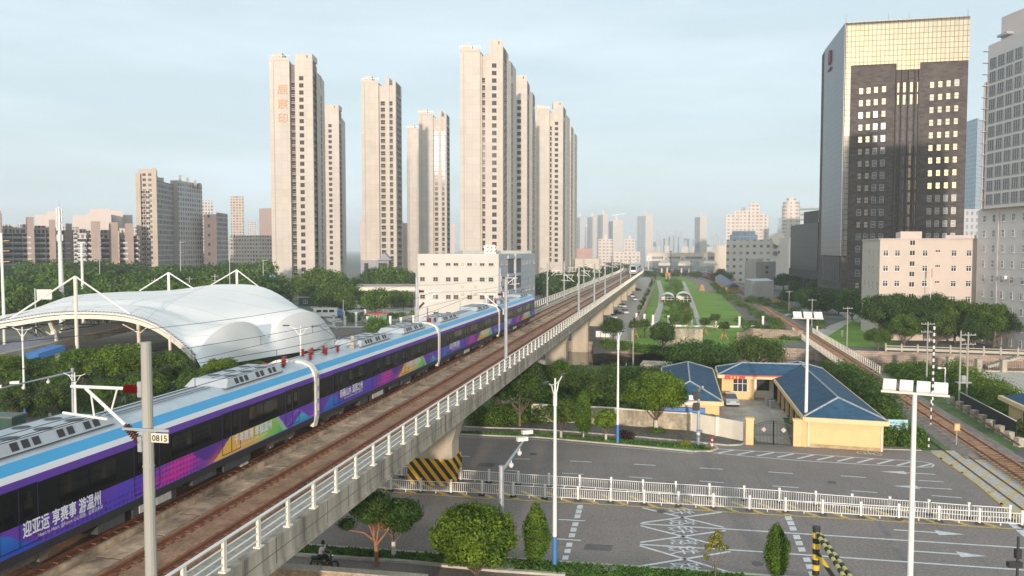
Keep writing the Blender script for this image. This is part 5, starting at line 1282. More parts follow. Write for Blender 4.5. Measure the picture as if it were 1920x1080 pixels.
wall('parking_wall',[(1186,640),(1196,612),(1210,580),(1224,546),(1225,530),(1221,518)],2.6,mat('pink_wall',(.48,.36,.30),.9,.12,.5),'long pinkish wall between the parking strip and the park')
wall('stone_bridge_stub',[(1249,648),(1308,650)],4.0,M['dirtwall'],'old mossy stone abutment at the end of the lawn',th=2.0)
b=MB(); a=G(1203,700,0); c=G(1275,703,0); b.beam((a.x,a.y,.2),(c.x,c.y,.2),5,3.6); tag(b.build('stone_abutment',M['dirtwall']),'pale mossy stone abutment on the near river bank','abutment')
wall('river_wall',[(1386,640),(1410,632),(1500,636)],2.2,M['stone'],'low stone retaining wall where the railway bridge starts',th=1.0)
# dark pipe / path down to the water
b=MB(); b.beam(G(1252,640,.1),G(1256,668,-2.0),2.6,.3); tag(b.build('slipway',M['asphalt2']),'dark slipway leading down to the river beside the abutment','slipway')
# two white hoop greenhouses
for k,(x0,x1,y) in enumerate(((1240,1264,567),(1268,1296,567))):
    a=G(x0,y);c=G(x1,y); w_=(c.x-a.x)/2; root=empty('hoop_greenhouse',((a.x+c.x)/2,a.y,0),('left' if k==0 else 'right')+' white arched greenhouse among the nursery shrubs','greenhouse','two arched greenhouses',rz=-.2)
    b=MB(); n=12; L=16
    pts_=[(w_*math.cos(math.pi*j/n),0,1.2+w_*.85*math.sin(math.pi*j/n)) for j in range(n+1)]
    pts_=[(w_,0,0)]+pts_+[(-w_,0,0)]
    b.add(pts_+[(p[0],L,p[2]) for p in pts_],[(j,j+1,len(pts_)+j+1,len(pts_)+j) for j in range(len(pts_)-1)]+[tuple(range(len(pts_),2*len(pts_)))])
    b.build('cover',M['membrane'],root)
    b=MB()
    for z in (1.2,2.2): b.beam((-w_,0,z),(w_,0,z),.1)
    for x in (-w_*.5,0,w_*.5): b.beam((x,0,0),(x,0,3),.1)
    b.build('end_frame',M['white'],root)
root=empty('brick_cone',G(1316,545),'small orange pyramid shaped marker standing on the lawn','marker')
b=MB(); b.add([(-1.6,-.6,0),(1.6,-.6,0),(1.6,.6,0),(-1.6,.6,0),(-.7,-.3,3.2),(.7,-.3,3.2),(.7,.3,3.2),(-.7,.3,3.2)],[(0,1,5,4),(1,2,6,5),(2,3,7,6),(3,0,4,7),(4,5,6,7)]); b.build('body',mat('brick_orange',(.50,.26,.14),.9,.2,1),root)
root=empty('sign_board',P(1253,523,560)-Vector((0,0,0)),'small orange sign board on posts at the far end of the park','sign'); root.location=(XZ(1253,560),560,0)
b=MB(); b.box((0,0,4.2),(4,.2,2.6)); b.build('board',mat('board_orange',(.60,.25,.12),.7,.1,1),root); b=MB(); b.box((-1.4,.2,1.5),(.3,.3,3)); b.box((1.4,.2,1.5),(.3,.3,3)); b.build('post',M['white'],root)
# white recycling boxes at the river
for k in range(4):
    p=G(1121+k*9,632); b=MB(); b.box((0,0,.75),(1.1,.9,1.4)); b.box((0,0,1.5),(1.2,1.0,.12)); o=b.build('barrier_block',M['white'],loc=p)
    tag(o,'white block at the river end of the parking strip, %s from the pier'%['first','second','third','fourth'][k],'block','white blocks by the river')
# shared bikes
M['bikey']=mat('bike_yellow',(.65,.36,.05),.5,.1,2)
bm_=MB(); 
for x in (-.5,.5):
    q=[(x+.33*math.cos(j*.6283),0,.33+.33*math.sin(j*.6283)) for j in range(10)]
    for a,c in zip(q,q[1:]+q[:1]): bm_.beam(a,c,.05)
for a,c in (((-.5,0,.33),(-.15,0,.8)),((-.15,0,.8),(.4,0,.85)),((.4,0,.85),(.5,0,.33)),((0,0,.35),(-.15,0,.9)),((0,0,.35),(.4,0,.85)),((.4,0,.85),(.38,0,1.05)),((.38,-.25,1.05),(.38,.25,1.05))): bm_.beam(a,c,.06)
bk=bm_.mesh('shared_bicycle',M['bikey']); rng=np.random.RandomState(3)
for k in range(60):
    u=k/60; x=1430+u*52+rng.rand()*4; y=556+u*24+rng.rand()*3; p=G(x,y)
    o=link('shared_bicycle',bk,None,p,1.2+.4*rng.randn()); o.scale=(1.3,1.3,1.3); tag(o,'yellow shared bicycle in the dense rows parked beside the railway','bicycle','shared bicycles parked by the railway')
# balustrade and river wall details right
pts=[G(1640,655),G(1925,664)]
root=empty('stone_balustrade',(XZ(1690,168),bank2(XZ(1690,168))+.4,0),'white carved stone balustrade along the right river bank','balustrade'); iv=-root.location
xs=[x for x in np.arange(81,128,3.0)]
pm=MB(); pm.box((0,0,.75),(.3,.3,1.5)); pm.lathe((0,0,1.5),[(.12,0),(.17,.12),(.1,.26)],8); pme=pm.mesh('pillar',M['kerb'])
for x in xs: o=link('pillar',pme,root,Vector((x,bank2(x)+.4,0))+iv)
for a,c in zip(xs,xs[1:]):
    b=MB(); A_=Vector((a,bank2(a)+.4,0))+iv; C_=Vector((c,bank2(c)+.4,0))+iv
    b.beam((A_.x,A_.y,1.2),(C_.x,C_.y,1.2),.18,.16); b.beam((A_.x,A_.y,.55),(C_.x,C_.y,.55),.14,.55); b.build('rail_panel',M['kerb'],root)
b=MB(); x=104; 
for k in range(10): b.box((x-k*.55,bank2(x-k*.55)-1.2,-.2-k*.22),(.6,2.0,.4+.1),-.29)
tag(b.build('river_steps',M['kerb']),'stone steps running down the river wall at the right','steps')
# car park fence
posts_fence('car_park_fence',[(1780,692),(1834,697),(1881,698),(1930,699)],2.2,'dark fence with concrete pillars behind the black parked car',pw=.9,mw=M['concrete'],base=.3)
# concrete blocks and pipe, black fence
pts=[(1790,755),(1808,764),(1821,772),(1835,781),(1850,790),(1865,800),(1882,811),(1900,823),(1918,835)]
for k,(x,y) in enumerate(pts):
    p=G(x-8,y+2); b=MB(); b.box((0,0,.5),(.75,.75,1.0),.2); o=b.build('concrete_block',M['concrete'],loc=p)
    tag(o,'pale concrete block under the pipe beside the track, %s from the far end'%['first','second','third','fourth','fifth','sixth','seventh','eighth','ninth'][k],'block','concrete blocks under the pipe')
b=MB(); b.tube([G(x-6,y,1.05) for x,y in pts],.1,6); tag(b.build('pipe',M['rust']),'rusty pipe lying on the row of concrete blocks','pipe')
b=MB(); a=G(1800,762);c=G(1905,822); n=40
for z in (.2,1.9): b.beam((a.x,a.y,z),(c.x,c.y,z),.06)
for k in range(n+1): q=a.lerp(c,k/n); b.beam((q.x,q.y,0),(q.x,q.y,2.0),.05)
b.mat(1); 
for k in range(n): q=a.lerp(c,(k+.5)/n); b.box((q.x,q.y,2.03),(.12,.12,.08))
b.mat(2); b.beam((a.x,a.y+.05,1.0),(c.x,c.y+.05,1.0),.02,1.7)
tag(b.build('black_fence',[M['dark'],M['white'],mat('black_mesh',(.02,.022,.022),.8,.1,2)]),'black mesh fence with white studs along the top beside the track','fence')
# corner house right edge
root=empty('crossing_hut',(63,90,0),'yellow hut with a blue roof cut by the right edge','hut'); iv=-root.location
a=Vector((60.9,90,0)); b=MB(); P4=[a,a+Pd*6,a+Pd*6+Ud*8,a+Ud*8]; b.prism([(p.x,p.y) for p in P4],0,3.0); o=b.build('wall',M['yellow'],root); o.matrix_parent_inverse=Matrix.Translation(iv)
b=MB(); P4=[a-Pd*.9-Ud*.7,a+Pd*7-Ud*.7,a+Pd*7+Ud*9,a-Pd*.9+Ud*9]; b.prism([(p.x,p.y) for p in P4],3.0,3.5); o=b.build('cornice',M['yellowp'],root); o.matrix_parent_inverse=Matrix.Translation(iv)
b=MB(); q=[Vector((p.x,p.y,3.52)) for p in (a-Ud*.3-Pd*.5,a+Pd*6.6-Ud*.3,a+Pd*6.6+Ud*8.6,a-Pd*.5+Ud*8.6)]; m_=[a+Pd*3+Ud*3+Vector((0,0,4.8)),a+Pd*3+Ud*5.5+Vector((0,0,4.8))]
b.add(q+m_,[(0,1,4),(1,2,5,4),(2,3,5),(3,0,4,5)]); o=b.build('roof',M['tile'],root); o.matrix_parent_inverse=Matrix.Translation(iv)
bq=win(None,None,2.6,1.5,0,0,bars=2); o=bq.build('window',[M['glass'],M['dark']],root,loc=a+Ud*2.2+Vector((0,0,1.1)),rz=-.2036-R(90)); o.matrix_parent_inverse=Matrix.Translation(iv)
bq=win(None,None,2.2,1.5,0,0,bars=2); o=bq.build('window',[M['glass'],M['dark']],root,loc=a+Pd*2+Vector((0,0,1.1)),rz=-.2036); o.matrix_parent_inverse=Matrix.Translation(iv)
# utility poles
def upole(x,yb,yt,label,arms=1,r=.14,m=None,group='utility poles'):
    p=G(x,yb); zt=ZY(yt,p.y); root=empty('utility_pole',p,label,'pole',group); b=MB(); b.lathe((0,0,0),[(r,0),(r*.7,zt)],8); b.build('pole_shaft',m or M['pole'],root)
    for k in range(arms):
        b=MB(); z=zt-.4-k*1.3; b.beam((-1.1,0,z),(1.1,0,z),.1)
        for s in (-1,-.4,.4,1): b.lathe((s,0,z),[(.05,0),(.07,.1),(.03,.25)],6)
        b.build('crossarm',M['grey'],root)
upole(1737,722,603,'concrete utility pole with two crossarms in front of the willow',2)
upole(1798,760,620,'plain concrete pole with a transformer frame at the right',0)
upole(1812,758,623,'concrete utility pole with crossarms and insulators right of the plain one',2)
upole(1588,650,575,'concrete utility pole beside the railway bridge',1)
upole(1522,620,560,'weathered utility pole left of the bridge pole',1)
upole(1479,590,545,'utility pole beside the bicycles',1)
upole(1187,690,615,'leaning old pole beside the river',0)
upole(644,608,562,'thin grey pole at the gravel patch',0)
root=empty('transformer',G(1805,759)+Vector((0,0,3.2)),'grey transformer platform mounted between two concrete poles','transformer'); b=MB(); b.box((0,0,0),(2.0,.8,.15)); b.build('platform',M['grey'],root); b=MB(); b.lathe((0,0,.08),[(.35,0),(.38,.5),(.3,.9)],10); b.build('tank',M['grey'],root)
p=G(1771,747); root=empty('camera_post',p,'white angled camera post behind the floodlights','camera post'); b=MB(); zt=ZY(690,p.y); b.lathe((0,0,0),[(.09,0),(.09,zt)],8); b.beam((0,0,zt),(-.8,0,zt),.15); b.box((.25,0,1.9),(.4,.3,.45)); b.build('post',M['white'],root); b=MB(); b.box((-.95,0,zt+.02),(.35,.3,.3)); b.build('camera',M['white'],root)
for x,y,l in ((1590,700,'small white post beside the railway bridge end'),(1532,623,'white marker post at the far end of the bridge'),(1579,632,'white box post on the right bank lawn')):
    b=MB(); b.box((0,0,.8),(.35,.3,1.6)); b.box((0,0,1.63),(.45,.4,.08)); tag(b.build('marker_post',M['cream'],loc=G(x,y,.1)),l,'post')

# ---------------- tensile canopy ----------------
def cr(p0,p1,p2,p3,t): return 0.5*((2*p1)+(p2-p0)*t+(2*p0-5*p1+4*p2-p3)*t*t+(3*p1-p0-3*p2+p3)*t**3)
def interp(C,t):
    n=len(C)-1; x=t*n; i=min(int(x),n-1); f=x-i; g=lambda k:C[max(0,min(n,k))]
    return cr(g(i-1),g(i),g(i+1),g(i+2),f)
net=[ # columns along the rim (left..right); rows front..mid..back
 [(-45,612,140),(-48,600,160),(-52,598,190)],
 [(25,600,142),(30,588,158),(45,585,192)],
 [(95,589,143),(110,570,160),(130,556,195)],
 [(160,586,143),(185,566,160),(215,548,200)],
 [(235,591,142),(265,566,160),(320,544,202)],
 [(290,608,140),(325,580,158),(420,533,202)],
 [(335,638,136),(385,598,155),(510,545,198)],
 [(366,668,131),(458,604,152),(628,628,182)]]
NP=[[P(*q) for q in c] for c in net]
# right edge is scalloped: arches along it
edge_px=[(366,668,131),(392,632,137),(425,609,142),(458,603,147),(482,612,151),(503,632,155),(526,602,160),(560,586,166),(596,590,173),(628,630,182)]
EP=[P(*q) for q in edge_px]
nu,nv=48,24; pts=[]
for i in range(nv+1):
    v=i/nv; row=[]
    cols_=[interp([c[0],c[1],c[2]],v) if False else cr(c[0]+(c[0]-c[1])*.6,c[0],c[1],c[2],v*2) if v<.5 else cr(c[0],c[1],c[2],c[2]+(c[2]-c[1])*.6,v*2-1) for c in NP[:-1]]+[interp(EP,v)]
    for j in range(nu+1):
        u=j/nu; p=interp(cols_,u)
        # valley creases between the bays
        p=p+Vector((0,0,-1.3*math.exp(-((v-.42-.1*u)/.06)**2)*min(1,max(0,(u-.15)/.3))*(1-u)**.3))
        row.append(p)
    pts.append(row)
can=empty('white_canopy',(-60,150,0),'large white tensile membrane canopy on cream masts at the left','canopy'); iv=-can.location
def cp(name,b,m,parent=can):
    o=b.build(name,m,parent) if isinstance(b,MB) else link(name,b,parent)
    if parent is can: o.matrix_parent_inverse=Matrix.Translation(iv)
    return o
mem=cp('membrane',grid_mesh('membrane',pts,M['membrane']),None)
for i_ in (3,6,10,14,18,21):
    b=MB(); b.tube([Vector(q)+Vector((0,-.05,.05)) for q in pts[i_][2:]],.022,4); cp('membrane_seam',b,M['kerb'])
for j_ in (16,32):
    b=MB(); b.tube([Vector(r_[j_])+Vector((0,-.05,.05)) for r_ in pts],.02,4); cp('membrane_seam',b,M['kerb'])
# lower side panel bulging below the scalloped edge
rows=[]; bot=[G(372+(632-372)*k/36,684+(648-684)*k/36,.6) for k in range(37)]
for i in range(9):
    t_=i/8; row=[]
    for k in range(37):
        a=interp(EP,k/36); c=Vector((XZ(374+258*k/36,a.y-3),a.y-3,ZY(690-42*k/36,a.y-3)))
        q=a.lerp(c,t_); q=q+Vector((.25,-1.0,0))*(.3*math.sin(math.pi*min(1,t_*.9))); row.append(q)
    rows.append(row)
cp('side_panel',grid_mesh('side_panel',rows,mat('membrane_shaded',(.80,.78,.75),.75,.03,.1)),None)  # darker membrane copy, the panels' shade put into the colour
rim=[interp([c[0] for c in NP],k/40) for k in range(41)]
b=MB(); b.tube([p+Vector((0,-.3,-.1)) for p in rim],.16,6); cp('rim_tube',b,M['white'])
b=MB(); 
for a,c in zip(rim,rim[1:]): b.beam(a+Vector((0,0,-.75)),c+Vector((0,0,-.75)),.35,.75)
cp('rim_beam',b,M['cream'])
b=MB()
for j in range(80):
    p=interp([c[0] for c in NP],j/79); b.box((p.x,p.y-.1,p.z+.25),(.35,.3,.12))
cp('rim_clamps',b,mat('clamp_brown',(.25,.15,.12),.7,.1,2))
M['tr']=mat('truss_grey',(.35,.33,.29),.6,.05,1)
for (a,c,dz) in (((-20,596,143),(190,590,175),2.2),((110,598,150),(262,592,180),2.0),((40,592,150),(110,640,160),0.5)):
    b=MB(); A_=P(*a);C_=P(*c); n=16; up=[];lo=[]
    for k in range(n+1):
        u=k/n; q=A_.lerp(C_,u)+Vector((0,0,dz*math.sin(math.pi*u)-1.0)); up.append(q); lo.append(A_.lerp(C_,u)+Vector((0,0,dz*.3*math.sin(math.pi*u)-2.3)))
    b.tube(up,.14,6); b.tube(lo,.14,6)
    for k in range(n): b.tube([up[k],lo[k+1]] if k%2 else [lo[k],up[k+1]],.07,5)
    cp('truss',b,M['tr'])
# masts
for k,(x,yt,yb,Y,x0,y0,x1,y1) in enumerate([(141,518,690,143,20,597,248,592),(316,511,560,198,262,545,408,570),(444,506,550,203,395,535,540,580)]):
    T=P(x,yt,Y); b=MB(); b.tube([T,(T.x,T.y,max(0,ZY(yb,Y))) if k else (T.x,T.y,0)],.32,10); cp('mast',b,M['white'] if k else M['cream'])
    b=MB(); b.tube([T,P(x0,y0,Y+1)],.16,6); b.tube([T,P(x1,y1,Y+1)],.16,6); cp('stay',b,M['white'])
for a,c,r_ in (((112,672,145),(100,620,145),.5),((100,620,145),(92,600,147),.4),((110,630,155),(122,605,156),.2),((100,630,155),(70,612,156),.15),((262,660,152),(259,605,152),.35),((262,625,152),(230,608,152),.12),((262,625,152),(285,606,150),.12),((320,668,138),(318,626,137),.25)):
    b=MB(); A_=P(*a); C_=P(*c); 
    if a[1]>655: A_.z=0
    b.tube([A_,C_],r_,8); cp('column',b,M['cream'])
# road bridge and parapet seen below the canopy
b=MB(); a=P(-20,672,130);c=P(270,608,172); b.beam(a,c,3,1.2); b.mat(1); b.beam(a+Vector((0,-1.6,1.1)),c+Vector((0,-1.6,1.1)),.15,1.4); tag(b.build('overpass',[M['concrete'],mat('parapet_lilac',(.45,.44,.52),.8,.1,1)]),'grey overpass with a pale parapet passing behind the canopy columns','overpass')
b=MB(); b.beam(P(60,668,135),P(110,652,140),3,1.0); tag(b.build('awning',M['blue']),'blue awning under the left canopy','awning')
# ---------------- buildings ----------------
class Bld:
    def __init__(s,name,label,cat,loc,group=None):
        s.root=empty(name,(loc[0],loc[1],0),label,cat,group); s.iv=-s.root.location; s.n=0; s.over={}
    def part(s,name,b,m,parent=None):
        o=b.build(name,m,parent or s.root)
        if parent is None: o.matrix_parent_inverse=Matrix.Translation(s.iv)
        return o
    def block(s,pts,z0,z1,m,name='wall'):   # pts: footprint
        b=MB(); b.prism([(p[0],p[1]) for p in pts],z0,z1); return s.part(name,b,m)
    def windows(s,a,c,us,zs,me,name='window',out=.03,budget=100):
        """me: window mesh in local frame (x along wall, -y outwards)"""
        a=Vector((a[0],a[1],0));c=Vector((c[0],c[1],0)); d=(c-a).normalized(); rz=math.atan2(d.y,d.x); n=Vector((d.y,-d.x,0))
        for z in zs:
            for u in us:
                p=a.lerp(c,u)+n*out+Vector((0,0,z))
                if s.n<budget:
                    o=link(name,me,s.root,p,rz); o.matrix_parent_inverse=Matrix.Translation(s.iv); s.n+=1
                else: s.over.setdefault((name,me.name),[me,[]])[1].append((p,rz))
    def flush(s):
        for (name,_),(me,L) in s.over.items():
            nv=len(me.vertices); co=[v.co.copy() for v in me.vertices]; fs=[list(p.vertices) for p in me.polygons]; mi=[p.material_index for p in me.polygons]
            b=MB()
            for p,rz in L:
                cr_,sr=math.cos(rz),math.sin(rz); b0=len(b.v)
                b.v+=[(p.x+v.x*cr_-v.y*sr,p.y+v.x*sr+v.y*cr_,p.z+v.z) for v in co]; b.f+=[[i+b0 for i in f] for f in fs]; b.m+=mi
            o=s.part(name,b,[m for m in me.materials]); o['kind']='stuff'
def xy(px,Y): return (XZ(px,Y),Y)
def wmesh(w,h,g=None,fr=None,bars=1,rail=.62,depth=.05,t=.09,sill=True):
    f=MB().mat(0); f.box((0,0,h/2),(w,depth,h)); f.mat(1)
    for x in [-w/2,w/2]+[-w/2+w*(k+1)/(bars+1) for k in range(bars)]: f.box((x,-depth*.6,h/2),(t,depth*1.2,h+t))
    for z in ([0,h] if rail is None else [0,h*rail,h]): f.box((0,-depth*.6,z),(w+t,depth*1.2,t))
    if sill: f.box((0,-.1,-.08),(w+.25,.2,.1))
    return f.mesh('window',[g or M['glass'],fr or M['white']])
# --- beige towers ---
TW=grid_mat('tower_panels',(.40,.35,.30),(.58,.52,.45),3.0,3.4,.07,.10,.75,cellvar=.04)
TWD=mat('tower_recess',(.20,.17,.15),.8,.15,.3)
dk=mat('window_frame_dark',(.10,.09,.085),.5,.1,1)
glt=glass('tower_glass',(.05,.05,.05),.07,spec=.15)
w_side=wmesh(2.0,1.9,glt,dk,1,None,sill=False)
def balc():
    b=MB().mat(0); b.box((0,.0,1.3),(2.6,.06,2.5)); b.mat(1)
    for x in (-1.3,1.3): b.box((x,-.12,1.4),(.10,.3,3.1))
    b.box((0,-.2,.25),(2.7,.5,.14)); b.box((0,-.2,1.3),(2.6,.05,.06)); b.box((0,-.2,2.8),(2.7,.5,.12)); return b.mesh('balcony',[glt,M['cream']])
w_balc=balc()
def balc2():
    b=MB().mat(0); b.box((0,0,1.3),(2.4,.06,2.3)); b.mat(1)
    for x in (-1.2,1.2): b.box((x,-.1,1.3),(.07,.2,2.6))
    for z in (.05,2.6): b.box((0,-.1,z),(2.5,.22,.07)); 
    b.mat(2); b.box((0,-.02,.5),(2.3,.1,.9)); return b.mesh('balcony',[glt,dk,TW])
w_bal2=balc2()
def tower(name_label,Y,ztop,segs,group='tall beige apartment towers',base=8,letters=False,fh=3.4):
    """segs: (px0,px1,Ya,Yb,dztop,kind); front edges left to right, prisms reach back 16 m"""
    B=Bld('apartment_tower',name_label,'apartment tower',xy(segs[0][0],Y),group)
    sd=[s_ for s_ in segs if s_[5]=='side']; bv=Vector((.1,1,0))
    if sd: 
        p_=xy(sd[0][0],Y+sd[0][2]); q_=xy(sd[0][1],Y+sd[0][3]); bv=Vector(((q_[0]-p_[0])/(q_[1]-p_[1]),1,0))
    for (x0,x1,ya,yb,dz,kind) in segs:
        a=Vector((*xy(x0,Y+ya),0)); c=Vector((*xy(x1,Y+yb),0)); d=(c-a).normalized(); n=Vector((-d.y,d.x,0)); 
        L=(c-a).length; back=16
        zt=ztop+dz
        pts=[a,c,c+bv*back,a+bv*back]
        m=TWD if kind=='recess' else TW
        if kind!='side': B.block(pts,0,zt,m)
        zs=[base+fh*k for k in range(int((zt-base-6)/fh))]
        if kind=='panel':
            b=MB(); b.beam((*a.xy,zt+.6),(*c.xy,zt+.6),.25,1.2); b.mat(1)
            for u in np.linspace(0,1,8): p=a.lerp(c,u); b.beam((p.x,p.y,zt+1.2),(p.x,p.y,zt+2.3),.08)
            b.beam((*a.xy,zt+2.3),(*c.xy,zt+2.3),.1); b.mat(0); p=a.lerp(c,.25); b.box((p.x+1,p.y+6,zt+2.0),(4.5,8,4.0)); B.part('parapet',b,[TW,M['steel']])
            b=MB()
            for u in (.2,): 
                p=a.lerp(c,u)-n*.02; b.box((p.x,p.y,zt/2),(.18,.1,zt-1))
            B.part('joint_strip',b,mat('joint',(.36,.30,.24),.8,0) if 'jn' not in M else M['jn'])
        if kind in('windows','windowsL'): B.windows(a,c,[.36 if kind=='windows' else .22],zs,w_side)
        if kind=='windows':
            b=MB(); p=a.lerp(c,.5); b.box((p.x-L*.0,p.y+5,zt+1.4),(L*.98,9.8,2.8)); b.mat(1); q=a.lerp(c,.7)-n*.0; b.box((q.x,p.y+.06,zt+1.5),(.6,.2,1.2)); B.part('roof_house',b,[TW,TWD])
        if kind=='recess': B.windows(a,c,[.5],zs,w_balc)
        if kind=='slot': B.windows(a,c,[.5],zs,w_balc)
        if kind=='side':
            k=max(1,int(L/4)); B.windows(a,c,[(i+.5)/k for i in range(k)],zs,w_bal2,out=.12)
            b=MB(); b.beam((*a.lerp(c,.1).xy,zt-3),(*a.lerp(c,.9).xy,zt-3),.3,6); B.part('louvre',b,TWD)
    if letters:
        a=Vector((*xy(segs[0][0],Y),0)); 
        for k,chh in enumerate('鹿宸印'):
            me=text_mesh('lettering',chh,mat('lettering_peach',(.72,.38,.20),.5,0) if k==0 else me.materials[0],5.2,.1,.0)
            o=link('lettering',me,B.root,(a.x+3.6,a.y-.35,ZY(167+k*27,Y)-2)); o.rotation_euler=(R(90),0,0); o.matrix_parent_inverse=Matrix.Translation(B.iv)
    B.flush(); return B
M['jn']=mat('joint',(.36,.30,.24),.8,0)
tower('tallest beige tower on the left with three peach characters on its blank face',380,ZY(113,380),
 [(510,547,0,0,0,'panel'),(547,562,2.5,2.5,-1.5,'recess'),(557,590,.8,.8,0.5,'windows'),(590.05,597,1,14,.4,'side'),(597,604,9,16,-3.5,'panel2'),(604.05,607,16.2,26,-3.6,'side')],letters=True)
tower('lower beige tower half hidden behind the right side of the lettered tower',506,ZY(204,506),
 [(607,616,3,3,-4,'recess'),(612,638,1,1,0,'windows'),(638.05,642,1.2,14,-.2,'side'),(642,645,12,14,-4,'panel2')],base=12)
tower('slim beige tower standing alone between the left pair and the small middle pair',434,ZY(155,434),
 [(680,712,0,0,0,'panel'),(712,716,2,2,-1,'panel2'),(716,724,1.6,1.6,-1.5,'slot'),(724,732,1,1,3,'panel2'),(732,738,1.6,1.6,-1,'slot'),(738,744,.6,.6,1,'panel2'),(744.05,753,.8,14,.5,'side')],base=9)
tower('small narrow beige tower farthest back in the middle pair',593,ZY(243,593),[(764,786,0,0,0,'panel')],base=20)
tower('small beige tower with dark balcony strips beside the white block',531,ZY(215,531),
 [(786,813,0,0,0,'panel'),(813,816,2,2,-1,'panel2'),(816,822,1.6,1.6,-2,'slot'),(822,829,1,1,3,'panel2'),(829,834,1.6,1.6,-1,'slot'),(834,838,.6,.6,1,'panel2'),(838.05,843,.8,14,.5,'side')],base=14)
tower('tallest beige tower in the middle rising behind the white block',363,ZY(96,363),
 [(863,901,0,0,0,'panel'),(901,904,1,1,-1,'panel2'),(904,910,2.5,2.5,-1.5,'slot'),(910,920,1.2,1.2,-1,'panel2'),(918,943,.4,.4,2.5,'windows'),(943.05,950,.6,11,2.4,'side'),(950,958,7,11.5,-2.0,'panel2'),(958.05,963,11.6,22,-2.1,'side')],base=10)
tower('beige tower second from the left in the group behind the viaduct',425,ZY(150,425),
 [(963,969,3,3,-4,'recess'),(965,988,1,1,0,'windows'),(988.05,992,1.2,13,-.2,'side'),(992,998,10,13.5,-4,'panel2'),(998.05,1002,13.6,24,-4.1,'side')],base=12)
tower('beige tower with a blank face third in the group behind the viaduct',510,ZY(207,510),
 [(1003,1030,0,0,0,'panel'),(1030,1034,2,2,-1,'slot'),(1034,1038,1,1,-1,'panel2'),(1036,1055,.4,.4,2.8,'windows'),(1055.05,1059,.6,11,2.6,'side'),(1059,1062,8,11.5,-1,'panel2')],base=14)
tower('farthest and lowest beige tower at the right end of the group',593,ZY(236,593),
 [(1060,1070,0,0,0,'windows'),(1070.05,1073,.2,10,-.2,'side'),(1073,1077,7,10.5,-4,'panel2'),(1077.05,1078.5,10.6,18,-4.1,'side')],base=16)
# gatehouse
B=Bld('gatehouse','low cream gatehouse with a flat overhanging roof at the foot of the slim tower','gatehouse',xy(730,300))
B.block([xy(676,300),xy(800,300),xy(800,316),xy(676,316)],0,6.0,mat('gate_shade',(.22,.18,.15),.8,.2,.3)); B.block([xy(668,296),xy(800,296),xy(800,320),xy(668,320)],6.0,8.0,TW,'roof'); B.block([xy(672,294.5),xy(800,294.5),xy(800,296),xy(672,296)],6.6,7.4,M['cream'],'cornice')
for x in (664,697,727,752,775): B.block([xy(x,298),xy(x+5,298),xy(x+5,300),xy(x,300)],0,6,TW,'pillar')
# green huts, hoardings, parked trucks on the building site
def hut(x0,x1,y,h,c,label,cat='hut',name='site_hut',roofc=None,d=6):
    a=G(x0,y);c_=G(x1,y); B=Bld(name,label,cat,(a.x,a.y)); B.block([a,c_,c_+Vector((0,d,0)),a+Vector((0,d,0))],0,h,c)
    B.block([a+Vector((-.4,-.5,0)),c_+Vector((.4,-.5,0)),c_+Vector((.4,d+.4,0)),a+Vector((-.4,d+.4,0))],h,h+.3,roofc or M['grey'],'roof')
    L=(c_-a).length; n=max(1,int(L/4)); me=wmesh(1.6,1.2); B.windows(a,c_,[(k+.6)/(n+.3) for k in range(n)],[1.2],me)
    return B
gr=mat('hut_green',(.03,.09,.05),.7,.15,.8)
hut(560,608,574,3.2,gr,'long dark green site hut with white windows behind the canopy end'); hut(623,648,570,3.0,gr,'small green hut with one pale window beside the long one'); 
hut(690,725,604,2.3,mat('stall_green',(.10,.35,.16),.7,.1,1),'bright green stall with a red roof inside the white post fence',name='stall',cat='stall',roofc=M['redp'],d=4)
for x0,x1,y,l in ((630,682,563,'white hoarding left of the orange pole'),(758,782,567,'white hoarding left of the white block')):
    a=G(x0,y);c=G(x1,y); b=MB(); b.beam((a.x,a.y,1.5),(c.x,c.y,1.5),.15,3.0); tag(b.build('hoarding',M['white']),l,'hoarding')
b=MB(); b.lathe(G(684,566),[(.5,0),(.5,6),(.35,6.2)],8); tag(b.build('orange_pole',mat('orange_p',(.65,.25,.08),.6,.1,1)),'short thick orange pole beside the white hoarding','pole')
for x,y,cc,l in ((611,596,M['white'],'long white lorry parked behind the canopy end'),(665,580,M['cream'],'cream coach parked by the green huts')):
    p=G(x,y); root=empty('lorry' if 'lorry' in l else 'coach',p,l,'lorry' if 'lorry' in l else 'coach',rz=.1); b=MB(); b.box((0,0,1.9),(7.5,2.4,2.6)); b.build('body',cc,root); b=MB(); b.box((4.6,0,1.4),(1.6,2.3,2.0)); b.build('cab',M['blue'] if cc is M['white'] else cc,root)
    b=MB()
    for q in (-2,0,2): b.box((q,-1.22,2.3),(1.5,.04,.8))
    b.build('window',M['glass'],root)
    for q in (-2.4,2.6,4.4):
        o=link('wheel',wheel_me,root,(q,-1.1,.45)); o.rotation_euler=(0,0,R(90)); o.scale=(1.5,1.5,1.5)
car(G(630,592),.9,'black','dark car parked beside the white lorry'); car(G(702,575),1.2,'white','white car parked before the hoarding')
posts_fence('site_fence',[(626,614),(647,614),(668,614),(689,614),(710,614),(732,613),(752,616),(775,612)],3.0,'white posts and green mesh fence round the building site',pw=.6,base=.3)
posts_fence('site_fence',[(645,600),(668,602),(685,596),(702,590),(718,585)],2.6,'row of white fence posts slanting back across the building site',pw=.6,base=0)
b=MB(); p=G(750,622); b.box((p.x,p.y,1.2),(2.2,.5,2.4)); tag(b.build('white_board',M['white']),'blank white board at the foot of the catenary pole behind the train','board')
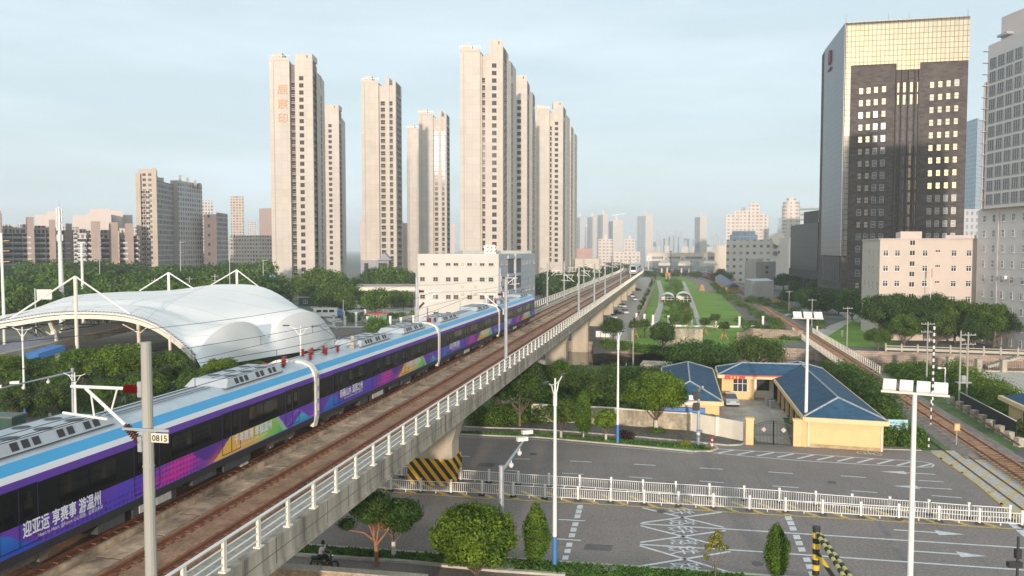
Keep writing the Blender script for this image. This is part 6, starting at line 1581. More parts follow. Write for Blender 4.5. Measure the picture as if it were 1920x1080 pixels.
# grey villas behind
B=Bld('villa','grey villa with a gabled roof between the left towers','villa',xy(705,430)); B.block([xy(676,430),xy(729,430),xy(729,445),xy(676,445)],0,ZY(488,430),mat('villa_grey',(.36,.36,.38),.8,.1,.3))
b=MB(); a=Vector((*xy(708,428),ZY(488,430)));c=Vector((*xy(734,428),ZY(488,430))); t_=Vector((*xy(720,428),ZY(474,430))); d=Vector((0,14,0)); b.add([a,c,t_,a+d,c+d,t_+d],[(0,1,2),(0,2,5,3),(1,4,5,2)]); B.part('gable',b,mat('villa_roof',(.30,.33,.38),.7,.1,.3)); B.windows(xy(676,430),xy(729,430),[.2,.7,.85],[ZY(507,430)],wmesh(2.2,4,glt,dk)); B.flush()
def plain(label,pts,z1,m,name='apartment_block',cat='apartment block',group=None,roof=None):
    B=Bld(name,label,cat,pts[0],group); B.block(pts,0,z1,m); 
    if roof: 
        for (u0,u1,h) in roof:
            a=Vector((*pts[0],0));c=Vector((*pts[1],0));p=a.lerp(c,u0);q=a.lerp(c,u1); B.block([p,q,q+Vector((0,8,0)),p+Vector((0,8,0))],z1,z1+h,m,'roof_house')
    return B
pk=grid_mat('far_pink',(.62,.50,.42),(.12,.10,.10),8,3.2,5.6,.1,.8,cellvar=.2)
plain('pale pink slab between the two left tower groups',[xy(676,700),xy(722,700),xy(722,730),xy(676,730)],ZY(412,700),pk)
plain('pale narrow slab right of the pink one',[xy(722,705),xy(756,705),xy(756,740),xy(722,740)],ZY(415,705),pk); plain('sliver of cream block between the towers and the small pair',[xy(756,720),xy(766,720),xy(766,740),xy(756,740)],ZY(418,720),pk)
plain('thin white far tower beside the tallest middle tower',[xy(845,1500),xy(853,1500),xy(853,1530),xy(845,1530)],ZY(420,1500),pk)
# --- white five storey block ---
WB=mat('white_block',(.62,.60,.54),.75,.03,.2); WS=mat('white_block_shaded',(.46,.50,.53),.75,.04,.3)  # second wall tone holds the right face's bluish shade in its colour
B=Bld('white_block','plain white four storey block with small dark windows left of the viaduct','building',xy(860,225))
f0_,f1_=xy(783,225),xy(935,221); s1=xy(1003,262); bk=xy(850,268)
zt=ZY(476,225); B.block([f0_,f1_,s1,bk],0,zt,WB)
B.block([xy(777,223),xy(800,223),xy(800,225),xy(777,225)],0,ZY(575,225),WB,'annex')
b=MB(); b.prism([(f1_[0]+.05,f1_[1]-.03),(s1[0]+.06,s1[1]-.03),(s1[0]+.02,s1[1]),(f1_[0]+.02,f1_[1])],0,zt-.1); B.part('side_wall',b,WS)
b=MB(); b.prism([xy(868,232),xy(996,258),xy(970,268),xy(862,262)],zt,zt+.9); B.part('roof_house',b,WB)
b=MB()
for k in range(3):
    for j in range(2): p=xy(912+k*7,229); b.tube([(p[0],p[1],zt+1.2+j*1.0),(p[0],p[1]+1.5,zt+1.2+j*1.0)],.5,8)
b.mat(1); p=xy(919,231); b.box((p[0],p[1]+.4,zt+1.2),(3.4,1.6,2.4)); B.part('roof_unit',b,[M['cream'],M['grey']])
wm=wmesh(1.35,.75,M['glass'],mat('beige_frame',(.55,.48,.36),.6,.05,1),1,None,t=.07); wm2=wmesh(1.35,1.1,M['glass'],mat('beige_frame2',(.50,.44,.34),.6,.05,1),1,.5,t=.07)
us=[(x-783)/152 for x in (792,817,841,855.5,881,904.5,921)]
for y,me in ((498,wm),(527,wm2),(560,wm2),(592,wm2)): B.windows(f0_,f1_,us[:7 if y<590 else 3],[ZY(y,224)],me)
for u in ((868-783)/152,(892-783)/152):
    B.windows(f0_,f1_,[u],[ZY(499,224),ZY(541,224),ZY(555,224)],wmesh(1.0,1.0,M['kerb'],M['cream'],1,.5,t=.05),name='louvre')
sv=lambda x:(x-935)/68
sw=wmesh(1.6,1.0,M['glass'],M['white'],1,None,t=.08)
for x in (940,947,978,985,992,1000): B.windows(f1_,s1,[sv(x)],[ZY(496,240),ZY(548,240)] if x>970 else [ZY(496,230),ZY(525,230)],sw,out=.12)
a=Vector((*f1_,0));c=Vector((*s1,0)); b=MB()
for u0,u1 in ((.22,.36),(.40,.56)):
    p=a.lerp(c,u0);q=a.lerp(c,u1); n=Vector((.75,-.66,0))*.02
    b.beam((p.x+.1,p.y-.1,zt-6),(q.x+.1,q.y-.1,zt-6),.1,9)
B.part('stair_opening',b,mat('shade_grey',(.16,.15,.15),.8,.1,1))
b=MB(); p=a.lerp(c,.38); b.beam((p.x+.35,p.y-.35,0),(p.x+.35,p.y-.35,zt),.7); p1=a.lerp(c,.2);p2=a.lerp(c,.58)
for z in (zt-1.0,zt-6.3,zt-11.2): b.beam((p1.x+.3,p1.y-.3,z),(p2.x+.3,p2.y-.3,z),.5,.9)
B.part('stair_frame',b,WS); B.flush()
# --- dark glass tower ---
BRK=grid_mat('dark_stone',(.05,.04,.036),(.085,.068,.06),1.8,.62,.05,.25,.75,off=.5,cellvar=.35)
GLD=grid_mat('mirror_glass',(.18,.17,.14),(.52,.50,.44),1.35,1.8,.18,.0,.05,metal=1.0,cellvar=.07)
GLL=grid_mat('blue_grey_glass',(.05,.055,.06),(.10,.125,.15),1.5,1.9,.2,.0,.3,spec=.35,cellvar=.12)
B=Bld('office_tower','dark brown office tower with a golden mirrored crown','office tower',xy(1600,275))
Yc=275.0; cL=Vector((*xy(1541,312),0)); cC=Vector((*xy(1578,Yc),0)); cR=Vector((*xy(1806,267),0)); zt=ZY(43,Yc)
d=(cR-cC).normalized(); n=Vector((-d.y,d.x,0)); bk=cR+n*34
B.block([cL,cC,cR,bk,cL+n*8],0,zt-1,BRK)
# left glass face, set proud
dl=(cC-cL).normalized(); nl=Vector((dl.y,-dl.x,0)); 
b=MB(); b.prism([tuple((p+nl*o_).xy) for p,o_ in ((cL,.4),(cC,.4),(cC,.02),(cL,.02))],ZY(479,290),zt); B.part('glass_wall',b,GLL)
# crown and gold edge on the front
nf=Vector((d.y,-d.x,0)); ff=lambda u,o_:(cC.lerp(cR,u)+nf*o_)
def fpan(u0,u1,z0,z1,m,name,o_=.5): 
    b=MB(); b.prism([tuple(ff(u,o).xy) for u,o in ((u0,o_),(u1,o_),(u1,.02),(u0,.02))],z0,z1); return B.part(name,b,m)
zc=ZY(124,Yc); fpan(0,1,zc+.0,zt,GLD,'mirrored_crown',.6); fpan(.42,.61,zc-2.2,zc,GLD,'mirrored_crown',.6); fpan(0,.045,ZY(480,Yc),zc,GLD,'mirrored_edge',.6)
b=MB(); b.prism([tuple(p.xy) for p in (cC+nf*.6,cR+nf*.6,bk,cL+n*8,cL+nl*.4)],zt-1,zt-.2); B.part('roof',b,M['dark'])
for u in (0.0,.35,.52,.99): b=MB(); p=ff(u,-.5); b.lathe((p.x,p.y,zt-.2),[(.12,0),(.05,3.2)],6); B.part('lightning_rod',b,M['steel'])
wA=wmesh(1.35,2.1,M['shine'],M['dark'],0,.5,t=.13,sill=False); wD=wmesh(1.35,2.1,glass('unlit_glass',(.10,.10,.10),.25),M['grey'],0,.5,t=.12,sill=False)  # two copies of one glazing: sky reflection put into the cream one
fx=lambda x:(x-1578)/228
rows=[(165,3)]; ys_=[168+22.9*k for k in range(19)]
rng=np.random.RandomState(4)
for r_,y in enumerate(ys_):
    if y>600: break
    for g_,xs_ in enumerate(((1609,1623,1637,1652),(1741,1756,1771,1786))):
        for j,x in enumerate(xs_):
            lit=(r_<3 or (j<2 and r_<12)) if g_==0 else (r_<9)  # lit panes get the cream copy that carries the sky reflection
            if rng.rand()<.06: lit=not lit
            z=ZY(y+(-0.05*(x-1578)*(1-(y-168)/300)),271)-1.3; B.windows(ff(0,0),ff(1,0),[fx(x)],[z],wA if lit else wD,out=.05,budget=95)
    for j,x in enumerate((1678,1690,1703,1716)):
        z=ZY(y-3,271)-1.5; lit=r_<2
        me=wmesh(.9,3.4,M['shine' if lit else 'glass'],M['dark'],0,.5,t=.1,sill=False) if r_ in(0,2) and j==0 else me_prev[lit]
        if r_ in (0,2) and j==0: 
            if r_==0: me_prev={}
            me_prev[lit]=me
            if r_==0: me_prev[False]=me
        B.windows(ff(0,0),ff(1,0),[fx(x)],[z],me,out=.05,budget=95)
# recess between halves and left shadow reveal
b=MB(); 
for u in (.425,.47,.525,.58,.61): 
    p=ff(u,.3); b.beam((p.x,p.y,0),(p.x,p.y,zc-2.4),.5)
B.part('pilaster',b,BRK)
# ground colonnade on left face
b=MB(); q0=cL+dl*4+nl*.25; q1=cC-dl*3+nl*.25
for k in range(12): p=q0.lerp(q1,k/11); b.beam((p.x,p.y,ZY(528,290)),(p.x,p.y,ZY(481,290)),.35)
B.part('fins',b,M['steel'])
me=text_mesh('logo','闪',mat('logo_red',(.35,.03,.06),.5,0),7.5,.1,.3)
lg=MB()   # red emblem: slanted bars in a ring
for k in range(4): lg.box((-2+k*1.35,0,0),(.75,.3,6.0-1.2*abs(k-1.5)))
lg.box((0,0,-4.3),(5.5,.3,1.0)); p=cL.lerp(cC,.32)+nl*.7; o=lg.build('emblem',mat('logo_red2',(.30,.03,.07),.5,0),B.root,(p.x,p.y,ZY(108,300)),math.atan2(dl.y,dl.x)); o.matrix_parent_inverse=Matrix.Translation(B.iv)
B.flush()
# low dark block
LB=grid_mat('dark_fins',(.045,.045,.052),(.07,.072,.082),1.0,4.6,.22,.1,.5,cellvar=.1)
B=Bld('dark_office_block','low black office block left of the dark tower','office block',xy(1500,350))
a=xy(1482,400);c=xy(1533,345); zt=ZY(417,350); B.block([a,c,xy(1570,380),xy(1520,430)],ZY(505,370),zt,LB); B.block([(a[0]-1,a[1]-1),(c[0]+.5,c[1]-1.5),xy(1571,380),xy(1520,430)],ZY(520,370),ZY(505,370),M['dark'],'canopy'); B.block([a,c,xy(1570,380),xy(1520,430)],0,ZY(520,370)-.02,mat('colonnade',(.07,.07,.075),.7,.2,.3),'base')
b=MB()
for k in range(9):
    u=(k+.5)/9; p=Vector((*a,0)).lerp(Vector((*c,0)),u); b.beam((p.x-.6,p.y-.6,0),(p.x-.6,p.y-.6,ZY(521,370)),1.2)
B.part('column',b,M['dark'])
B.block([xy(1506,400),xy(1533,380),xy(1545,400),xy(1515,420)],zt,ZY(396,390),M['dark'],'roof_house'); B.block([xy(1533,350),xy(1543,335),xy(1552,345),xy(1540,360)],0,ZY(412,345),GLL,'glass_link'); B.flush()
# --- pink L block ---
PK=mat('pink_render',(.63,.54,.47),.85,.04,.3); PK2=mat('pink_grey_render',(.60,.53,.51),.85,.05,.3)
B=Bld('pink_block','pale pink five storey block behind the huge trees','building',xy(1700,190))
a=xy(1650,190);c=xy(1832,188); l=xy(1617,214); zt=ZY(449,190); B.block([l,a,c,(c[0]+10,c[1]+14),(l[0]+12,l[1]+14)],0,zt,PK)
B.block([xy(1688,191),xy(1728,191),xy(1728,199),xy(1679,206)],zt,ZY(434,191),PK,'stair_tower')
b=MB(); b.beam((*a,zt+.1),(*c,zt+.1),.5,.3); b.beam((*l,zt+.1),(*a,zt+.1),.5,.3); b.beam((*xy(1772,188.5),zt+.6),(*xy(1830,187.5),zt+.6),.3,.8); B.part('parapet',b,[PK2])
wf=wmesh(1.15,1.4,M['glass'],M['white'],1,.68,t=.11); ws=wmesh(1.2,1.2,M['glass'],M['cream'],1,None,t=.08); wt_=wmesh(1.1,.6,M['glass'],M['cream'],2,None,t=.08); wn=wmesh(.75,1.4,M['glass'],M['white'],1,.5,t=.09)
fx=lambda x:(x-1650)/182
for y in (480,508.5,537,566,595): B.windows(a,c,[fx(x) for x in (1661,1683,1735,1789,1817)],[ZY(y,189)],wf)
for y in (460,479,499,518.5,538,560): B.windows(a,c,[fx(1711)],[ZY(y,189)],ws)
for y in (473,501,531,560): B.windows(a,c,[fx(1759)],[ZY(y,189)],wt_)
for y in (479,508,537,566,595): B.windows(l,a,[.18,.42,.66,.9],[ZY(y,202)],wn)
B.flush()
root=empty('flagpole',(XZ(1747,186),186,0),'pole with a hanging red flag before the pink block','flagpole'); b=MB(); b.lathe((0,0,0),[(.12,0),(.06,ZY(500,186))],8); b.build('pole_shaft',M['white'],root)
b=MB(); z=ZY(502,186); b.add([(0,0,z),(.25,.02,z-.3),(.32,.1,z-1.2),(.25,-.05,z-2.2),(.1,0,z-2.5),(.0,.02,z-1.4)],[(0,1,2,5),(5,2,3,4)]); f_=b.build('flag',M['redp'],root)
# --- right edge block ---
PK3=mat('grey_pink_tiles',(.70,.64,.61),.8,.04,.3)
B=Bld('grey_pink_office','tall grey pink office block with big windows cut by the right edge','office block',xy(1840,182))
Yl=181.0; a=Vector((*xy(1842,Yl),0)); c=Vector((a.x-.4,140,0)); za=ZY(86,Yl); zb=ZY(392,Yl)
B.block([a,c,c+Vector((30,0,0)),a+Vector((30,6,0))],zb,za,PK3); a2=a+Vector((.3,1.5,0)); B.block([xy(1832,186),c+Vector((1.6,0,0)),c+Vector((29,0,0)),a+Vector((29,8,0))],0,zb-.02,PK3,'base')
B.block([xy(1836,184.5),a+Vector((-.4,.3,0)),a+Vector((8,6,0)),a+Vector((6,9,0))],zb,za-8,PK3,'stair_bay')
wb=wmesh(2.3,2.3,glass('office_glass',(.12,.14,.15),.12),mat('frame_grey',(.35,.38,.42),.5,.05,1),2,.45,t=.06,depth=.1,sill=False); fl=3.06
nr=int((za-zb-2)/fl); zs=[zb+.9+k*fl for k in range(nr)]
B.windows(a,c,[(k+.7)/13.5 for k in range(13)],zs,wb,budget=80)
wsx=wmesh(.95,1.6,M['glass'],M['white'],1,.55,t=.1)
p0=Vector((*xy(1832,186),0)); p1=c+Vector((1.6,0,0))
B.windows(p0,p1,[.06+.078*k for k in range(12)],[zb-3.0-3.45*k for k in range(9)],wsx,budget=99)
for k in range(14): b=MB(); b.box((a.x-.3,a.y+.2,zb+2+k*2.6),(1.2,.8,.12)); B.part('ledge',b,PK2)
b=MB()
for k in (2,5,8): p=p0.lerp(p1,.09*k); b.beam((p.x-.15,p.y,0),(p.x-.15,p.y,zb-1),.16)
B.part('drainpipe',b,PK2)
acb=MB(); acb.box((0,0,0),(1.0,.6,.8)); acb.mat(1); acb.tube([(0,-.3,0),(0,-.33,0)],.3,8); acm=acb.mesh('air_conditioner',[M['white'],M['grey']])
B.windows(p0,p1,[.25,.4,.5,.62],[zb-15.5],acm,name='air_conditioner',out=.4); B.windows(p0,p1,[.62],[zb-22],acm,name='air_conditioner',out=.4)
B.block([a+Vector((2,-14,0)),a+Vector((1,-3,0)),a+Vector((9,-3,0)),a+Vector((9,-14,0))],za,za+5.5,PK2,'roof_house'); b=MB(); q=a+Vector((1,-5,za+1.2)); b.box(q,(2.2,3.5,.5)); B.part('roof_slab',b,M['grey']); B.flush()
# hazy blocks in the gap
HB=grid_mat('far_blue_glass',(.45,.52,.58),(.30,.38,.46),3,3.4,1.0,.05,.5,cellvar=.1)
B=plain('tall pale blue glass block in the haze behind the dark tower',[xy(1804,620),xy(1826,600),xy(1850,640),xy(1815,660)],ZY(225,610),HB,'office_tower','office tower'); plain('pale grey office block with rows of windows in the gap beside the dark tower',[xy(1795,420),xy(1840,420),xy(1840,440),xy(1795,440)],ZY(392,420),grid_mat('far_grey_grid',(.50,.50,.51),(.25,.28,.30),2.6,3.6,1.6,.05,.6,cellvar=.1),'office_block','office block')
# --- left apartments ---
BR=[grid_mat('brown_flats_%d'%i,w_,(.10,.10,.115),2.6,3.1,1.2,.25,.7,cellvar=.9) for i,w_ in enumerate(((.50,.45,.40),(.56,.50,.44),(.46,.40,.36)))]
TB=mat('brown_end_wall',(.36,.28,.24),.85,.1,.1); BG=mat('beige_end_wall',(.50,.43,.35),.85,.08,.1)
bal=MB(); bal.box((0,-.6,.45),(2.6,1.3,.9)); bal.mat(1); bal.box((0,-.1,1.7),(2.6,.2,1.5)); balm=bal.mesh('balcony',[mat('balcony_rail',(.6,.6,.6),.7,.3,.4),glt])
def flats(x0,x1,Y,yt,label,m=0,fins=(),steps=3,group='brown apartment blocks at the left',rise=0):
    B=Bld('apartment_block',label,'apartment block',xy(x0,Y),group); zt=ZY(yt,Y); n=steps; rng=np.random.RandomState(int(x0)+500)
    for k in range(n):
        xa=x0+(x1-x0)*k/n; xb=x0+(x1-x0)*(k+1)/n; yy=Y+2.5*(k%2)
        B.block([xy(xa,yy),xy(xb-.05,yy),xy(xb-.05,yy+18),xy(xa,yy+18)],0,zt-2.0*(k%2)-rng.rand()*1.5,BR[m])
        fl=3.1; zs=[10+fl*q for q in range(int((zt-14)/fl))]
        B.windows(xy(xa,yy),xy(xb,yy),[.28,.72] if (xb-xa)>14 else [.5],zs,balm,name='balcony',budget=98)
    for (fx0,fx1,ft) in fins: B.block([xy(fx0+(fx1-fx0)*.3,Y-1.2),xy(fx1,Y-1.2),xy(fx1,Y+20),xy(fx0+(fx1-fx0)*.3,Y+20)],0,ZY(ft,Y),TB,'end_wall')
    B.flush(); return B
flats(-30,5,430,400,'brown flats cut by the left edge',0,[(-6,4,395)],1); flats(6,62,450,420,'brown flats with a tall beige pillar near the left edge',1,[(44,65,407)],3); flats(66,108,460,420,'brown flats just left of the telecom mast',0,[(88,105,412)],2); flats(110,138,480,430,'brown flats directly behind the telecom mast',2,[(119,136,419)],1)
flats(146,180,440,432,'yellowish flats with a blank beige end wall',1,[(164,189,415)],2); B=flats(190,222,450,428,'brown flats with two tall end walls in the middle of the row',0,[(198,222,417)],2); flats(224,262,455,432,'brown flats just left of the twin tall blocks',2,[(228,251,419)],2)
for x0,x1,Y,yt,l in ((68,100,700,402,'pinkish block rising behind the brown flats left of the mast'),(90,118,760,396,'pinkish roof house block behind the telecom mast'),(138,166,640,404,'pink stepped block behind the yellowish flats'),(162,210,620,400,'cream stepped block behind the brown flats, left half'),(170,209,660,391,'tallest cream block behind the brown flats'),(210,232,640,395,'cream block right of the tallest cream one'),(232,250,660,403,'grey pink block left of the twin tall blocks')): plain(l,[xy(x0,Y),xy(x1,Y),xy(x1,Y+20),xy(x0,Y+20)],ZY(yt,Y),grid_mat('far_cream',(.60,.52,.47),(.30,.27,.27),5,3.2,3.4,.08,.8,cellvar=.2) if 'fc' not in M else M['fc'],group='pink and cream blocks behind the brown flats')
flats(-20,62,560,418,'long brown slab filling the gap behind the leftmost flats',0,[],6); flats(60,150,580,424,'long brown slab behind the telecom mast',2,[],7); flats(150,262,590,426,'long brown slab behind the right half of the brown row',1,[],9)
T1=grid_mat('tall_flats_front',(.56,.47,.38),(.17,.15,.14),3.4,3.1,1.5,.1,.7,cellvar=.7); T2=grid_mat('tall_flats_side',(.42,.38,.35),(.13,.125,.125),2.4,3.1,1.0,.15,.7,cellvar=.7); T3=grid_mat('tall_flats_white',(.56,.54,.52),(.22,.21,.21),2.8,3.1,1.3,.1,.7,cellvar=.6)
B=Bld('apartment_tower','tall brown and beige apartment tower with a sunlit end, left of its paler twin','apartment tower',xy(260,470)); zt=ZY(325,470)
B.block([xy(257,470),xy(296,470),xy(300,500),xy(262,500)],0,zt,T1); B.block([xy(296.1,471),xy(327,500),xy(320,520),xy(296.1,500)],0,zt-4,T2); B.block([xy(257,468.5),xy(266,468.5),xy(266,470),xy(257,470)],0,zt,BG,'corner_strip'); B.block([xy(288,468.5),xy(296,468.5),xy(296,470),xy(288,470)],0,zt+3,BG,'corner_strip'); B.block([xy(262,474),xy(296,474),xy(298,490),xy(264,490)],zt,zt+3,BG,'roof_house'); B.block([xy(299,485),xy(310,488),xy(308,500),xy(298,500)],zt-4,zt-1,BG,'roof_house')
B.windows(xy(266,470),xy(288,470),[.2,.6],[12+3.1*k for k in range(int((zt-20)/3.1))],wmesh(2.6,1.7,glt,M['cream'],1,None,t=.12,sill=False)); B.flush()
B=Bld('apartment_tower','paler grey apartment tower right of the brown sunlit one','apartment tower',xy(330,500)); zt=ZY(338,500)
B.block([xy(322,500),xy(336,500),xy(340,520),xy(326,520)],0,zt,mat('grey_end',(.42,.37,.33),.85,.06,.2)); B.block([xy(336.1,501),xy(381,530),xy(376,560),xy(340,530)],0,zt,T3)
for k,x in enumerate((338,352,366,374)): B.block([xy(x,506+6*k),xy(x+5,507+6*k),xy(x+5,520+6*k),xy(x,520+6*k)],zt-3,zt+4-(k*1.2),BG,'roof_house')
for x in (345,358,371): B.block([xy(x,505.5+(x-336)*.64),xy(x+3.5,505.5+(x+3-336)*.64),xy(x+3,520+(x-336)*.64),xy(x,520+(x-336)*.64)],0,zt-2,M['cream'],'pilaster')
B.flush()
plain('pale block behind the grey twin tower',[xy(381,760),xy(401,760),xy(401,780),xy(381,780)],ZY(376,760),T3)
B=plain('dark brown lower tower right of the twin towers',[xy(383,520),xy(407,515),xy(410,540),xy(385,545)],ZY(402,520),mat('dark_brown_wall',(.22,.18,.17),.85,.08,.2)); B.block([xy(407.1,516),xy(428,540),xy(424,560),xy(410,540)],0,ZY(400,530),BR[2]); B.windows(xy(383,520),xy(407,515),[.4],[12+6.2*k for k in range(6)],w_side); B.flush()
plain('slim cream tower standing apart near the lettered tower',[xy(434,900),xy(459,900),xy(459,930),xy(434,930)],ZY(368,900),T1,'apartment_tower','apartment tower'); plain('low row of beige flats below the slim cream tower',[xy(430,640),xy(486,620),xy(515,640),xy(440,680)],ZY(442,640),T1); plain('faint pink slab right of the slim cream tower',[xy(466,1300),xy(482,1300),xy(482,1340),xy(466,1340)],ZY(416,1300),T3); plain('reddish brown slab beside the lettered tower',[xy(487,800),xy(514,790),xy(514,830),xy(490,830)],ZY(391,800),grid_mat('reddish',(.42,.31,.27),(.15,.12,.12),5,3.2,3.2,.1,.8,cellvar=.3))
# telecom mast and poles left
root=empty('telecom_mast',(XZ(113,230),230,0),'tall white telecom mast with antennas above the canopy','mast'); zt=ZY(388,230); b=MB(); b.lathe((0,0,0),[(.85,0),(.35,zt)],10); b.build('mast_shaft',M['white'],root); b=MB(); b.lathe((0,0,zt),[(.06,0),(.03,2.4)],5); b.build('spike',M['grey'],root)
for z,n in ((zt-1.2,3),(zt-3.5,3),(zt-6,3),(zt-9,3)):
    b=MB(); b.tube([(.7*math.cos(a*.628),.7*math.sin(a*.628),z-.8) for a in range(11)],.05,4)
    for k in range(6): b.box((.75*math.cos(k*1.05),.75*math.sin(k*1.05),z),(.28,.28,1.8))
    b.build('antenna_ring',M['white'],root)
root=empty('floodlight_mast',(XZ(153,230),230,0),'white mast with stacked rings of lamps right of the telecom mast','mast'); zt=ZY(455,230); b=MB(); b.lathe((0,0,0),[(.5,0),(.3,zt)],8); b.build('mast_shaft',M['white'],root)
for k in range(6): b=MB(); b.lathe((0,0,zt-.3-k*.75),[(.9,0),(.9,.22)],10); b.build('lamp_ring',M['white'],root)
for x,yt,l in ((186,444,'tall thin grey lighting pole before the yellowish flats'),(338,452,'thin grey lighting pole before the twin towers'),(430,470,'thin grey pole before the dark brown tower'),(493,486,'thin grey pole just left of the lettered tower')):
    b=MB(); b.lathe((0,0,0),[(.2,0),(.1,ZY(yt,260))],6); b.beam((0,0,ZY(yt+3,260)),(1.6,0,ZY(yt+1,260)),.08); b.beam((-0,0,ZY(yt+22,260)),(1.4,0,ZY(yt+20,260)),.07); tag(b.build('lighting_pole',M['grey'],loc=(XZ(x,260),260,0)),l,'pole')
root=empty('lamp_column',(XZ(3,150),150,0),'white column with three pairs of orange lamp arms at the left edge','lamp column'); b=MB(); b.lathe((0,0,0),[(.3,0),(.2,ZY(437,150))],8); b.build('pole_shaft',M['white'],root)
for y in (452,471,491): b=MB(); z=ZY(y,150); b.beam((-1.5,0,z-.1),(1.5,0,z+.1),.25,.14); b.build('lamp_arm',mat('orange_arm',(.62,.36,.12),.5,0) if 'oa' not in M else M['oa'],root)
for x,y,l in ((15,562,'utility pole with crossarm at the left edge'),(205,540,'small utility pole behind the canopy, left'),(289,528,'small utility pole behind the canopy, middle'),(354,525,'small utility pole behind the canopy, right'),(402,520,'small utility pole behind the right canopy mast')):
    b=MB(); zt=ZY(y-6,220); b.lathe((0,0,0),[(.2,0),(.14,zt)],6); b.beam((-1,0,zt-.6),(1,0,zt-.6),.12); b.beam((-.8,0,zt-1.8),(.8,0,zt-1.8),.12); tag(b.build('utility_pole',M['pole'],loc=(XZ(x,220),220,0)),l,'pole')
root=empty('billboard',(XZ(81,205),205,0),'cream billboard standing behind the left edge of the canopy','billboard'); b=MB(); b.box((0,0,ZY(552,205)),(3.9,.3,2.6)); b.build('board',M['cream'],root); b=MB(); b.beam((-2.6,.3,0),(-2.6,.3,ZY(541,205)),.3); b.beam((-2.6,.3,ZY(545,205)),(0,.3,ZY(545,205)),.15); b.build('post',M['grey'],root)
root=empty('road_sign',(XZ(510,330),330,0),'blue road sign beside the lettered tower','sign'); b=MB(); b.box((0,0,ZY(520,330)),(2.6,.2,1.8)); b.build('board',M['blue'],root); b=MB(); b.lathe((0,.2,0),[(.12,0),(.12,ZY(514,330))],6); b.build('post',M['grey'],root)
# --- station across the tracks ---
ST=mat('station_cream',(.66,.58,.47),.8,.05,.1)
B=Bld('railway_station','long cream station bridge spanning the tracks in the distance','station',xy(1280,800)); Y=800
B.block([xy(1214,Y),xy(1352,Y),xy(1352,Y+16),xy(1214,Y+16)],ZY(489,Y),ZY(474,Y),ST); b=MB(); b.prism([xy(1214,Y-.4),xy(1352,Y-.4),xy(1352,Y-.02),xy(1214,Y-.02)],ZY(485,Y),ZY(481,Y)); B.part('window_band',b,grid_mat('station_glass',(.40,.36,.33),(.16,.20,.24),2.2,8,.5,.1,.3,cellvar=.3))
for x in (1217,1249,1280,1322): 
    b=MB(); b.prism([xy(x-5,Y-1),xy(x+5,Y-1),xy(x+5,Y),xy(x-5,Y)],ZY(490,Y),ZY(480,Y)); b.mat(1)
    for s in (-1,1): b.beam((*xy(x-4*s,Y-1.2),ZY(489,Y)),(*xy(x+4*s,Y-1.2),ZY(481,Y)),.7)
    B.part('lattice_panel',b,[M['cream'],M['steel']])
for x in (1305,1350,1216): B.block([xy(x-1,Y),xy(x+1,Y),xy(x+1,Y+6),xy(x-1,Y+6)],0,ZY(489.1,Y),ST,'column')
B.block([xy(1340,760),xy(1362,760),xy(1362,800),xy(1346,800)],0,ZY(460,760),ST,'end_block'); B.flush()
for x0,x1,l in ((1235,1257,'cream platform canopy left of the centre of the station'),(1272,1298,'cream platform canopy right of the centre of the station'),(1318,1345,'cream platform canopy at the right end of the station')):
    B=Bld('platform_canopy',l,'platform canopy',xy((x0+x1)/2,640),'platform canopies'); Y=640; B.block([xy(x0,Y),xy(x1,Y),xy(x1-3,Y+150),xy(x0+3,Y+150)],ZY(498,Y),ZY(496,Y)+1,ST,'roof')
    for k in range(5): b=MB(); yk=Y+2+k*14; b.beam((*xy(x0+6,yk),0),(*xy(x0+6,yk),6.7),1.2); b.beam((*xy(x1-6,yk),0),(*xy(x1-6,yk),6.7),1.2); B.part('column',b,ST)
for x,Y,l,cc in ((1330,600,'faint red nosed train standing right of the platforms','a'),(1222,640,'dark train standing at the left platform','b'),(1262,680,'dark train in the middle of the station','b')):
    p=(XZ(x,Y),Y,0); root=empty('passenger_train',p,l,'train',rz=.06 if cc=='a' else 0); b=MB()
    b.prism([(-1.6,0),(1.6,0),(1.6,90),(-1.6,90)],1.0,4.4); b.build('body',mat('train_far_'+cc+str(x),(.25,.24,.25) if cc=='a' else (.10,.12,.14),.5,.1,.3),root); b=MB(); b.prism([(-1.5,-.4),(1.5,-.4),(1.5,0),(-1.5,0)],1.2,4.0); b.build('cab_front',M['redp'] if cc=='a' else M['dark'],root); b=MB(); b.prism([(-1.3,0),(1.3,0),(1.3,90),(-1.3,90)],4.4,4.8); b.build('roof',M['grey'],root)
for x,Y,yt,l in ((1258,540,472,'thin lighting mast in the middle of the tracks before the station'),(1296,620,490,'short pole on the right platform end')):
    b=MB(); b.lathe((0,0,0),[(.35,0),(.2,ZY(yt,Y))],6); b.box((0,0,ZY(yt,Y)),(1.6,.5,.7)); tag(b.build('lighting_mast',M['dark'],loc=(XZ(x,Y),Y,0)),l,'mast')
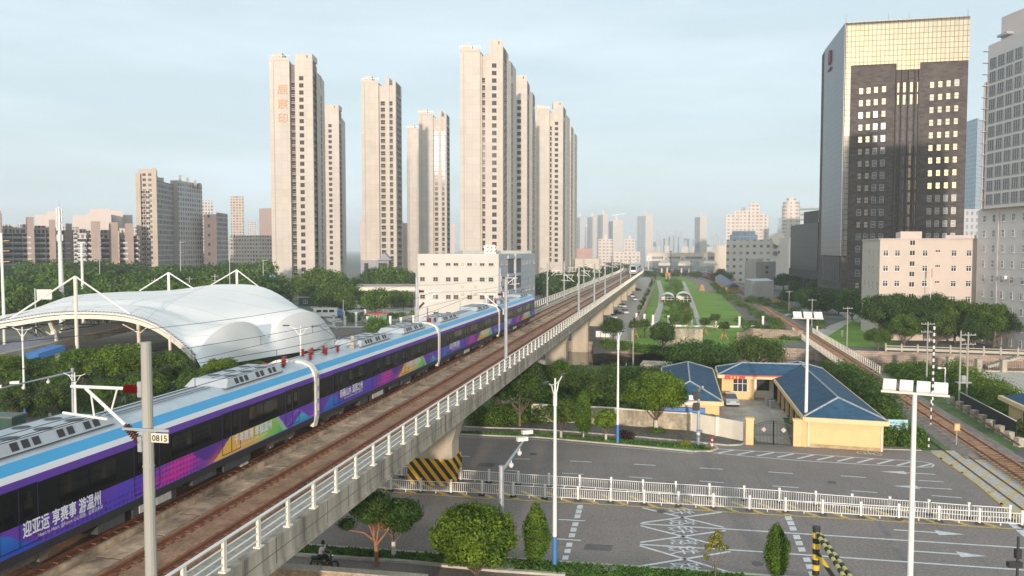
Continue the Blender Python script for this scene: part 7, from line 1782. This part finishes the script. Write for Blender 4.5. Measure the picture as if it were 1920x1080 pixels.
# --- white offices centre right ---
WO=grid_mat('white_office',(.66,.61,.56),(.25,.24,.23),4.6,4.4,2.8,.08,.8,cellvar=.5)
B=Bld('white_office_complex','long white office complex with balconies, round windows and a drum on the roof','office',xy(1420,520)); Y=520
B.block([xy(1362,Y),xy(1446,Y-20),xy(1450,Y+20),xy(1370,Y+30)],0,ZY(450,Y),WO); B.block([xy(1446,Y-21),xy(1481,Y-26),xy(1483,Y+10),xy(1450,Y+20)],0,ZY(447,Y),mat('white_office_plain',(.66,.61,.56),.8,.05,.2))
b=MB(); c_=xy(1394,Y+10); b.lathe((c_[0],c_[1],ZY(451,Y)),[(9,0),(9,4),(7.5,4.2),(7.5,6.5)],24); B.part('roof_drum',b,HB)
for y in (461.5,475): b=MB(); p=xy(1454,Y-23); z=ZY(y,Y-22); b.tube([(p[0],p[1]-.2,z),(p[0],p[1]+.4,z)],1.5,14); B.part('round_window',b,M['glass'])
for y in (461,475): B.windows(xy(1460,Y-23),xy(1476,Y-25),[.2,.65],[ZY(y,Y)],wmesh(3.0,1.8,M['glass'],M['cream'],1,None))
b=MB(); c_=xy(1459,Y-23); b.tube([(c_[0],c_[1]-.3,ZY(449,Y)),(c_[0],c_[1]+8,ZY(449,Y))],4,20); B.part('round_gable',b,M['cream']); B.flush()
B=Bld('grey_annex','grey four storey annex with ragged roofs before the white offices','building',xy(1425,430)); GA=mat('annex_grey',(.45,.44,.42),.85,.1,.2)
B.block([xy(1397,440),xy(1418,420),xy(1455,425),xy(1440,450)],0,ZY(490,425),GA); B.block([xy(1402,430),xy(1420,422),xy(1432,440),xy(1410,450)],0,ZY(485,425),M['slab'],'upper_floor'); B.windows(xy(1418,420),xy(1455,425),[.55],[ZY(504,425),ZY(513,425)],wmesh(2.2,1.8,M['glass'],M['cream'])); B.flush()
B=Bld('grey_shed','plain grey shed with a pale roof beside the street trees','shed',xy(1425,340)); B.block([xy(1397,360),xy(1412,335),xy(1452,338),xy(1440,365)],0,ZY(527,340),GA); B.block([xy(1397,360),xy(1412,335),xy(1452,338),xy(1440,365)],ZY(527,340),ZY(526,340),M['grey'],'roof')
B=Bld('dark_roof_shed','long low yellow building with a dark blue roof beside the tracks','building',xy(1380,420)); B.block([xy(1362,395),xy(1388,395),xy(1362,520),xy(1342,520)],0,3.6,M['yellow']); b=MB(); q=[Vector((*xy(x,Y),0)) for x,Y in ((1359,390),(1389,390),(1363,525),(1340,525))]; b.add([q[0]+Vector((0,0,3.6)),q[1]+Vector((0,0,3.6)),q[2]+Vector((0,0,3.6)),q[3]+Vector((0,0,3.6)),(q[0]+q[1])/2+Vector((0,0,5.6)),(q[2]+q[3])/2+Vector((0,0,5.6))],[(0,1,4),(1,2,5,4),(2,3,5),(3,0,4,5)]); B.part('roof',b,mat('dark_blue_roof',(.04,.06,.12),.5,.15,.3))
# --- far skyline ---
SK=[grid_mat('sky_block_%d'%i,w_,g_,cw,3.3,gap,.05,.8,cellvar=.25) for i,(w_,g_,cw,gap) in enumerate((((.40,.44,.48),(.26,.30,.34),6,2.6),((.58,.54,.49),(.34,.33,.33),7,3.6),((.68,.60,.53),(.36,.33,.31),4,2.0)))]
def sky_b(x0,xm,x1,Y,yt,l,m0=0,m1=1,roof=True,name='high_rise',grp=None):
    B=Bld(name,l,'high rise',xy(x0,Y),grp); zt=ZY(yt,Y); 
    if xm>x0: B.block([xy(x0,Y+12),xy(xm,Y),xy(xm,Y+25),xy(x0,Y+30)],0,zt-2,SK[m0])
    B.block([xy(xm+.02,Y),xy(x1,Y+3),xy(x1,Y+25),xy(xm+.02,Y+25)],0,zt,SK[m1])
    if roof: b_=(x0+x1)/2; B.block([xy(b_-1,Y+5),xy(b_+3,Y+5),xy(b_+3,Y+12),xy(b_-1,Y+12)],zt-2,zt+4,SK[m1],'roof_house')
for a_ in [(1079,1087,1093,1100,405,'grey tower directly right of the beige group'),(1101,1111,1118,1100,404,'second grey tower from the beige group'),(1120,1130,1139,1100,400,'third grey tower from the beige group'),(1141,1149,1168,1100,412,'wider grey tower below the crane'),(1194,1210,1224,1000,402,'tall blue and cream slab left of the station centre'),(1302,1312,1325,1000,404,'tall pale twin slab behind the station'),(1097,1098,1101,1500,424,'thin faint tower between the grey ones')]: sky_b(*a_,grp='grey high rises on the skyline')
for a_ in [(1122,1122,1148,800,448,'white stepped block before the grey towers'),(1170,1170,1190,850,448,'smaller white stepped block left of the tall slab')]: sky_b(*a_,2,2,True,'apartment_block')
plain('pink low block at the foot of the beige towers',[xy(1080,700),xy(1110,700),xy(1110,720),xy(1080,720)],ZY(466,700),mat('pink_low',(.50,.32,.28),.8,.1,.2)); plain('long cream low hall left of the far viaduct',[xy(1078,600),xy(1125,600),xy(1125,640),xy(1078,640)],ZY(485,600),ST,'hall','hall')
plain('low white block behind the far catenary poles',[xy(1150,760),xy(1200,760),xy(1200,780),xy(1150,780)],ZY(472,760),SK[2])
B=Bld('high_rise','cluster of joined cream towers with a stepped skyline above the white offices','high rise',xy(1400,760)); Y=760
for x0,x1,yt in ((1361,1376,402),(1376,1384,396),(1384,1404,394),(1404,1424,384),(1424,1434,400),(1434,1441,403)): B.block([xy(x0,Y+((x0*7)%5)),xy(x1-.3,Y+((x0*7)%5)),xy(x1,Y+25),xy(x0,Y+25)],0,ZY(yt,Y),SK[2])
B.block([xy(1407,Y+2),xy(1418,Y+2),xy(1418,Y+12),xy(1407,Y+12)],ZY(384,Y),ZY(379,Y),SK[2],'roof_house'); B.block([xy(1388,Y+2),xy(1396,Y+2),xy(1396,Y+12),xy(1388,Y+12)],ZY(394,Y),ZY(388,Y),SK[0],'roof_house'); B.flush()
B=Bld('high_rise','round cream tower with a stepped crown left of the black office block','high rise',xy(1482,700)); b=MB(); p=xy(1482,720); b.lathe((p[0],p[1],0),[(8,0),(8,ZY(386,710)),(7.2,ZY(386,710)+.1),(7.2,ZY(377,710)),(4,ZY(377,710)+.1),(4,ZY(370,710))],20); B.part('wall',b,SK[2]); 
sky_b(1457,1457,1465,1200,408,'faint slim tower left of the round cream tower',0,0,False); plain('pale office with curved roof and green glass bands behind the black block',[xy(1499,640),xy(1540,630),xy(1545,660),xy(1505,660)],ZY(388,640),grid_mat('band_office',(.20,.35,.36),(.58,.57,.55),80,4.2,1.5,.05,.6,cellvar=.02),'office_block','office block')
rng=np.random.RandomState(9)
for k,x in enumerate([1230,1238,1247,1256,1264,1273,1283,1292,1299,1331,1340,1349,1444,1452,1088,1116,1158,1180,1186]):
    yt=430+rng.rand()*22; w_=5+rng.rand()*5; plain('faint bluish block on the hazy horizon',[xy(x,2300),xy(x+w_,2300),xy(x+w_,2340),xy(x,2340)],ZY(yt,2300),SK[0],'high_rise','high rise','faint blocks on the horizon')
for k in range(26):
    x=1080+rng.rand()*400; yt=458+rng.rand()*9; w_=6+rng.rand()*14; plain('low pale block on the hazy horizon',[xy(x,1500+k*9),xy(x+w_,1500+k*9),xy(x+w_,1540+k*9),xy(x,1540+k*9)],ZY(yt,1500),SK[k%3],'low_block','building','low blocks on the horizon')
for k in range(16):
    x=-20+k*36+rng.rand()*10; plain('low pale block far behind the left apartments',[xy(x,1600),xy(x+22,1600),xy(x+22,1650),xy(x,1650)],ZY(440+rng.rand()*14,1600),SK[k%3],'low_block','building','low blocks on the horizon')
b=MB(); p=Vector((*xy(1155,1150),0)); z=ZY(404,1150); b.beam(p,(p.x,p.y,z),1.2); b.beam((p.x-6,p.y,z),(p.x+14,p.y,z+3),.9); tag(b.build('tower_crane',M['grey'],),'thin tower crane above the grey high rises','crane')
b=MB(); hp=[(x,y) for x,y in ((1200,465),(1230,452),(1262,442),(1300,450),(1340,462),(1372,466))]
v=[(*xy(x,3600),0) for x,y in hp]+[(*xy(x,3600),ZY(y,3600)) for x,y in hp]+[(*xy(x,4200),ZY(y,3600)*.6) for x,y in hp]; n=len(hp); b.add(v,[(i,i+1,n+i+1,n+i) for i in range(n-1)]+[(n+i,n+i+1,2*n+i+1,2*n+i) for i in range(n-1)]); tag(b.build('hill',mat('hill_green',(.06,.10,.05),.95,.2,.02)),kind='structure')
# ---------------- haze ----------------
b=MB(); b.box((0,5800,61.5),(19000,12400,131)); hz=b.mesh('haze',None or [bpy.data.materials.new('haze')]); hm=hz.materials[0]; hm.use_nodes=True; hn=hm.node_tree
for x in list(hn.nodes):
    if x.type!='OUTPUT_MATERIAL': hn.nodes.remove(x)
pv=hn.nodes.new('ShaderNodeVolumePrincipled'); pv.inputs['Color'].default_value=(.90,.95,1.0,1); pv.inputs['Density'].default_value=HAZE; pv.inputs['Anisotropy'].default_value=0.0
hn.links.new(pv.outputs[0],hn.nodes['Material Output'].inputs['Volume']); o=link('haze',hz); o['kind']='stuff'
